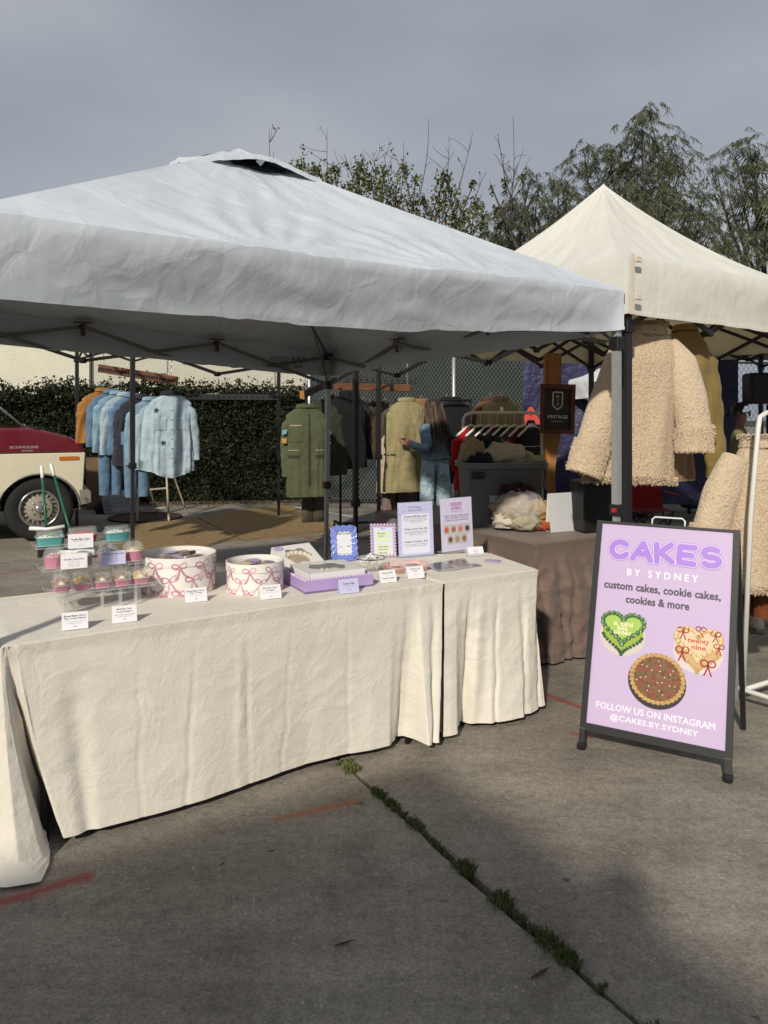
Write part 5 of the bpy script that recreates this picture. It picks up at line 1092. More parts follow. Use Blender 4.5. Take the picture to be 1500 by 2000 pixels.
# bubble title, three layers
arcp = lambda cx, cy, rx, ry, a0, a1, n=12: [(cx+rx*math.cos(R(a0+(a1-a0)*i/n)), cy+ry*math.sin(R(a0+(a1-a0)*i/n))) for i in range(n+1)]
GL = {'C': [arcp(.52, .5, .42, .40, 42, 318, 16)], 'A': [[(.06, .08), (.3, .55), (.5, .92), (.7, .55), (.94, .08)], [(.28, .36), (.72, .36)]], 'K': [[(.16, .06), (.16, .94)], [(.2, .45), (.52, .7), (.86, .93)], [(.35, .52), (.62, .3), (.88, .07)]],
      'E': [[(.86, .92), (.18, .9), (.16, .5), (.18, .1), (.86, .08)], [(.2, .5), (.74, .5)]], 'S': [arcp(.5, .71, .34, .21, 35, 270, 12)+arcp(.5, .29, .36, .21, 90, -150, 12)]}
for q_, (rad, mt, lf) in enumerate(((.25, ha, .0003), (.195, whp, .0016), (.165, puw, .0029))):
    m = MB(); li = 0
    for i, ch in enumerate('CAKES'):
        X = at((.155, .335, .50, .67, .85)[i], .130) @ Matrix.Rotation((.08, -.06, .06, -.03, .05)[i], 4, 'Z'); gw, gh = PW*.158, .088
        for st_ in GL[ch]:
            P = []
            for a_, b_ in zip(st_[:-1], st_[1:]):
                ns_ = max(1, int(math.hypot(b_[0]-a_[0], b_[1]-a_[1])/.035))
                for k in range(ns_): P.append((a_[0]+(b_[0]-a_[0])*k/ns_, a_[1]+(b_[1]-a_[1])*k/ns_))
            P.append(st_[-1])
            for k, (x, y) in enumerate(P):
                li += 1; cx_, cy_ = (x-.5)*gw, (y-.5)*gh; m.poly([X @ V(cx_+rad*gh*.92*math.cos(j*.3142), cy_+rad*gh*.92*math.sin(j*.3142), lf+.000003*li) for j in range(20)])
    m.build('title_lettering', mt, sg, False)
for tx_, v_, w_, h_, o_ in (('B Y   S Y D N E Y', .242, .54, .033, .022), ('FOLLOW US ON INSTAGRAM', .905, .86, .029, .016), ('@CAKES.BY.SYDNEY', .953, .64, .031, .016)): m = MB(); put_text(m, tx_, at(.495, v_, .0006), width=PW*w_, height=h_, off=o_); m.build('white_lettering', whp, sg, False)
m = MB(); put_text(m, 'custom cakes, cookie cakes,', at(.49, .318, .0006), width=PW*.88, height=.043, off=.03); put_text(m, 'cookies & more', at(.47, .378, .0006), width=PW*.48, height=.036, off=.03); m.build('dark_lettering', dkp, sg, False)
# printed cakes
def heart(n=40, sx=1., sy=1.): return [(sx*16*math.sin(t_)**3/17, sy*(13*math.cos(t_)-5*math.cos(2*t_)-2*math.cos(3*t_)-math.cos(4*t_)+2.5)/17) for t_ in [2*math.pi*i/n for i in range(n)]]
def flat(pts, u, v, s, mat, lf, name, par): m = MB(); X = at(u, v, lf); m.poly([X @ V(x*s, y*s, 0) for x, y in pts]); return m.build(name, mat, par, False)
def ell(n=36, sx=1., sy=1., ox=0, oy=0): return [(ox+sx*math.cos(2*math.pi*i/n), oy+sy*math.sin(2*math.pi*i/n)) for i in range(n)]
P = lambda n_, c_: M(n_, c_, .38, coat=.4)
def heart_cake(u, v, s, plate, side, topc, bead, name, hl):
    c = flat(ell(40, 1.04, .9, 0, -.3), u, v, s, plate, .0003, name, sg)
    flat([(x, y*.8-.42) for x, y in heart(60)], u, v, s*.98, side, .0006, 'cake_side', c)
    m = MB(); X = at(u, v, .0007)
    for x, y in heart(44, .98, .78): 
        m.cm = 0; q = [(x*s*.98+s*.085*math.cos(k*.785), (y-.5)*s*.98+s*.085*math.sin(k*.785)) for k in range(8)]; 
        if y < .25: m.poly([X @ V(a_, b_, .0001+.00002*(len(m.f) % 5)) for a_, b_ in q])
    tag(m.build('piped_base', bead, c, False), kind='stuff')
    flat([(x, y*.8) for x, y in heart(60)], u, v, s, topc, .0010, 'cake_top', c)
    m = MB(); X = at(u, v, .0012); hi_ = MB()
    for i, (x, y) in enumerate(heart(34, 1.0, .8)):
        m.poly([X @ V(x*s+s*.118*math.cos(k*.785), y*s+s*.118*math.sin(k*.785), .0001+.00004*(i % 4)) for k in range(8)])
        for rr_, ox in ((.085, .012), (.045, .03)): hi_.cm = 0 if rr_ > .06 else 1; hi_.poly([X @ V(x*s-s*ox+s*rr_*math.cos(k*.785), y*s+s*ox*1.3+s*rr_*math.sin(k*.785), .0004+.00004*(i % 4)+(0 if rr_ > .06 else .0003)) for k in range(8)])
    tag(m.build('piped_rim', bead, c, False), kind='stuff'); tag(hi_.build('piping_highlight', hl, c, False), kind='stuff')
    return c
hc = heart_cake(.225, .528, .098, P('plate_a', (.62, .55, .5)), P('lime_side', (.30, .42, .04)), P('lime_top', (.36, .55, .10)), M('dark_green_piping', (.025, .085, .02), .38, coat=.4, var=.6, vs=90), 'printed_green_cake', [P('green_hl_a', (.05, .15, .035)), P('green_hl_b', (.14, .28, .09))])
m = MB(); pear = P('pearl_print', (.8, .85, .7)); rr = random.Random(2)
for x, y in heart(26, 1.04, .84): m.add([at(.225, .528, .0017) @ V(x*.098+.0028*math.cos(k*1.047), y*.098+.0028*math.sin(k*1.047), 0) for k in range(6)], [tuple(range(6))])
tag(m.build('pearls', pear, hc, False), kind='stuff')
m = MB()
for tx, dv, ww in (('a tini', -.022, .088), ('bit', .0, .048), ('older', .021, .082)): put_text(m, tx, at(.225, .528+dv-.004, .0018), width=ww, height=.0215, off=.03)
m.build('cake_lettering', P('cream_print', (.78, .74, .48)), hc, False)
h2 = heart_cake(.785, .555, .098, P('plate_b', (.66, .58, .56)), P('peach_side', (.58, .38, .19)), P('peach_top', (.72, .55, .37)), M('cream_piping', (.50, .31, .10), .38, coat=.4, var=.35, vs=90), 'printed_heart_cake', [P('cream_hl_a', (.68, .50, .24)), P('cream_hl_b', (.76, .62, .38))])
m = MB(); put_text(m, 'twenty', at(.785, .54, .0018), width=.088, height=.024, off=.012); put_text(m, 'nine', at(.79, .565, .0018), width=.058, height=.02, off=.012); m.build('cake_lettering', P('red_print', (.5, .02, .02)), h2, False)
m = MB()
for bu, bv, sc_ in ((.675, .492, .8), (.80, .478, .7), (.905, .492, .7), (.675, .585, .95), (.86, .632, 1.0), (.93, .548, .7)):
    X = at(bu, bv, .0019); s_ = .027*sc_
    for sg_ in (1, -1):
        lp = [X @ V(sg_*s_*1.1*(1-math.cos(q))*.5, s_*.5*math.sin(q), 0) for q in [2*math.pi*j/12 for j in range(13)]]; m.strip(lp, .006*sc_, na)
        m.strip([X @ V(sg_*s_*(.1*q+.5*q*q), -s_*1.9*q, .00005) for q in [j/6 for j in range(7)]], .006*sc_, na)
tag(m.build('printed_bows', P('bow_red', (.34, .008, .02)), h2, False), kind='stuff')
pie = flat(ell(40, 1.06, .98, -.01, -.08), .505, .743, .116, P('pan', (.03, .025, .025)), .0003, 'printed_cookie_cake', sg)
flat(ell(40, 1., .9), .505, .738, .113, M('cookie_print', (.19, .075, .025), .4, var=.5, vs=70, coat=.4), .0005, 'cookie', pie)
m = MB()
for i in range(34): a_ = 2*math.pi*i/34; m.poly([at(.505, .738, .0008+.00003*(i % 4)) @ V(.109*math.cos(a_)+.0115*math.cos(k*.785), .1*math.sin(a_)+.0095*math.sin(k*.785), 0) for k in range(8)])
tag(m.build('piped_rim', M('cream_piping', (.7, .55, .3)), pie, False), kind='stuff')
A, B, C_ = MB(), MB(), MB()
for i in range(60):
    a_ = i*2.4; q = .088*math.sqrt((i+.5)/60); x, y = q*math.cos(a_), q*.9*math.sin(a_); s_ = .0032 if i % 3 else .0045; mm = (A, B, C_)[i % 3]; mm.poly([at(.505, .738, .0009) @ V(x+s_*math.cos(k*1.047), y+s_*math.sin(k*1.047), 0) for k in range(6)])
    if i % 3 == 1: mm.poly([at(.505, .738, .0009) @ V(x+.007+s_*math.cos(k*1.047), y-.003+s_*math.sin(k*1.047), 0) for k in range(6)])
for mm, mt in ((A, P('holly_green', (.03, .2, .06))), (B, P('berry_red', (.42, .02, .02))), (C_, P('white_dot', (.7, .6, .5)))): tag(mm.build('printed_sprinkles', mt, pie, False), kind='stuff')
# handle, rear panel
m = MB(); hx0, hx1 = OW*.40, OW*.63; m.tube([SP(hx0, SH1-.005, -.004), SP(hx0, SH1+.025, -.004), SP(hx0+.012, SH1+.037, -.004), SP(hx1-.012, SH1+.037, -.004), SP(hx1, SH1+.025, -.004), SP(hx1, SH1-.005, -.004)], .0042, 8); m.build('handle', M('white_metal', (.75, .75, .75), .35), sg)
tpk = SP(0, SH1, -.02); rear = V(0, 0, -math.cos(.25))+ba*math.sin(.25); ln = tpk.z/math.cos(.25)-.012
for x in (0.013, OW-.013): q = tpk+ua*x; m = MB(); m.tube([q, q+rear*ln], .016, 4, upv=ua); m.build('rear_leg', frm_, sg, False)
m = MB(); q0, q1 = tpk+ua*.03+rear*.05, tpk+ua*(OW-.03)+rear*.05; m.prism([q0, q1, q1+rear*(ln-.2), q0+rear*(ln-.2)], ba*.006); m.build('rear_panel', M('back_board', (.25, .25, .25), .6), sg, False)

# ================================================================== CLOTHES
from mathutils.bvhtree import BVHTree
LASTB = None
def cl(name, col, bump=.35, var=.14, rough=.85, vs=7, bs=160, stretch=None): return M(name, col, rough, var=var, vs=vs, bump=bump, bs=bs, bd=.003, spec=.2, sheen=.1, bump2=.7, bs2=11, bd2=.025, stretch=stretch)
def garment(label, hang, u, mat, shoulder=.23, width=.27, length=.75, depth=.08, sl=.6, sang=.16, sw=.075, cuff=.045, collar=None, seed=0., name='jacket', cat='jacket', group=None, sleeves=True, flare=1.15, neck=.075, fold=.03, hanger=True, res=(44, 30), open_=0.0, collar_h=.05, droop=.08, parts=None, sfold=1.0, f=None, elbow=.0, tail=.0):
    """hanging garment. hang = collar centre, u = direction of its left-to-right width; parts get built in world space"""
    u = Vector(u).normalized(); n = V(u.y, -u.x, 0)            # n = facing
    if f is not None and n.dot(f) < 0: n = -n
    t = thing(name, label, cat, hang-V(0, 0, length), 0, group)
    def wz(v):                                                 # half width along the length
        if v < .10: return lerp(neck, shoulder, (v/.10)**.75)
        return lerp(shoulder, width*flare, sstep(.1, 1, v)) if v > .22 else lerp(shoulder, lerp(shoulder, width*flare, sstep(.1, 1, v)), (v-.1)/.12)
    def zz(v): return -droop*(v/.10) if v < .10 else -droop-(length-droop)*(v-.1)/.9
    def body(a, v):
        an = a*6.2832; c, s = math.cos(an), math.sin(an); w_ = wz(v); d = depth*(.55+.45*sstep(0, .3, v))*(1+.25*v)
        q = fold*sstep(.08, .6, v)*(math.sin(an*5+seed*3+2*nz3(v*2, seed))*.5+nz3(c*3+seed, s*3, v*1.3)*1.3-.9*abs(nz3(c*4.5+seed*2, s*4.5, v*1.1))+.55*nz3(c*9, s*9+seed, v*4))+fold*.5*abs(nz3(c*5+v*5, s*5+seed, v*9))
        x = (w_+q*.4)*(abs(c)**.75)*(1 if c >= 0 else -1); y = (d+q)*(abs(s)**.8)*(1 if s >= 0 else -1)
        return hang+u*x+n*y+V(0, 0, zz(v)+.012*nz3(c*2, seed, v)*v-(tail*max(0, 1-abs(c)*1.25) if v > .6 else 0)*sstep(.6, 1, v))
    m = MB(); m.grid(body, res[0], res[1], True); bo = m.build('body', mat, t); global LASTB; LASTB = BVHTree.FromPolygons([Vector(v) for v in m.v], m.f)
    if sleeves:
        for sgn in (-1, 1):
            m = MB()
            def slv(a, v, sgn=sgn):
                an = a*6.2832; r = lerp(sw*1.15, cuff, v**.8)*(.25+.75*sstep(-.03, .12, v))*(1+.22*nz3(math.cos(an)*2, math.sin(an)*2+seed, v*7*sfold)+.2*abs(nz3(v*15*sfold+math.cos(an), seed, sgn)))
                out = math.sin(sang)*v*sl+.02*math.sin(v*3); el = elbow*math.sin(math.pi*min(1, v*1.0))
                base = hang+u*sgn*(shoulder-.045-.035*(1-sstep(0, .14, v))+out)+n*(.01*sgn+el+.02*nz3(v*3, seed, sgn*2.))+V(0, 0, -droop*.9-.01-math.cos(sang)*v*sl)
                return base+u*math.cos(an)*r+n*math.sin(an)*r*.55
            m.grid(slv, 18, 26, True); so2 = m.build('sleeve', mat, t)
            m = MB(); m.grid(lambda a, v, sgn=sgn: slv(a, .95+.06*v)+(slv(a, .95+.06*v)-sum((slv(k/6, .97) for k in range(6)), V(0, 0, 0))/6)*.06, 18, 3, True); m.build('cuff', mat, so2)
    if collar is not None:
        m = MB()
        def col(a, v):
            an = a*6.2832; r = neck*1.02+.022*v; dz = collar_h*math.sin(min(1, v*1.6)*1.57)-.055*max(0, v-.45)*1.6; return hang+u*math.cos(an)*r*1.0+n*math.sin(an)*r*.62+V(0, 0, dz-.004+.01*math.sin(an))
        m.grid(col, 24, 7, True); m.build('collar', collar, t)
    if hanger:
        m = MB(); h0 = hang+V(0, 0, .0); m.tube([h0+u*-.12+V(0, 0, -.05), h0+V(0, 0, .0), h0+u*.12+V(0, 0, -.05)], .006, 5); m.tube([h0, h0+V(0, 0, .07), h0+u*.018+V(0, 0, .095), h0+u*.032+V(0, 0, .08)], .0022, 5); m.build('hanger', parts or chrome, t)
    return t, n
def snap(p, n, lift):
    h = LASTB.ray_cast(p+n*.6, -n)[0]; return (h if h is not None else p)+n*lift
def onfront(t, name, mat, hang, u, n, x, z, w_, h_, d, lift=.006, curve=0.0, smooth=True):
    m = MB(); m.grid(lambda a, b: snap(hang+u*(x+(a-.5)*w_)+V(0, 0, z+(b-.5)*h_), n, min(lift, .007)), 8, 8); return m.build(name, mat, t, smooth)
# ---- denim rack on the left: slotted wooden rail hung on chains
def rail(label, a, b_, h, th, mat, holes, group=None, name='clothes_rail', endm=None):
    t = thing(name, label, 'clothes rail', (a+b_)/2, 0, group); d = (b_-a); Ln = d.length; d.normalize(); X = frame((a+b_)/2, d, V(0, 0, 1)); m = MB(); m.box((0, 0, 0), (Ln, h, th), X=X, bev=.006); m.build('rail', mat, t, False)
    for k in range(holes):
        q = X @ Matrix.Translation((-Ln/2+Ln*(k+.7)/(holes+.4), -h*.05, 0)); m = MB(); m.lathe([(.0001, 0), (h*.2, 0)], n=10, X=q @ Matrix.Translation((0, 0, th/2+.0012))); m.build('hole', M('hole_dark', (.006, .005, .004), .9), t, False)
        if k == 0: hm = bpy.data.objects[-1] if False else None
    if endm: m = MB(); m.box((0, 0, 0), (.012, h*1.01, th*1.01), X=X @ Matrix.Translation((-Ln/2, 0, 0))); m.build('end_grain', endm, t, False)
    return t
def chain(label, a, b_, group='chains', mat=chrome, r=.0022, lk=.034):
    t = thing('chain', label, 'chain', a, 0, group); d = b_-a; n = max(2, int(d.length/(lk*.72))); dn = d.normalized(); o = dn.orthogonal().normalized(); o2 = dn.cross(o); m = MB()
    for k in range(n):
        c = a+d*((k+.5)/n); s = o if k % 2 else o2; m.tube([c+dn*math.cos(q)*lk*.5+s*math.sin(q)*lk*.27 for q in [2*math.pi*j/8 for j in range(8)]], r, 4, closed=True)
    tag(m.build('links', mat, t), kind='stuff'); return t
RA, RB = W(193, 719, 9.1), W(346, 744, 8.25)
rail('slotted brown wooden rail above the denim shirts', RA, RB, .095, .03, wood_dk, 30)
rd = (RB-RA).normalized(); ru = V(.80, .60, 0)                      # garments hang across the rail
ch1 = chain('chain holding the left end of the denim rail', RA+rd*.1+V(0, 0, .05), RA+rd*.1+V(0, 0, .45)); chain('chain holding the right end of the denim rail', RB-rd*.1+V(0, 0, .05), RB-rd*.1+V(0, 0, .45)); chain('darker chain beside the right end of the denim rail', RB-rd*.32+V(.1, 0, .05), RB-rd*.32+V(.1, 0, .45), mat=dark_steel)
# garments, far to near
wash = cl('washed_denim', (.19, .29, .37), var=.3); mid = cl('mid_denim', (.10, .175, .27), var=.3); light = cl('light_denim', (.30, .39, .45), var=.2); darkd = cl('dark_shirt', (.035, .035, .05)); tanj = cl('rust_canvas', (.33, .145, .045), var=.18)
spec = [(.06, tanj, 'rust brown canvas jacket at the left end of the denim rail', .60, .24, .27), (.17, mid, 'mid blue denim jacket hanging next to the rust jacket', .62, .22, .25), (.26, wash, 'washed blue denim shirt, third on the rail', .66, .22, .25), (.36, light, 'pale blue denim shirt in the middle of the rail', .66, .22, .25), (.46, mid, 'blue denim shirt with white stitching on the rail', .64, .22, .25), (.54, darkd, 'dark plum shirt hanging behind the tent pole', .74, .22, .26), (.68, wash, 'faded blue denim shirt right of the tent pole', .70, .22, .25), (.8, light, 'light denim shirt half behind the starred shirt', .72, .23, .26)]
for k, (f_, mt, lb, ln, sh, wd) in enumerate(spec):
    q = RA.lerp(RB, f_)+V(0, 0, -.27); garment(lb, q, ru, mt, sh, wd, ln, .055, sl=.52, sang=.1, sw=.07, collar=mt, seed=k*2.1, name='denim_shirt' if k else 'canvas_jacket', cat='shirt' if k else 'jacket', group='shirts on the denim rail', fold=.034, res=(44, 28), f=V(.3, -1, 0), tail=.04 if k else 0)
hg = W(333, 772, 8.1); us_ = V(.93, .37, 0).normalized()
t, n_ = garment('pale denim shirt with dark collar and star patches, nearest on the rail', hg, us_, cl('pale_denim', (.38, .47, .53), var=.16), .215, .215, .80, .065, sl=.60, sang=.13, sw=.068, cuff=.048, collar=cl('black_collar', (.02, .02, .024)), seed=20., name='denim_shirt', cat='shirt', group='shirts on the denim rail', fold=.034, res=(80, 44), f=V(0, -1, 0), neck=.085, tail=.07)
star = lambda r, rot: [(r*(1 if i % 2 == 0 else .42)*math.sin(rot+i*math.pi/5), r*(1 if i % 2 == 0 else .42)*math.cos(rot+i*math.pi/5)) for i in range(10)]
for x, z, rot in ((-.15, -.16, .2), (-.08, -.50, -.15)):
    m = MB(); m.add([snap(hg+us_*x+V(0, 0, z), n_, .008)]+[snap(hg+us_*(x+a_)+V(0, 0, z+b_), n_, .006) for a_, b_ in star(.036, rot)], [(0, 1+i, 1+(i+1) % 10) for i in range(10)]); m.build('star_patch', cl('star_navy', (.035, .05, .085)), t, False)
m = MB(); m.grid(lambda a, b: snap(hg+us_*(.008+(a-.5)*.03)+V(0, 0, -.10-.66*b), n_, .004), 4, 30); m.build('placket', cl('pale_denim_b', (.42, .51, .57), var=.08), t)
for k in range(6): m = MB(); m.lathe([(.0001, .004), (.0065, .003), (.0065, 0)], n=8, X=frame(snap(hg+us_*.008+V(0, 0, -.16-.1*k), n_, .006), us_, V(0, 0, 1))); m.build('button', cl('dark_button', (.03, .03, .04)), t)
for x in (-.105, .115): onfront(t, 'pocket', cl('pale_denim_c', (.35, .44, .5), var=.08), hg, us_, n_, x, -.30, .115, .13, .088, .008); onfront(t, 'pocket_flap', cl('pale_denim_b', (.42, .51, .57)), hg, us_, n_, x, -.245, .12, .02, .09, .01)
# jeans below
for px, D_, w2, lb, mt in ((216, 8.9, .16, 'blue jeans hanging below the shirts on the left', mid), (268, 8.5, .17, 'medium blue jeans hanging below the shirts by the pole', cl('jean_blue', (.12, .20, .29)))):
    c = W(px, 885, D_); t = thing('jeans', lb, 'jeans', c-V(0, 0, .8), 0, 'hanging jeans'); m = MB()
    for sgn in (-1, 1):
        m.grid(lambda a, v, sgn=sgn: c+ru*(sgn*w2*.42+math.cos(a*6.283)*(w2*.5-.02*v))+V(ru.y, -ru.x, 0)*math.sin(a*6.283)*(.05+.01*nz3(a*5, v*6, sgn))+V(0, 0, .12-.60*v), 18, 16, True)
    m.build('legs', mt, t); m = MB(); m.grid(lambda a, v: c+ru*(math.cos(a*6.283)*(w2+.01))+V(ru.y, -ru.x, 0)*math.sin(a*6.283)*.056+V(0, 0, .24-.14*v), 24, 5, True); m.build('waist', mt, t)
# ---- coats on the rear racks
oliv = cl('olive_drab', (.085, .095, .05), var=.12); ol2 = cl('olive_dark', (.04, .045, .028)); khaki = cl('khaki_trench', (.30, .255, .135), var=.08); brn = cl('brown_coat', (.075, .045, .028)); blk = cl('black_coat', (.012, .012, .014)); tan2 = cl('tan_coat', (.26, .155, .075)); grn = cl('grey_brown', (.07, .06, .045)); mar = cl('maroon_coat', (.09, .02, .018))
SA, SB = W(590, 771, 8.3), W(652, 742, 9.6)
rail('dark wooden rail with pale end above the olive flight coat', SA, SB, .085, .05, M('dark_rail', (.03, .022, .016), .6), 0, endm=M('end_wood', (.38, .17, .05), .6))
chain('chain above the olive flight coat', SA+V(.03, .1, .05), SA+V(.03, .1, .5)); chain('chain left of the olive flight coat', W(539, 760, 9.0), W(535, 700, 9.0), mat=dark_steel)
SC_, SD = W(655, 755, 9.9), W(803, 758, 9.1); rail('brown wooden rail above the trench coats', SC_, SD, .085, .05, wood_dk, 0); chain('bright chain at the right end of the trench coat rail', SD+V(-.05, 0, .04), SD+V(-.05, 0, .45))
rail('black slotted rail in front of the fence', W(672, 741, 10.8), W(812, 744, 10.6), .085, .03, blackp, 11); rail('black slotted rail in front of the hedge', W(366, 775, 9.6), W(546, 776, 9.4), .075, .03, blackp, 16)
hq = W(597, 797, 8.45); uq = V(.97, .24, 0).normalized()
t, n_ = garment('long olive green flight coat with sleeve patches', hq, uq, oliv, .215, .205, .97, .08, sl=.66, sang=.04, sw=.07, cuff=.058, collar=oliv, seed=31., name='flight_coat', cat='coat', fold=.02, res=(60, 40), f=V(0, -1, 0), flare=1.02, neck=.09)
zipm = M('zip_tape', (.30, .25, .15), .6)
onfront(t, 'zip', ol2, hq, uq, n_, .03, -.45, .018, .78, .09, .012); onfront(t, 'chest_pocket', oliv, hq, uq, n_, -.12, -.28, .15, .17, .085, .012); onfront(t, 'zip_tape', zipm, hq, uq, n_, -.12, -.19, .13, .014, .088, .016); onfront(t, 'zip_tape', zipm, hq, uq, n_, -.14, -.46, .11, .012, .09, .016); onfront(t, 'zip_tape', zipm, hq, uq, n_, .15, -.46, .11, .012, .09, .016); onfront(t, 'flap_pocket', ol2, hq, uq, n_, -.15, -.53, .12, .03, .09, .014); onfront(t, 'flap_pocket', ol2, hq, uq, n_, .15, -.53, .12, .03, .09, .014)
for x, z, w_, h_, c_, nm in ((-.24, -.26, .06, .045, (.2, .36, .38), 'patch_teal'), (-.245, -.355, .05, .06, (.5, .27, .07), 'patch_orange'), (.235, -.27, .068, .075, (.16, .17, .4), 'patch_blue'), (.24, -.37, .05, .05, (.5, .44, .2), 'patch_yellow')):
    m = MB(); m.lathe([(.0001, 0), (.5, 0)], n=18 if 'blue' in nm else (3 if 'yellow' in nm else 4), X=frame(hq+uq*x+V(0, 0, z)+n_*.068, uq, V(0, 0, 1)) @ Matrix.Rotation(.785 if 'blue' not in nm and 'yellow' not in nm else 1.57, 4, 'Z'), sx=w_*(1 if 'blue' in nm else 1.35), sy=h_*(1 if 'blue' in nm else 1.35)); pt = m.build('patch', M(nm, c_, .7), t, False)
    if 'blue' in nm: m = MB(); m.lathe([(.0001, .001), (.02, .001)], n=14, X=frame(hq+uq*x+V(0, 0, z)+n_*.068, uq, V(0, 0, 1))); m.build('patch_centre', M('patch_c', (.5, .35, .4), .7), pt, False)
garment('olive parka behind the flight coat', W(628, 788, 9.1), V(.9, .43, 0), ol2, .24, .27, .85, .09, collar=ol2, seed=33., name='parka', cat='coat', f=V(0, -1, 0))
c = W(612, 962, 8.7); t = thing('trousers', 'grey brown trousers hanging under the flight coat', 'trousers', c-V(0, 0, .4)); m = MB()
for sgn in (-1, 1): m.grid(lambda a, v, sgn=sgn: c+uq*(sgn*.065+math.cos(a*6.283)*(.068+.006*nz3(a*6, v*5, sgn)))+V(0, -1, 0)*math.sin(a*6.283)*(.05+.015*nz3(a*7, v*4, sgn+3))+V(0, 0, .25-.58*v), 22, 16, True)
m.build('legs', cl('moss_trousers', (.085, .075, .05), bump=.6), t); m = MB(); m.grid(lambda a, v: c+uq*math.cos(a*6.283)*.13+V(0, -1, 0)*math.sin(a*6.283)*.055+V(0, 0, .36-.14*v), 22, 4, True); m.build('waist', cl('moss_trousers', (.085, .075, .05)), t)
row = [(655, 778, 9.5, brn, 'brown coat at the left of the dark coat rack', .8), (676, 770, 9.3, blk, 'black coat hanging behind the thin dark pole', .9), (690, 775, 9.6, cl('charcoal_coat', (.03, .03, .033)), 'charcoal coat beside the black one', .75), (708, 790, 10.2, mar, 'maroon jacket on the far coat rack', .6), (722, 790, 10.1, cl('brown_b', (.085, .055, .035)), 'short brown coat on the far coat rack', .62), (737, 788, 10., grn, 'grey brown coat behind the second dark pole', .68), (752, 790, 9.9, cl('umber_coat', (.06, .045, .03)), 'dark umber coat left of the trench coats', .7), (772, 795, 9.6, cl('taupe_coat', (.085, .07, .05)), 'taupe wool coat half behind the trench coat', .75)]
for k, (px, py, D_, mt, lb, ln) in enumerate(row): garment(lb, W(px, py, D_), V(.75, .66, 0), mt, .22, .25, ln, .085, sl=.58, sang=.07, collar=mt, seed=40+k*1.7, name='coat', cat='coat', group='coats on the rear racks', res=(30, 20), f=V(.3, -1, 0))
ht = W(794, 784, 9.05); ut = V(.94, .34, 0)
t, n_ = garment('long khaki trench coat the woman is holding', ht, ut, khaki, .215, .25, 1.06, .10, sl=.66, sang=.03, sw=.08, cuff=.06, collar=khaki, seed=51., name='trench_coat', cat='coat', res=(60, 40), f=V(0, -1, 0), fold=.035, neck=.09)
m = MB(); m.poly([snap(ht+ut*x+V(0, 0, z), n_, .012) for x, z in ((-.02, -.03), (-.08, -.05), (-.06, -.16), (.06, -.30))]); m.poly([snap(ht+ut*x+V(0, 0, z), n_, .012) for x, z in ((.05, -.03), (.11, -.05), (.12, -.15), (.08, -.28))]); m.build('lapel', khaki, t, False)
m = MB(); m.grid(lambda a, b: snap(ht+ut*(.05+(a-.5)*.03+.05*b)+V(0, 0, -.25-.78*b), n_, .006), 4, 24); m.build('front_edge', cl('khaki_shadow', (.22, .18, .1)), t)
onfront(t, 'cuff_strap', ol2, ht, ut, n_, -.235, -.62, .10, .022, .08, .01)
garment('sand coloured trench coat behind the khaki one', W(822, 786, 9.3), ut, tan2, .21, .24, .95, .09, collar=tan2, seed=53., name='trench_coat', cat='coat', f=V(0, -1, 0), res=(34, 24))
garment('pale lined coat hem hanging under the taupe coat', W(770, 845, 9.3), ut, cl('cream_lining', (.42, .36, .26)), .17, .2, .72, .08, sleeves=False, seed=54., name='coat', cat='coat', f=V(0, -1, 0), hanger=False, res=(34, 20))
for k, (px, D_) in enumerate(((888, 9.8), (872, 10.1))): garment(('black coat hanging to the right of the woman', 'dark grey coat just behind the woman')[k], W(px, 782, D_), V(.85, .5, 0), blk if k == 0 else cl('slate_coat', (.03, .028, .03)), .25, .28, 1.05, .1, collar=blk, seed=60.+k, name='coat', cat='coat', f=V(0, -1, 0), res=(30, 20))
garment('tan corduroy jacket with a white tag on the fence', W(978, 782, 8.6), V(.97, .2, 0), cl('corduroy', (.26, .2, .10), stretch=(6, 6, .3)), .21, .24, .62, .09, collar=tan2, seed=64., name='corduroy_jacket', cat='jacket', f=V(0, -1, 0)); tg = W(980, 800, 8.42); m = MB(); m.box(tg, (.035, .003, .06)); tag(m.build('paper_tag', M('tag_white', (.85, .83, .72), .5), None, False), 'small white price tag on the corduroy jacket', 'tag')
garment('brown suede jacket behind the corduroy one', W(957, 782, 8.9), V(.9, .4, 0), cl('suede', (.12, .065, .03)), .21, .24, .6, .09, collar=brn, seed=65., name='suede_jacket', cat='jacket', f=V(0, -1, 0))
# rolling rack bases
def rolling_rack(label, a, b_, z, mat, group='rolling racks', r=.016):
    t = thing('garment_rack', label, 'clothes rack', (a+b_)/2*V(1, 1, 0), 0, group); d = (b_-a).normalized(); n = V(-d.y, d.x, 0)
    m = MB(); m.tube([V(a.x, a.y, z), V(b_.x, b_.y, z)], r, 8); m.build('top_bar', mat, t)
    for q in (a, b_):
        m = MB(); m.tube([V(q.x, q.y, .1), V(q.x, q.y, z)], r, 8); m.build('upright', mat, t); m = MB(); m.tube([V(q.x, q.y, .1)-n*.25, V(q.x, q.y, .1)+n*.25], r*1.1, 8); m.build('base_bar', mat, t)
        for s in (-1, 1): c = V(q.x, q.y, .04)+n*.25*s; m = MB(); m.lathe([(.001, -.012), (.038, -.012), (.038, .012), (.001, .012)], n=14, X=Matrix.Translation(c) @ Matrix.Rotation(R(90), 4, 'Y')); m.build('caster', blackp, t)
    m = MB(); m.tube([V(a.x, a.y, .1), V(b_.x, b_.y, .1)], r, 8); m.build('lower_bar', mat, t); return t
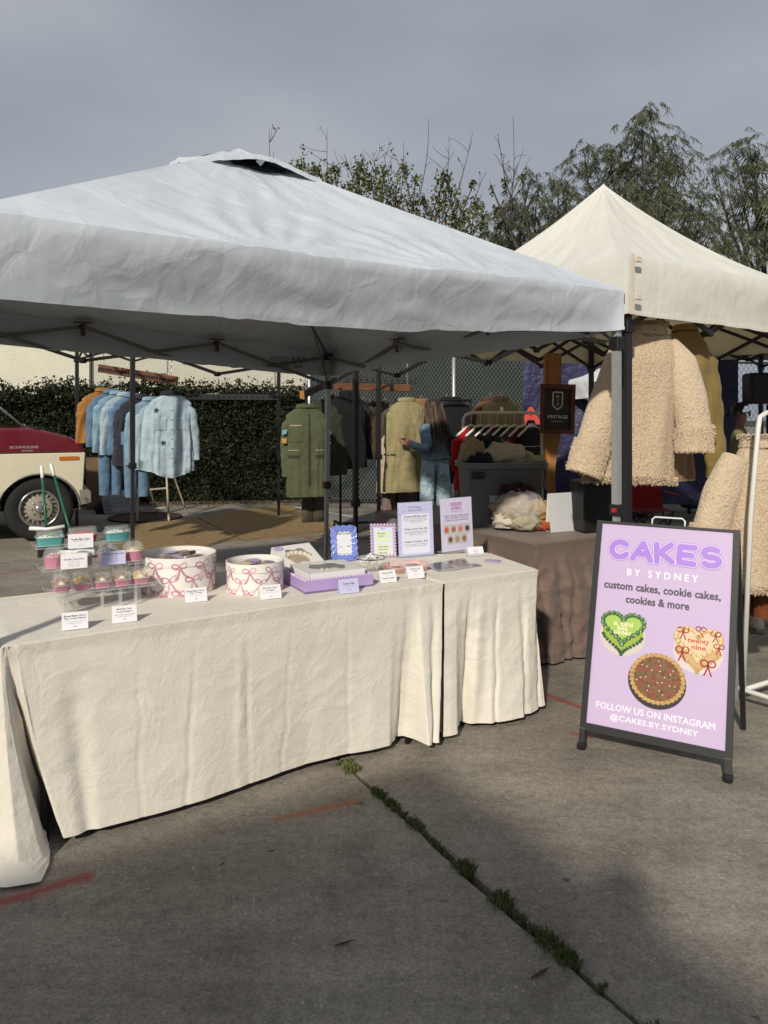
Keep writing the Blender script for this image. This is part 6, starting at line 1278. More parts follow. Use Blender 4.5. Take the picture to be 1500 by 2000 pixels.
rolling_rack('black rolling rack under the dark coats', V(-.55, 9.7, 0), V(.45, 10.1, 0), 1.62, blackp); rolling_rack('black rolling rack under the trench coats', V(.15, 9.2, 0), V(1.1, 9.75, 0), 1.66, blackp)

# ================================================================== SHERPA COATS AND RIGHT SIDE
furm = [M('sherpa_a', (.62, .49, .34), .9, sheen=.3), M('sherpa_b', (.69, .57, .42), .9, sheen=.3), M('sherpa_c', (.54, .42, .285), .9, sheen=.3)]
sherpa = M('sherpa_base', (.62, .49, .34), .95, var=.12, vs=60, bump=1.0, bs=85, bd=.012, sheen=.3, bump2=.6, bs2=30, bd2=.015)
def fur(t, mesh_obj, n, ln, sd, droopz=.6, name='pile', cond=None):
    """tufts on the surface of a built part"""
    me = mesh_obj.data; Mw = wmat(mesh_obj); r_ = random.Random(sd); ps = me.polygons; ar = [p.area for p in ps]; tot = sum(ar); m = MB()
    for p, a_ in zip(ps, ar):
        k = n*a_/tot; k = int(k)+(r_.random() < k-int(k)); vs_ = [Mw @ me.vertices[i].co for i in p.vertices]; nn = (vs_[1]-vs_[0]).cross(vs_[2]-vs_[0]); 
        if nn.length < 1e-12: continue
        nn.normalize()
        for _ in range(k):
            q = (vs_[0].lerp(vs_[1], r_.random())).lerp(vs_[3 if len(vs_) > 3 else 2].lerp(vs_[2], r_.random()), r_.random()); l = ln*r_.uniform(.5, 1.2)
            d = nn*r_.uniform(.4, 1)+V(r_.gauss(0, .33), r_.gauss(0, .33), r_.gauss(0, .33)-droopz); d.normalize(); wv = d.cross(V(r_.gauss(0, 1), r_.gauss(0, 1), r_.gauss(0, 1))).normalized()*min(.0014, l*.10)
            m.cm = r_.choice((0, 0, 1, 1, 2)); cu = V(r_.gauss(0, 1), r_.gauss(0, 1), r_.gauss(0, 1))*l*.25; m.add([q-wv, q+wv, q+d*l*.6+cu+wv*.7, q+d*l+cu*.3], [(0, 1, 2), (0, 2, 3)])
    return tag(m.build(name, furm, t, False), kind='stuff')
def sherpa_coat(label, hang, u, P, sd, f):
    """big fleece coat from outlines: P gives half widths by height and the two sleeves"""
    u = Vector(u).normalized(); n = V(u.y, -u.x, 0); n = n if n.dot(f) > 0 else -n; t = thing('fleece_coat', label, 'coat', hang-V(0, 0, P['len'])); hs_, ws_, cx = P['h'], P['w'], P['c']
    def body(a, v):
        an = a*6.2832; c, s = math.cos(an), math.sin(an); z = v*P['len']; w_ = interp(hs_, ws_, z); x0 = interp(hs_, cx, z); d = P['d']*(.45+.55*sstep(0, .25, v))
        q = .028*sstep(.1, .8, v)*(nz3(c*2+sd, s*2, v*1.2)+.5*math.sin(an*4+sd)); return hang+u*(x0+(w_+q*.3)*abs(c)**.8*(1 if c >= 0 else -1))+n*((d+q)*abs(s)**.8*(1 if s >= 0 else -1))+V(0, 0, -z-.015*math.cos(an+.5)*v)
    m = MB(); m.grid(lambda a, v: (lambda p: p+n*.0035*nz3(p.x*40, p.z*40, sd)*(1 if math.sin(a*6.2832) > 0 else -1))(body(a, v)), 120, 90, True); bo = m.build('body', sherpa, t); fur(bo, bo, int(P['n']*2.2), .0065, sd, .25)
    for pts, rads, cu0 in P['sl']:
        C = [hang+u*x+V(0, 0, z)+n*y for x, z, y in pts]; k = len(C); m = MB()
        def slv(a, v):
            x = v*(k-1); i = min(int(x), k-2); c = C[i].lerp(C[i+1], x-i); tdir = (C[i+1]-C[i]).normalized(); r = interp(list(range(k)), rads, x)*(1+.07*nz3(a*4, v*4, sd)); sdv = tdir.cross(n).normalized(); an = a*6.283; return c+sdv*math.cos(an)*r+n*math.sin(an)*r*.75
        m.grid(slv, 26, 30, True); so2 = m.build('sleeve', sherpa, t); fur(so2, so2, int(P['n']*.9), .0065, sd+3, .25)
        m = MB(); m.grid(lambda a, v: (lambda p, c0: p+(p-c0)*.16)(slv(a, cu0+(1.03-cu0)*v), sum((slv(j/6, cu0+(1.0-cu0)*v) for j in range(6)), V(0, 0, 0))/6), 26, 8, True); cf = m.build('cuff', sherpa, t); fur(cf, cf, int(P['n']*1.3), .016, sd+5, .6)
    m = MB(); m.grid(lambda a, v: hang+u*(P['cc'][0]+math.cos(a*6.283)*P['cc'][1])+n*(math.sin(a*6.283)*.085)+V(0, 0, P['cc'][2]*math.sin(v*2.6)+.025*v-.04), 30, 9, True); co = m.build('collar', sherpa, t); fur(co, co, int(P['n']*.6), .016, sd+7, .4)
    m = MB(); m.grid(lambda a, v: body(a, .965+.05*v)+(body(a, .97)-(hang+u*interp(hs_, cx, P['len']*.97)+V(0, 0, -.97*P['len'])))*.04*V(1, 1, 0), 64, 3, True); hm_ = m.build('hem', sherpa, t); fur(hm_, hm_, int(P['n']*.16), .018, sd+9, .3)
    return t
DC = 4.62; px_ = DC/F
hang1 = W(1262, 640, DC)
P1 = dict(len=.92, d=.115, n=30000, h=[0, .05, .14, .3, .6, .92], w=[.085, .15, .205, .225, .245, .272], c=[0, 0, -.01, -.03, -.075, -.105],
          sl=[([(-.13, -.08, 0), (-.20, -.22, .05), (-.295, -.46, .08), (-.375, -.68, .08), (-.425, -.84, .08)], [.06, .095, .105, .10, .095], .76), ([(.13, -.08, 0), (.195, -.22, .05), (.235, -.42, .08), (.252, -.60, .09), (.255, -.72, .10)], [.06, .10, .108, .105, .10], .74)], cc=(0.01, .115, .06))
sherpa_coat('big beige sherpa coat hanging on the cream tent leg', hang1, V(.985, .17, 0), P1, 3, V(0, -1, 0))
hang2 = W(1500, 858, 4.15); P2 = dict(len=.80, d=.12, n=22000, h=[0, .05, .12, .3, .6, .8], w=[.09, .17, .20, .22, .26, .29], c=[0, 0, 0, 0, 0, 0], sl=[([(-.20, -.10, 0), (-.28, -.28, -.02), (-.335, -.44, -.03), (-.36, -.56, -.04)], [.085, .10, .10, .1], .72), ([(.20, -.10, 0), (.28, -.3, .02), (.33, -.5, .03), (.36, -.66, .04)], [.085, .1, .1, .1], .72)], cc=(0, .17, .05))
sherpa_coat('second beige sherpa coat on the white rack at the right edge', hang2, V(.96, .28, 0), P2, 13, V(0, -1, 0))
bomb = cl('olive_bomber', (.235, .165, .055), var=.12, rough=.7)
t, n_ = garment('mustard olive bomber jacket behind the big sherpa coat', W(1338, 648, 4.95), V(.94, .34, 0), bomb, .16, .22, .72, .10, sl=.86, sang=.14, sw=.10, cuff=.07, collar=bomb, seed=71., name='bomber_jacket', cat='jacket', f=V(0, -1, 0), res=(50, 34), flare=.9, fold=.018)
t, n_ = garment('light brown suede jacket peeking out under the sherpa coat', W(1290, 690, 4.82), V(.96, .28, 0), cl('camel_suede', (.31, .19, .10), var=.1), .16, .20, .80, .09, sleeves=False, seed=73., name='suede_jacket', cat='jacket', f=V(0, -1, 0), flare=1.05, hanger=False)
# white rack that carries the second coat
wm = M('white_rack', (.68, .67, .62), .4); t = thing('garment_rack', 'white metal garment rack at the right edge', 'clothes rack', T(1480, 1230))
a = W(1450, 1245, 3.95); a = T(1450, 1222); a = V((1452-750)/F*3.9, 3.9, .11); top_ = W(1481, 835, 3.9); m = MB()
m.tube([a, W(1466, 1010, 3.9), top_, W(1484, 815, 3.92), W(1497, 806, 3.95), W(1520, 806, 4.0)], .013, 8); m.build('upright', wm, t); m = MB(); e2 = W(1505, 806, 3.97); m.tube([e2, e2+V(.9, .55, 0)], .013, 8); m.build('top_bar', wm, t)
m = MB(); q = V(a.x, a.y, .10); m.tube([q+V(-.10, .22, 0), q+V(-.02, .04, 0), q, q+V(.10, -.10, -.01), q+V(.16, -.16, -.05)], .012, 8); m.build('foot', wm, t); m = MB(); m.tube([q, q+V(.9, .55, 0)], .012, 8); m.build('lower_bar', wm, t); m = MB(); q2 = q+V(.9, .55, 0); m.tube([q2, q2+V(0, 0, e2.z-.10)], .013, 8); m.build('upright', wm, t); m = MB(); m.lathe([(.001, -.012), (.035, -.012), (.035, .012), (.001, .012)], n=12, X=Matrix.Translation(q+V(-.10, .22, -.06)) @ Matrix.Rotation(1.57, 4, 'Y')); m.build('caster', blackp, t)
rust = cl('rust_suede', (.16, .045, .018), var=.2)
for k, (px, D_) in enumerate(((1465, 4.35), (1500, 4.2))):
    c = W(px, 1100, D_); t = thing('suede_skirt', ('rust brown suede piece hanging left on the white rack', 'rust brown suede piece hanging right on the white rack')[k], 'skirt', c-V(0, 0, .3)); m = MB(); m.grid(lambda a_, v: c+V(.96, .28, 0)*math.cos(a_*6.283)*(.075+.01*v)+V(.28, -.96, 0)*math.sin(a_*6.283)*(.05+.012*nz3(a_*6, v*3, k))+V(0, 0, .15-.44*v), 24, 14, True); m.build('body', rust, t)
r_ = random.Random(9)
for k in range(5):
    c = T(1470+k*9, 1222-k*5+(k % 2)*14); t = thing('fleece_slipper', 'pair of pale fleece slippers under the white rack' if False else ('first', 'second', 'third', 'fourth', 'fifth')[k]+' cream fleece slipper from the left under the white rack', 'slipper', c, r_.uniform(0, 3), 'slippers under the white rack'); m = MB(); blob(m, V(0, 0, 0), .10, .045, .05, .2, 3, k*2.); sb2 = m.build('upper', M('fleece_cream', (.48, .4, .3), .95, bump=1, bs=60, bd=.01), t, world=False); m = MB(); m.box((0, 0, .008), (.2, .085, .014), bev=.004); m.build('sole', M('sole', (.2, .16, .12), .8), t, False, world=False)
# ================================================================== GREY TUB AND RIGHT BACKGROUND
def TB(px, py, z=ZB): return T(px, py, z)
c = T(975, 1031, ZB)+V(.04, .22, .002); t = thing('storage_tub', 'large grey plastic storage tub on the brown table', 'storage tub', c); greyp = M('grey_tub', (.15, .155, .157), .45, bump=.08, bs=200); yw = .08; X = Matrix.Translation(c) @ Matrix.Rotation(yw, 4, 'Z')
pr_ = rrect(.28, .2, .06, 7); H_ = .44; m = MB(); loft(m, [[X @ V(x*k, y*k, z) for x, y in pr_] for k, z in ((.9, 0), (.92, .03), (.985, H_-.05), (1.0, H_-.045), (1.0, H_-.02))], True, False); loft(m, [[X @ V(x*k, y*k, z) for x, y in pr_] for k, z in ((.97, H_-.02), (.88, .03))], False, True); m.build('bin', greyp, t, True, 40)
m = MB(); loft(m, [[X @ V(x*k, y*k, z) for x, y in pr_] for k, z in ((1.0, H_-.045), (1.07, H_-.04), (1.08, H_-.005), (1.05, H_), (.97, H_), (.97, H_-.02))], False, False); m.build('rim', greyp, t, True, 40)
m = MB(); q = X @ V(-.2, -.205, H_-.085); m.box(q, (.09, .02, .045), yw, bev=.006); m.build('handle', blackp, t, False); m = MB(); q = X @ V(-.08, -.191, .19); m.box(q, (.075, .003, .05), yw+.0); m.build('sticker_remains', M('torn_label', (.5, .5, .5), .7, var=.6, vs=60), t, False)
for k, (dx, dy, dz, sx, sy, sz, mt, lb) in enumerate(((.02, -.02, .0, .2, .14, .10, cl('cream_knit', (.40, .36, .27), bump=.8), 'folded cream knit lying on top of the grey tub'), (-.19, .0, .0, .10, .12, .12, cl('camel_knit', (.30, .21, .13)), 'camel coloured sweater bulging from the left of the tub'), (-.08, .06, .06, .12, .1, .1, cl('black_knit', (.012, .012, .013)), 'black garment in the middle of the tub'), (.2, -.03, .0, .12, .10, .055, cl('sage_knit', (.3, .29, .22)), 'grey cream scarf hanging over the right of the tub'), (-.16, -.08, -.03, .11, .08, .09, cl('navy_knit', (.015, .016, .022)), 'dark garment tucked low at the left of the tub'))):
    m = MB(); blob(m, X @ V(dx, dy, H_-.05+dz), sx, sy, sz, .28, 2.6, k*3.3, 34, 22); tag(m.build('folded_garment', mt, None), lb, 'clothes', 'clothes in the grey tub')
# clear bag of clothes, white board
c = T(1024, 1042, ZB)+V(0, .14, .002); t = thing('clear_bag', 'clear plastic bag stuffed with pale clothes on the brown table', 'bag of clothes', c); m = MB()
for k, (dx, dy, dz, s, mt) in enumerate(((-.02, 0, .06, .13, cl('bag_tan', (.36, .27, .17))), (.08, -.01, .08, .10, cl('bag_gold', (.42, .28, .1))), (-.1, -.02, .02, .08, cl('bag_white', (.55, .5, .42))), (.02, -.06, .01, .09, cl('bag_green', (.36, .33, .23))), (.13, -.05, .01, .05, cl('bag_red', (.4, .08, .03))), (0., .05, .16, .11, cl('bag_maroon', (.035, .01, .012))))):
    mm = MB(); blob(mm, c+V(dx, dy, dz), s*1.15, s*.8, s*.75, .4, 3.2, k*2.2, 30, 20); mm.build('bundled_garment', mt, t)
m = MB(); blob(m, c+V(0, 0, .07), .165, .13, .115, .16, 3.1, 8., 40, 26); m.build('bag_film', M('bag_clear', (1, 1, 1), .08, alpha=.26, spec=1., bump=1., bs=22, bd=.03), t)
a, b_ = T(1076, 1041, ZB), T(1134, 1036, ZB); hgt = .30; m = MB(); n_ = V(-(b_-a).y, (b_-a).x, 0).normalized(); t = thing('paper_pad', 'blank white paper sheet in a clear sleeve on the brown table', 'paper', (a+b_)/2); m.prism([a+V(0, 0, .002), b_+V(0, 0, .002), b_+V(0, 0, hgt-.045)+n_*.03, a+V(0, 0, hgt-.045)+n_*.03], n_*.004); m.build('sheet', M('blank_sheet', (.62, .63, .66), .25, coat=.4), t, False); m = MB(); m.prism([a+V(0, 0, .001)+n_*.06, b_+n_*.06+V(0, 0, .001), b_+V(0, 0, hgt-.05)+n_*.035, a+V(0, 0, hgt-.05)+n_*.035], n_*.002); m.build('back_stay', wbox, t, False)
m = MB(); q = W(1160, 1000, 5.0); bc = V(q.x, q.y, ZB+.002); t = thing('speaker_case', 'plain black case standing on the brown table corner', 'case', bc); m.box(bc+V(0, .1, .17), (.2, .18, .34), .3, bev=.01); m.build('case', blackp, t, False); m = MB(); m.tube([bc+V(-.05, .1, .34), bc+V(-.05, .1, .37), bc+V(.05, .1, .37), bc+V(.05, .1, .34)], .006, 6); m.build('handle', blackp, t)
# ---- white hanger rack with tops
wr_a, wr_b = W(905, 905, 6.9), W(1058, 905, 6.7); zt_ = W(980, 806, 6.8).z; t = thing('garment_rack', 'low white tube rack with white hangers behind the grey tub', 'clothes rack', V((wr_a.x+wr_b.x)/2, 6.8, 0)); m = MB()
m.tube([V(wr_a.x, 6.9, 0), V(wr_a.x, 6.9, zt_-.06), V(wr_a.x+.02, 6.89, zt_-.02), V(wr_a.x+.07, 6.88, zt_), V(wr_b.x-.07, 6.72, zt_), V(wr_b.x-.02, 6.71, zt_-.02), V(wr_b.x, 6.7, zt_-.06), V(wr_b.x, 6.7, 0)], .014, 8); m.build('frame', wm, t)
for q in (V(wr_a.x, 6.9, .02), V(wr_b.x, 6.7, .02)): m = MB(); m.tube([q-V(0, .22, 0), q+V(0, .22, 0)], .014, 8); m.build('foot', wm, t)
hangm = M('white_hanger', (.72, .71, .68), .45)
tops = [(.10, cl('red_top', (.36, .012, .015)), 'bright red top on a white hanger'), (.22, blk, 'black top next to the red one'), (.34, cl('navy_top', (.012, .014, .03)), 'navy top on the low rack'), (.44, mar, 'maroon top on the low rack'), (.55, blk, 'second black top on the low rack'), (.66, cl('grey_green', (.07, .075, .06)), 'grey green top on the low rack'), (.77, cl('wine_top', (.11, .01, .02)), 'wine red top on the low rack'), (.88, cl('stripe_top', (.02, .012, .018)), 'dark striped top at the right of the low rack')]
for k, (f_, mt, lb) in enumerate(tops):
    q = V(lerp(wr_a.x, wr_b.x, f_), lerp(6.88, 6.72, f_), zt_-.13); tt, nn = garment(lb, q, V(.72, .69, 0), mt, .19, .2, .55, .04, sleeves=(k % 2 == 0), sl=.3, seed=80+k, name='knit_top', cat='top', group='tops on the low white rack', res=(26, 14), hanger=False, f=V(.3, -1, 0))
    u_ = V(.72, .69, 0); m = MB(); m.tube([q+u_*-.2+V(0, 0, -.075), q+u_*-.06+V(0, 0, .0), q+V(0, 0, .015), q+u_*.06, q+u_*.2+V(0, 0, -.075)], [.010, .014, .015, .014, .010], 6); m.tube([q+V(0, 0, .015), q+V(0, 0, .12), q+u_*.015+V(0, 0, .14)], .0022, 5); m.build('hanger', hangm, tt)
    if k == 7:
        for j in range(4): m = MB(); m.grid(lambda a_, v: q+u_*math.cos(a_*6.283)*(.215)+V(u_.y, -u_.x, 0)*math.sin(a_*6.283)*.056+V(0, 0, -.16-.09*j-.006*v), 20, 2, True); m.build('stripe', M('pale_stripe', (.55, .45, .42), .8), tt)
# ---- VINTAGE sign on its wooden post
t = thing('wooden_post', 'tall orange brown wooden post behind the stall sign', 'post', T(1085, 1120)); D_ = 6.3; m = MB(); pw = M('post_wood', (.34, .16, .045), .55, var=.35, vs=7, stretch=(3, 3, .35), bump=.2)
def wprof(y): return [(interp([700, 850, 875, 905, 930, 1000, 1110], [1066, 1063, 1064, 1068, 1071, 1072, 1073], y)), (interp([700, 850, 875, 905, 930, 1000, 1110], [1097, 1095, 1091, 1085, 1084, 1087, 1087], y))]
ys = [690, 750, 850, 870, 890, 910, 930, 970, 1010, 1060, 1110, 1164]
Lp_ = [W(wprof(y)[0], y, D_) for y in ys]; Rp_ = [W(wprof(y)[1], y, D_) for y in ys]; m.prism(Lp_+Rp_[::-1], (0, .09, 0)); m.build('post', pw, t, False)
t = thing('hanging_sign', 'framed blackboard sign reading AIT VINTAGE on the wooden post', 'sign', W(1088, 848, 6.2)); D_ = 6.22; p00, p10, p11, p01 = W(1054, 846, D_), W(1120, 848, D_), W(1123, 751, D_), W(1055, 750, D_); frw = M('sign_wood', (.12, .038, .02), .5, var=.5, vs=14, bump=.5, bs=60)
def Sg(x, y, z=0): return p00.lerp(p10, x).lerp(p01.lerp(p11, x), y)+V(0, -z, 0)
for x0, y0, x1, y1 in ((0, 0, 1, .09), (0, .91, 1, 1), (0, .09, .12, .91), (.88, .09, 1, .91)): m = MB(); m.prism([Sg(x0, y0), Sg(x1, y0), Sg(x1, y1), Sg(x0, y1)], (0, -.03, 0)); m.build('frame_bar', frw, t, False)
m = MB(); m.prism([Sg(.1, .07), Sg(.9, .07), Sg(.9, .93), Sg(.1, .93)], (0, -.012, 0)); m.build('board', M('chalkboard', (.028, .031, .03), .6, var=.25, vs=12), t, False)
Xs = frame(Sg(.5, .5, .014), p10-p00, V(0, 0, 1)); sw_, sh_ = (p10-p00).length, (p01-p00).length; cwh = M('sign_white', (.68, .68, .64), .6)
m = MB(); put_text(m, 'VINTAGE', Xs @ Matrix.Translation((0, -.16*sh_, 0)), width=sw_*.62, height=sh_*.07, off=.02); put_text(m, 'LOS ANGELES', Xs @ Matrix.Translation((0, -.255*sh_, 0)), width=sw_*.34, height=sh_*.022, off=.01)
for k, ch in enumerate('AIT'): put_text(m, ch, Xs @ Matrix.Translation((0, (.26-.085*k)*sh_, 0)), height=sh_*.06, off=.02)
sp2 = [(-.14, .34), (.14, .34), (.14, .07), (0, -.02), (-.14, .07)]
m.build('lettering', cwh, t, False); m = MB()
for i in range(5): p, q = sp2[i], sp2[(i+1) % 5]; m.strip([Xs @ V(p[0]*sw_, p[1]*sh_, 0), Xs @ V(q[0]*sw_, q[1]*sh_, 0)], .009, V(0, -1, 0))
m.build('shield_outline', cwh, t, False)
# ---- navy banner with red letters
D_ = 10.6; t = thing('banner', 'navy blue banner with red letters tied to the fence', 'banner', W(1230, 960, D_)); nav = M('navy_vinyl', (.018, .019, .065), .45, var=.15, vs=3, bump2=.8, bs2=3, bd2=.08)
m = MB(); m.grid(lambda u, v: W(lerp(1022, 1442, u), lerp(985, 702, v), D_+.04*nz3(u*7, v*3)-.3*u), 50, 16); m.build('sheet', nav, t); rl = M('red_vinyl', (.55, .06, .045), .5)
for ch, px, ww, hh in (('A', 1037, .30, .24), ('S', 1396, .22, .28)): m = MB(); put_text(m, ch, frame(W(px, 812 if ch == 'A' else 824, D_-.06-.3*(px-1022)/420), V(1, -.02, 0), V(0, 0, 1)), width=ww, height=hh, off=.05); m.build('letter', rl, t, False)
m = MB(); put_text(m, 'A R T', frame(W(1215, 815, D_-.2), V(1, 0, 0), V(0, 0, 1)), width=1.2, height=.26, off=.05)
# ---- loudspeaker on a stand, folding chair, rolling case
D_ = 9.0; t = thing('loudspeaker', 'black loudspeaker on a stand at the right edge', 'loudspeaker', W(1490, 1100, D_)*V(1, 1, 0)); m = MB(); m.box(W(1494, 759, D_), (.42, .36, .36), -.2, bev=.02); cb_ = m.build('cabinet', blackp, t, False); m = MB(); m.box(W(1494, 759, D_)+V(-.03, -.185, 0), (.36, .006, .31), -.2); m.build('grille', M('speaker_grille', (.03, .03, .032), .7, bump=.6, bs=300), cb_, False); q = W(1500, 790, D_); m = MB(); m.tube([V(q.x, q.y, 0), q], .02, 8); m.build('pole', blackp, t)
for k in range(3): a_ = k*2.1; m = MB(); m.tube([V(q.x, q.y, .5), V(q.x+.4*math.cos(a_), q.y+.4*math.sin(a_), 0)], .014, 6); m.build('stand_leg', blackp, t)
cc_ = T(1262, 1068); t = thing('folding_chair', 'red camping chair with black legs behind the sign', 'folding chair', cc_); cw = cl('red_canvas', (.20, .008, .014)); sx_ = .24
for dx, dy, ex, ey in ((-sx_, -.2, sx_, -.2), (sx_, -.2, -sx_, -.2), (-sx_, .2, sx_, .2), (sx_, .2, -sx_, .2), (-sx_, -.2, -sx_, .2), (-sx_, .2, -sx_, -.2), (sx_, -.2, sx_, .2), (sx_, .2, sx_, -.2)): m = MB(); m.tube([cc_+V(dx, dy, .01), cc_+V(ex, ey, .42)], .011, 6); m.build('leg', dark_steel, t)
m = MB(); m.grid(lambda u, v: cc_+V((u-.5)*.5, (v-.5)*.42, .42-.05*math.sin(math.pi*u)*math.sin(math.pi*v)), 12, 10); m.build('seat', cw, t); m = MB(); m.grid(lambda u, v: cc_+V((u-.5)*.52, .2+.12*v-.05*math.sin(math.pi*u), .42+.42*v), 12, 10); m.build('backrest', cw, t)
for s in (-1, 1): m = MB(); m.tube([cc_+V(s*sx_, .2, .4), cc_+V(s*sx_, .33, .85)], .011, 6); m.build('back_post', dark_steel, t); m = MB(); m.box(cc_+V(s*.27, .0, .6), (.06, .42, .02), 0, bev=.006); m.build('armrest', cw, t, False)
c = T(1362, 1003); t = thing('rolling_case', 'tall dark rolling case beside the second sherpa coat', 'case', c); m = MB(); m.box(c+V(0, .1, .42), (.36, .25, .7), .15, bev=.03); m.build('shell', M('case_fabric', (.018, .02, .026), .7, bump=.3, bs=200), t, False)
for s in (-1, 1): m = MB(); m.lathe([(.001, -.015), (.045, -.015), (.045, .015), (.001, .015)], n=14, X=Matrix.Translation(c+V(s*.13, -.02, .045)) @ Matrix.Rotation(1.57, 4, 'Y')); m.build('wheel', blackp, t)
c = T(1236, 1010); m = MB(); t = thing('backpack', 'dark red bag on the ground behind the tent legs', 'bag', c); blob(m, c, .22, .15, .2, .3, 3, 3.); m.build('bag', cl('wine_bag', (.06, .008, .012)), t); m = MB(); m.tube([c+V(-.05, -.1, .25), c+V(0, -.14, .36), c+V(.05, -.1, .25)], .012, 6); m.build('strap', blackp, t)

# ================================================================== LEFT: VAN AND OTHER THINGS
vo = G0 = T(77, 1058); vu = V(.905, .425, 0).normalized(); vn = V(vu.y, -vu.x, 0)   # vn faces the camera side
van = thing('van', 'maroon and cream passenger van with its nose to the right', 'van', vo)
def VP(x, z, y=0.0): return vo+vu*x-vn*y+V(0, 0, z)           # y = depth away from the near side
cream = M('cream_paint', (.66, .61, .46), .28, coat=.7, var=.04, vs=3); maroon = M('maroon_paint', (.13, .006, .016), .22, coat=.9, var=.05, vs=3); rubber = M('tyre_rubber', (.014, .014, .014), .8, bump=.3, bs=80, bd=.004); vch = M('trim_chrome', (.6, .6, .6), .2, .9); vgl = M('van_glass', (.05, .07, .075), .05, spec=.8, coat=.5)
WR, ZW = .38, .38; AR = .44
arch = [(AR*math.cos(a_), ZW+AR*.93*math.sin(a_)) for a_ in [math.pi*(1-.0)-math.pi*i/18 for i in range(19)]]
low = [(-4.2, .30)]+[(-AR, .30)]+arch[1:-1]+[(AR, .34), (.455, .42), (.475, .60), (.50, 1.03), (-4.2, 1.03)]
def slab(name, prof, mat, y0, y1, par, bev=.02):
    n = len(prof); m = MB(); c = (sum(p[0] for p in prof)/n, sum(p[1] for p in prof)/n); rings = []
    ins = lambda p, k: (p[0]+(c[0]-p[0])*k*0, p[1])
    rings = [[VP(x, z, y0+bev) for x, z in prof], [VP(x*(1), z, y0) for x, z in prof]]
    m.add([VP(x, z, y0) for x, z in prof]+[VP(x, z, y1) for x, z in prof], [tuple(range(n)), tuple(range(2*n-1, n-1, -1))]+[(i, n+i, n+(i+1) % n, (i+1) % n) for i in range(n)]); o = m.build(name, mat, par, False)
    bv = o.modifiers.new('b', 'BEVEL'); bv.width = bev; bv.segments = 3; bv.limit_method = 'ANGLE'; bv.angle_limit = R(50); return o
slab('lower_body', low, cream, 0, 1.95, van, .03)
slab('hood', [(-.45, 1.034), (.50, 1.034), (.455, 1.13), (.33, 1.215), (0, 1.305), (-.12, 1.33), (-.45, 1.335)], maroon, .015, 1.935, van, .035)
slab('cabin', [(-4.2, 1.034), (-.46, 1.034), (-.46, 1.36), (-1.18, 2.05), (-4.2, 2.1)], maroon, .03, 1.92, van, .04)
m = MB(); m.prism([VP(-.19, 1.34, .08), VP(-.19, 1.34, 1.87), VP(-.93, 2.0, 1.80), VP(-.93, 2.0, .15)], -vu*.02+V(0, 0, .02)); m.build('windshield', vgl, van, False)
m = MB(); m.tube([VP(-.16, 1.335, .05), VP(-.16, 1.345, .5), VP(-.16, 1.345, 1.9)], .014, 6); m.tube([VP(-.16, 1.335, .05), VP(-.91, 2.0, .12)], .014, 6); m.build('windshield_trim', vch, van)
slab('side_window', [(-1.75, 1.38), (-.62, 1.38), (-1.15, 1.95), (-1.75, 1.95)], vgl, .018, .05, van, .01)
m = MB(); m.tube([VP(x, z, -.008) for x, z in arch], .012, 6); m.build('arch_trim', M('arch_trim', (.25, .25, .24), .4, .5), van)
m = MB(); m.grid(lambda u, v: VP(*(lambda a_: ((AR-.01)*math.cos(a_), ZW+(AR-.01)*.93*math.sin(a_)))(math.pi*(1-u)), .02+.3*v), 20, 3); m.build('wheel_well', M('well_black', (.008, .008, .008), .95), van)
m = MB(); m.prism([VP(AR-.02, .36, .012), VP(AR-.02, .02+.35, 1.0), VP(-AR+.02, .37, 1.0), VP(-AR+.02, .36, .3)], (0, 0, -.02)); m.build('underbody', M('well_black', (.008, .008, .008)), van, False)
XW = frame(VP(0, ZW, .05), vu, V(0, 0, 1))
wh = MB(); wh.lathe([(.22, .0), (.26, .018), (.33, .022), (.372, .004), (WR, -.03), (WR, -.17), (.36, -.2), (.22, -.2)], n=48, X=XW); wo = wh.build('wheel', rubber, van)
m = MB(); m.lathe([(.215, -.004), (.222, .012), (.210, .016), (.200, .0), (.19, -.04)], n=40, X=XW); m.build('rim_ring', vch, wo)
m = MB(); m.lathe([(.19, -.045), (.145, -.03), (.14, .0), (.10, .008), (.075, .012), (.07, .02), (.001, .02)], n=32, X=XW); m.build('wheel_disc', M('wheel_cream', (.36, .33, .27), .4, .3), wo, True, 30)
m = MB(); m.lathe([(.05, .02), (.048, .055), (.03, .065), (.001, .066)], n=20, X=XW); m.build('hub_cap', vch, wo)
for k in range(8): a_ = k*.785; m = MB(); m.lathe([(.009, 0), (.009, .02), (.001, .022)], n=6, X=XW @ Matrix.Translation((.085*math.cos(a_), .085*math.sin(a_), .01))); m.build('lug_nut', vch, wo)
for k in range(20): a_ = k*math.pi/10; m = MB(); m.box((0, 0, 0), (.032, .013, .006), X=XW @ Matrix.Rotation(a_, 4, 'Z') @ Matrix.Translation((.168, 0, -.026))); m.build('rim_slot', blackp, wo, False)
bs3 = rrect(.08, .085, .02, 4); m = MB(); m.prism([VP(.43+x, .50+z, -.02) for x, z in [(0, .09), (.10, .09), (.13, .06), (.13, -.07), (.02, -.09)]], -vn*2.0); m.build('bumper', M('bumper_chrome', (.5, .47, .4), .3, .7), van, False)
m = MB(); m.prism([VP(x, z, -.004) for x, z in rrect(.11, .022, .015, 4)], vn*.006); mk_ = m; mk_.v = [tuple(Vector(v)+vu*.32+V(0, 0, .965)) for v in mk_.v]; m.build('side_marker', M('amber_lens', (.5, .14, .01), .25, coat=.6), van, False)
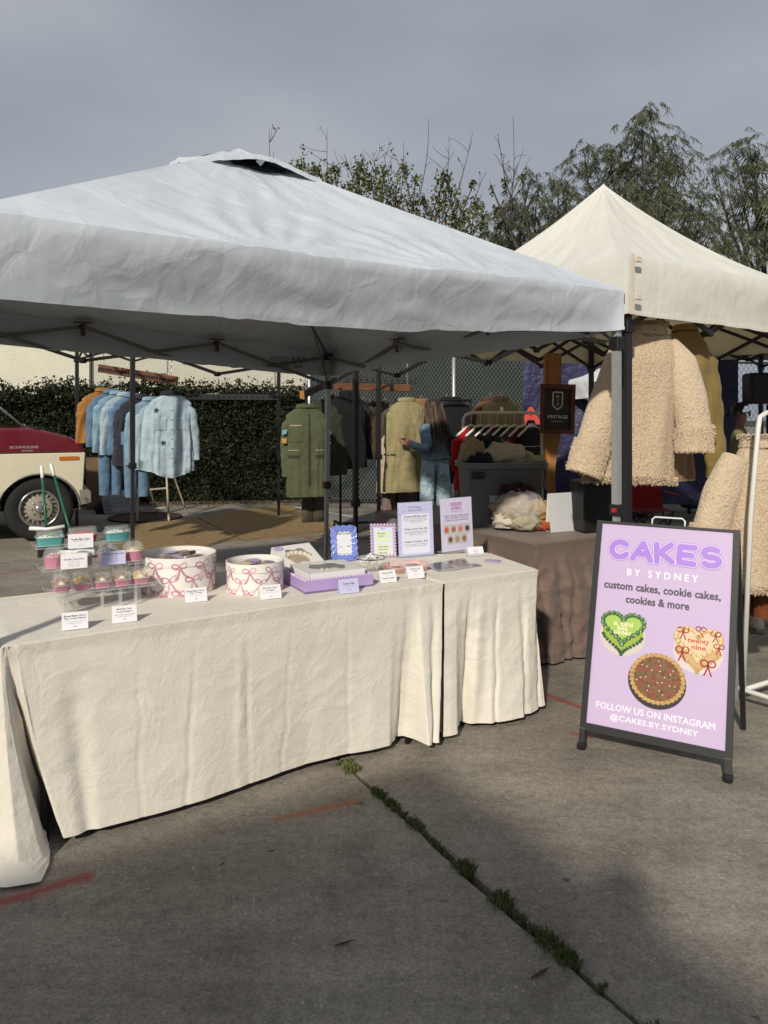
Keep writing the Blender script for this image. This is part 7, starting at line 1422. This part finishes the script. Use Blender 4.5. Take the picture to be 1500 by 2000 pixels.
m = MB(); put_text(m, 'ECONOLINE', frame(VP(-.16, 1.105, .0135), vu, V(0, 0, 1)), width=.30, height=.03, off=.03); put_text(m, 'CUSTOM', frame(VP(-.13, 1.062, .0135), vu, V(0, 0, 1)), width=.12, height=.02, off=.03); m.build('badge_lettering', M('badge_chrome', (.45, .42, .42), .3, .5), van, False)
m = MB(); m.tube([VP(-.44, .42, -.002), VP(-.445, 1.03, -.002), VP(-.46, 1.33, .015)], .004, 4); m.build('door_gap', M('well_black', (.008, .008, .008)), van); m = MB(); m.tube([VP(-.12, 1.36, .4), VP(-.36, 1.53, .3), VP(-.55, 1.69, .25)], .007, 5); m.build('wiper', blackp, van)
m = MB(); m.box(VP(-.02, 1.325, .06), (.10, .03, .015), math.atan2(vu.y, vu.x), bev=.004); m.build('hood_vent', blackp, van, False)
m = MB(); m.prism([VP(.504, .8, .2), VP(.504, .8, 1.75), VP(.504, 1.0, 1.75), VP(.504, 1.0, .2)], vu*.012); m.build('grille', M('grille_dark', (.03, .03, .03), .4, .4), van, False)
for y in (.32, 1.63): m = MB(); m.lathe([(.001, .02), (.085, .01), (.09, 0)], n=18, X=frame(VP(.514, .9, y), -vn, V(0, 0, 1))); m.build('headlight', M('lens', (.7, .7, .7), .1, coat=.8), van)
# long handled brooms leaning on the van
grnp = M('green_handle', (.01, .13, .06), .35); wpl = M('white_plastic', (.8, .79, .76), .45)
def broom(label, pt, pb, Dt, Db, head):
    a, b_ = W(*pt, Dt), W(*pb, Db); g_ = b_+(b_-a)*((b_.z-.05)/max(.01, a.z-b_.z)); t = thing('broom', label, 'broom', V(g_.x, g_.y, 0), 0, 'brooms leaning on the van'); d = (g_-a).normalized(); m = MB(); m.tube([a+d*.15, b_ if head else g_], .013, 10); m.build('handle', grnp, t); m = MB(); m.tube([a, a+d*.02, a+d*.16], [.014, .018, .017], 10); m.build('grip', wpl, t)
    m = MB(); q_ = b_ if head else g_
    if head: m.tube([b_+V(-.17, -.01, -.03), b_+V(0, .02, -.045), b_+V(.17, .06, -.02)], .022, 6); m.build('squeegee_bar', wpl, t); cr_ = thing('crate', 'low black crate under the green handled squeegee', 'crate', V(b_.x+.03, b_.y, 0)); m = MB(); m.box(V(b_.x+.04, b_.y+.03, (b_.z-.07)/2), (.24, .2, b_.z-.07), .3, bev=.01); m.build('box', blackp, cr_, False); m = MB(); m.box(V(b_.x+.04, b_.y+.03, b_.z-.09), (.26, .22, .02), .3); m.build('rim', blackp, cr_, False)
    else: m.box(g_, (.36, .06, .07), .25, bev=.015); m.build('head', wpl, t, False); m = MB(); m.box(g_+V(0, 0, -.03), (.33, .05, .05), .25); m.build('bristles', grnp, t, False)
broom('green handled squeegee with white bar leaning on the van wheel', (81, 910), (90, 1026), 8.45, 8.05, True); broom('slanting green broom with white grip leaning on the van', (99, 906), (134, 1026), 8.45, 8.1, False)
q = W(92, 1031, 7.6); q = T(92, 1100); 
# plastic laundry basket, bag, stepladder and rugs
c = T(232, 1003)+V(0, .1, 0); t = thing('laundry_basket', 'white lattice plastic laundry basket by the van nose', 'basket', c); bw_ = M('grey_white_plastic', (.5, .5, .54), .5); X = Matrix.Translation(c) @ Matrix.Rotation(.3, 4, 'Z'); pr_ = rrect(.27, .19, .05, 6); HB = .32
for k, z0, z1 in ((0, .0, .045), (1, .27, .32)):
    m = MB(); loft(m, [[X @ V(x*(.86+.14*z/HB), y*(.86+.14*z/HB), z) for x, y in pr_] for z in (z0, z1)], k == 0, False); m.build('band', bw_, t)
m = MB(); nper = 36; per_ = []
base = pr_+[pr_[0]]; Ls = [math.dist(base[i], base[i+1]) for i in range(len(pr_))]; tot = sum(Ls)
def pp_(s):
    s = (s % 1)*tot
    for i, l in enumerate(Ls):
        if s <= l or i == len(Ls)-1: f_ = s/l if l else 0; return (base[i][0]+(base[i+1][0]-base[i][0])*f_, base[i][1]+(base[i+1][1]-base[i][1])*f_)
        s -= l
for sgn in (1, -1):
    for k in range(nper):
        pts = []
        for j in range(5): z = .04+.235*j/4; x, y = pp_(k/nper+sgn*.11*j/4); kk = .86+.14*z/HB; pts.append(X @ V(x*kk, y*kk, z))
        m.tube(pts, .0075, 4, caps=False)
tag(m.build('lattice', bw_, t), kind='stuff')
c = T(201, 1003); m = MB(); blob(m, c, .12, .1, .1, .3, 3, 9.); tag(m.build('black_bag', blk, None), 'small black bag on the ground beside the laundry basket', 'bag')
rc = T(284, 1012); t = thing('round_rug', 'dark patterned round rug under the stepladder', 'rug', rc); m = MB(); m.lathe([(.001, .008), (.48, .008), (.5, .004), (.5, .0)], rc, 40); m.build('rug', M('persian_rug', (.07, .035, .025), .95, var=.7, vs=12, bump=.4, bs=90), t); m = MB(); m.tube([rc+V(.5*math.cos(k*.157), .5*math.sin(k*.157), .009) for k in range(40)], .015, 5, closed=True); m.build('border', cl('rug_border', (.012, .012, .012)), t)
lm_ = M('ladder_wood', (.36, .30, .22), .6, var=.2, vs=8); t = thing('step_ladder', 'pale folding stepladder behind the starred denim shirt', 'stepladder', rc); LA, LB_, LC, LD = W(268, 1016, 10.6), W(330, 1013, 10.6), W(272, 912, 10.9), W(324, 905, 10.9)
for a_, b_ in ((LA, LC), (LB_, LD)): m = MB(); m.tube([V(a_.x, a_.y, .01), b_, b_+(b_-a_)*.25], .018, 4); m.build('rail', lm_, t, False)
for f_ in (.2, .55, .95): m = MB(); m.tube([LA.lerp(LC, f_), LB_.lerp(LD, f_)], .016, 4); m.build('rung', lm_, t, False)
for a_, b_ in ((LA, LC), (LB_, LD)): m = MB(); m.tube([V(a_.x+.06, a_.y+.75, .01), b_+(b_-a_)*.22], .014, 4); m.build('back_rail', lm_, t, False)
c = W(196, 925, 12.0); m = MB(); m.box(V(c.x, c.y, .4), (.4, .3, .8), .3); tag(m.build('cardboard_box', M('kraft', (.16, .1, .055), .8, var=.15), None, False), 'tall brown cardboard box behind the laundry basket', 'box')
# jute mats
jute = M('jute', (.29, .195, .088), .95, var=.25, vs=16, bump=1.0, bs=170, bd=.008); 
def mat_(label, pts, z):
    c = sum(pts, V(0, 0, 0))/4; m = MB(); m.grid(lambda u, v: (pts[0].lerp(pts[1], u).lerp(pts[3].lerp(pts[2], u), v)+V(.012*nz3(u*9, v*9), .012*nz3(u*8, v*7, 4), z+.006*nz3(u*4, v*4, z*99)+.004)), 40, 30); me_ = m; m.grid(lambda u, v: pts[0].lerp(pts[1], u)+V(.012*nz3(u*9, 0), .012*nz3(u*8, 0, 4)-.002, (z+.004+.006*nz3(u*4, 0, z*99))*v), 40, 2); return tag(m.build('jute_mat', jute, None), label, 'mat')
mat_('left coarse brown jute mat on the ground', [T(240, 1088), T(478, 1054), T(392, 1011), T(215, 1030)], .006)
mat_('right coarse brown jute mat with a raised edge', [T(474, 1058), T(664, 1036), T(560, 985), T(385, 1012)], .016)
m = MB()
for k in range(2): a, b_ = T((480, 640)[k], (990, 1032)[k]), T((600, 690)[k], (1008, 1024)[k]); m.strip([a+V(0, 0, .004), b_+V(0, 0, .004)], .09, V(0, 0, 1))
m2 = MB(); a, b_ = T(520, 980), T(690, 1010); m2.strip([a+V(0, 0, .004), b_+V(0, 0, .004)], .10, V(0, 0, 1)); o = m2.build('parking_line', M('worn_white_paint', (.45, .44, .42), .8, var=.4, vs=14), ground, False)

# ================================================================== PEOPLE
def skin_body(name, joints, edges, parent, mats, zone, sub=2, root=0):
    """joints: name -> (pos, rx, ry); one continuous skinned surface; zone(face centre)->material index"""
    ks = list(joints); me = bpy.data.meshes.new(name); me.from_pydata([tuple(joints[k][0]) for k in ks], [(ks.index(a), ks.index(b)) for a, b in edges], []); o = bpy.data.objects.new(name, me); COL.objects.link(o)
    md = o.modifiers.new('s', 'SKIN'); md.use_smooth_shade = True; md.branch_smoothing = .3
    for i, k in enumerate(ks): sv = me.skin_vertices[0].data[i]; sv.radius = joints[k][1:3]; sv.use_root = (i == root)
    sb3 = o.modifiers.new('d', 'SUBSURF'); sb3.levels = sub; sb3.render_levels = sub
    dg = bpy.context.evaluated_depsgraph_get(); m2 = bpy.data.meshes.new_from_object(o.evaluated_get(dg)); bpy.data.objects.remove(o)
    if parent is not None: inv = wmat(parent).inverted(); m2.transform(inv)
    Mw = wmat(parent) if parent is not None else Matrix()
    for m_ in mats: m2.materials.append(m_)
    for p in m2.polygons: p.material_index = zone(Mw @ p.center); p.use_smooth = True
    b = bpy.data.objects.new(name, m2); COL.objects.link(b); b.parent = parent; return b
skn = M('skin', (.36, .19, .13), .5, var=.06, vs=12); hairm = M('dark_hair', (.03, .018, .012), .5); jeansm = M('pale_jeans', (.34, .45, .52), .85, var=.2, vs=9, bump=.4, bs=150, spec=.2, bump2=1., bs2=13, bd2=.06); jackm = M('denim_jacket', (.16, .25, .33), .85, var=.35, vs=14, bump=.4, bs=150, spec=.2, bump2=1., bs2=16, bd2=.07)
# woman at the trench coat: seen from behind, body turned left
wp_ = V((850-750)/F*8.9, 8.9, 0); pw_ = thing('person', 'person in denim jacket and pale jeans reaching for the trench coat', 'person', wp_)
J = {'pel': (wp_+V(0, 0, .93), .165, .125), 'hipL': (wp_+V(-.085, 0, .86), .10, .10), 'hipR': (wp_+V(.085, .02, .86), .10, .10), 'knL': (wp_+V(-.10, -.03, .48), .088, .09), 'knR': (wp_+V(.10, .03, .48), .088, .09), 'anL': (wp_+V(-.11, .0, .09), .085, .09), 'anR': (wp_+V(.11, .03, .09), .085, .09), 'toL': (wp_+V(-.2, -.02, .04), .045, .035), 'toR': (wp_+V(.0, .02, .04), .045, .035),
     'wai': (wp_+V(0, 0, 1.05), .155, .12), 'che': (wp_+V(-.01, 0, 1.24), .175, .13), 'nek': (wp_+V(-.01, 0, 1.40), .075, .07), 'hd0': (wp_+V(-.02, 0, 1.48), .085, .09), 'hd1': (wp_+V(-.025, 0, 1.57), .088, .095),
     'shL': (wp_+V(-.13, -.10, 1.33), .085, .08), 'shR': (wp_+V(.12, .08, 1.33), .085, .08), 'elL': (wp_+V(-.10, -.20, 1.07), .068, .068), 'wrL': (wp_+V(-.30, -.16, 1.15), .045, .045), 'haL': (wp_+V(-.345, -.14, 1.19), .03, .038), 'elR': (wp_+V(.10, .18, 1.06), .065, .065), 'wrR': (wp_+V(-.12, .22, 1.12), .042, .042), 'haR': (wp_+V(-.22, .22, 1.15), .03, .036)}
E_ = [('pel', 'hipL'), ('pel', 'hipR'), ('hipL', 'knL'), ('knL', 'anL'), ('anL', 'toL'), ('hipR', 'knR'), ('knR', 'anR'), ('anR', 'toR'), ('pel', 'wai'), ('wai', 'che'), ('che', 'nek'), ('nek', 'hd0'), ('hd0', 'hd1'), ('che', 'shL'), ('che', 'shR'), ('shL', 'elL'), ('elL', 'wrL'), ('wrL', 'haL'), ('shR', 'elR'), ('elR', 'wrR'), ('wrR', 'haR')]
def zoneW(p):
    q = p-wp_
    if q.z < .07: return 3
    if q.z < .985: return 1
    if q.z > 1.405 and abs(q.x) < .14: return 2
    if q.x < -.285 or (q.x < -.10 and q.y > .15): return 2
    return 0
skin_body('body', J, E_, pw_, [jackm, jeansm, skn, M('shoe', (.05, .05, .05), .6)], zoneW)
hc_ = wp_+V(-.345, -.14, 1.19)
m = MB()
for k in range(4): a_ = -.03+.02*k; m.tube([hc_+V(-.01, 0, a_*.6), hc_+V(-.045, .0, a_*.7+.008), hc_+V(-.066-.004*(k % 2), .012, a_*.7-.004), hc_+V(-.06, .03, a_*.7-.012)], [.0095, .0088, .008, .007], 6)
m.tube([hc_+V(.0, -.02, .02), hc_+V(-.03, -.035, .03), hc_+V(-.055, -.03, .025)], [.0105, .0095, .008], 6); m.build('fingers', skn, pw_)
m = MB(); m.tube([V(wp_.x, wp_.y, .985)+V(.155*math.cos(k*.314), .128*math.sin(k*.314), 0) for k in range(20)], .026, 6, closed=True); m.build('jacket_hem', jackm, pw_)
for sx2 in (-.08, .09): m = MB(); m.grid(lambda a_, b: wp_+V(sx2+(a_-.5)*.11, -.137-.004*math.sin(3.1*a_), .80+.12*b-.015*math.cos(6.28*a_)*(1-b)), 6, 5); m.build('jeans_pocket', cl('pale_jeans_b', (.29, .41, .50)), pw_)
m = MB(); rh = random.Random(5); hcen = wp_+V(-.02, .0, 1.575)
m.grid(lambda a_, v: hcen+V(math.cos(a_*6.283)*.105*math.sin(.15+v*1.75), math.sin(a_*6.283)*.115*math.sin(.15+v*1.75), .10*math.cos(.1+v*1.75)), 22, 10, True); hb = m.build('hair', hairm, pw_)
m = MB()
for k in range(150):
    a_ = rh.uniform(-2.6, 1.9)-.5; rad = rh.uniform(.085, .115); s0 = hcen+V(math.cos(a_)*rad*.9, math.sin(a_)*rad, rh.uniform(-.02, .06)); ln = rh.uniform(.28, .56); sp_x = V(math.cos(a_)*.05+.03, math.sin(a_)*.05-.02, 0)
    if math.cos(a_) < -.75: ln *= .5
    m.cm = 0 if rh.random() < .6 else 1; pts = [s0+sp_x*u_*1.2+V(.012*nz3(k, u_*3), .012*nz3(k+50, u_*3), -ln*u_) for u_ in (0, .2, .4, .6, .8, 1)]; m.tube(pts, [.008, .0075, .007, .006, .005, .003], 4, caps=False)
tag(m.build('braids', [hairm, M('hair_tip', (.13, .08, .045), .5)], hb), kind='stuff')
# woman with glasses behind the second coat
gp = V((1445-750)/F*8.8, 8.8, 0); pg = thing('person', 'person with glasses and tied dark hair in an olive knit top', 'person', gp); kn = cl('olive_knit', (.20, .17, .085), bump=.6); sk2 = M('skin_b', (.27, .14, .10), .5)
ft = V(.86, -.5, 0).normalized(); sd3 = V(-ft.y, ft.x, 0)
J = {'pel': (gp+V(0, 0, .9), .15, .12), 'hipL': (gp+sd3*.08+V(0, 0, .84), .09, .09), 'hipR': (gp-sd3*.08+V(0, 0, .84), .09, .09), 'knL': (gp+sd3*.09+V(0, 0, .46), .065, .065), 'knR': (gp-sd3*.09+V(0, 0, .46), .065, .065), 'anL': (gp+sd3*.09+V(0, 0, .08), .05, .05), 'anR': (gp-sd3*.09+V(0, 0, .08), .05, .05), 'toL': (gp+sd3*.1+ft*.14+V(0, 0, .035), .04, .03), 'toR': (gp-sd3*.1+ft*.14+V(0, 0, .035), .04, .03), 'wai': (gp+V(0, 0, 1.03), .14, .115), 'che': (gp+V(0, 0, 1.2), .155, .12), 'nek': (gp+V(0, 0, 1.345), .05, .05), 'jaw': (gp+ft*.02+V(0, 0, 1.425), .062, .07), 'hd': (gp+ft*.005+V(0, 0, 1.52), .078, .09), 'shL': (gp+sd3*.17+V(0, 0, 1.28), .065, .065), 'shR': (gp-sd3*.17+V(0, 0, 1.28), .065, .065), 'elL': (gp+sd3*.21+V(0, 0, 1.0), .048, .048), 'elR': (gp-sd3*.21+V(0, 0, 1.0), .048, .048), 'wrL': (gp+sd3*.2+ft*.1+V(0, 0, .78), .033, .033), 'wrR': (gp-sd3*.2+ft*.1+V(0, 0, .78), .033, .033), 'haL': (gp+sd3*.2+ft*.12+V(0, 0, .68), .03, .02), 'haR': (gp-sd3*.2+ft*.12+V(0, 0, .68), .03, .02)}
E2 = [(a_.replace('nek', 'nek'), b) for a_, b in E_ if 'hd' not in b and 'hd' not in a_]+[('nek', 'jaw'), ('jaw', 'hd')]
skin_body('body', J, E2, pg, [kn, cl('black_trousers', (.015, .015, .017)), sk2, blackp], lambda p: 3 if p.z < .06 else 1 if p.z < .92 else 2 if p.z > 1.335 and (p-gp).xy.length < .13 else 2 if p.z < .76 else 0)
hd = gp+ft*.005+V(0, 0, 1.50); fx = lambda f_, s_, z_: hd+ft*f_+sd3*s_+V(0, 0, z_)
m = MB(); m.ball(fx(.096, 0, -.02), .014, 8, 6, (1, 1, 1.5)); m.tube([fx(.088, 0, .012), fx(.102, 0, -.022)], [.008, .013], 6); m.build('nose', sk2, pg); m = MB(); m.tube([fx(.083, -.022, -.055), fx(.092, 0, -.053), fx(.083, .022, -.055)], [.003, .007, .003], 6); m.build('mouth', M('lips', (.2, .05, .045), .4), pg)
for s_ in (-1, 1): m = MB(); m.ball(fx(.078, s_*.032, .005), .012, 8, 6); m.build('eye', M('eye_white', (.5, .48, .45), .3), pg); m = MB(); m.ball(fx(-.01, s_*.083, -.01), .02, 8, 6, (.8, .5, 1.4)); m.build('ear', sk2, pg); m = MB(); m.lathe([(.022, 0), (.027, 0), (.027, .004), (.022, .004)], n=16, X=frame(fx(.098, s_*.034, .004), sd3, V(0, 0, 1))); m.tube([fx(.095, s_*.06, .006), fx(0, s_*.088, .008)], .003, 5); m.build('glasses', blackp, pg)
m = MB(); m.grid(lambda a_, v: gp-ft*.012+V(0, 0, 1.525)+ft*math.cos(a_*6.283)*.104*math.sin(.1+v*1.5)+sd3*math.sin(a_*6.283)*.093*math.sin(.1+v*1.5)+V(0, 0, .098*math.cos(v*1.45)-.07*v*(1 if math.cos(a_*6.283) < .15 else 0)+.045*v*(1 if math.cos(a_*6.283) > .55 else 0)), 26, 10, True); m.ball(fx(-.115, 0, .0), .042, 10, 8); m.build('hair', M('black_hair', (.012, .01, .011), .4), pg)
# the photographer, standing behind the phone; only the shadow shows
ph = V(-.09, -.30, 0); pp2 = thing('person', 'photographer in dark clothes holding the phone up', 'person', ph); dk = cl('dark_jacket', (.03, .03, .035))
J = {'pel': (ph+V(0, 0, .95), .17, .13), 'hipL': (ph+V(-.09, 0, .88), .1, .1), 'hipR': (ph+V(.09, 0, .88), .1, .1), 'knL': (ph+V(-.11, 0, .48), .075, .075), 'knR': (ph+V(.11, 0, .48), .075, .075), 'anL': (ph+V(-.12, 0, .08), .055, .055), 'anR': (ph+V(.12, 0, .08), .055, .055), 'toL': (ph+V(-.13, .14, .04), .045, .035), 'toR': (ph+V(.13, .14, .04), .045, .035), 'wai': (ph+V(0, 0, 1.1), .16, .125), 'che': (ph+V(0, 0, 1.28), .19, .14), 'nek': (ph+V(0, 0, 1.44), .06, .06), 'hd0': (ph+V(0, .01, 1.52), .08, .09), 'hd1': (ph+V(0, 0, 1.62), .088, .1), 'shL': (ph+V(-.19, 0, 1.36), .08, .08), 'shR': (ph+V(.19, 0, 1.36), .08, .08), 'elL': (ph+V(-.27, .08, 1.12), .06, .06), 'elR': (ph+V(.27, .08, 1.12), .06, .06), 'wrL': (ph+V(-.14, .22, 1.36), .04, .04), 'wrR': (ph+V(.14, .22, 1.36), .04, .04), 'haL': (ph+V(-.09, .24, 1.44), .035, .025), 'haR': (ph+V(.09, .24, 1.44), .035, .025)}
skin_body('body', J, E_, pp2, [dk, cl('dark_jeans', (.03, .035, .05)), skn, blackp], lambda p: 3 if p.z < .06 else 1 if p.z < 1.0 else 2 if p.z > 1.43 or (abs(p.x+.09) < .16 and p.y > -.12) else 0)
m = MB(); m.grid(lambda a_, v: ph+V(0, -.015, 1.64)+V(math.cos(a_*6.283)*.1*math.sin(v*1.7), math.sin(a_*6.283)*.11*math.sin(v*1.7), .1*math.cos(v*1.7)), 18, 8, True); m.build('hair', hairm, pp2)
print('objects', len(bpy.data.objects), 'tris', sum(len(p.vertices)-2 for me in bpy.data.meshes for p in me.polygons) if False else '')
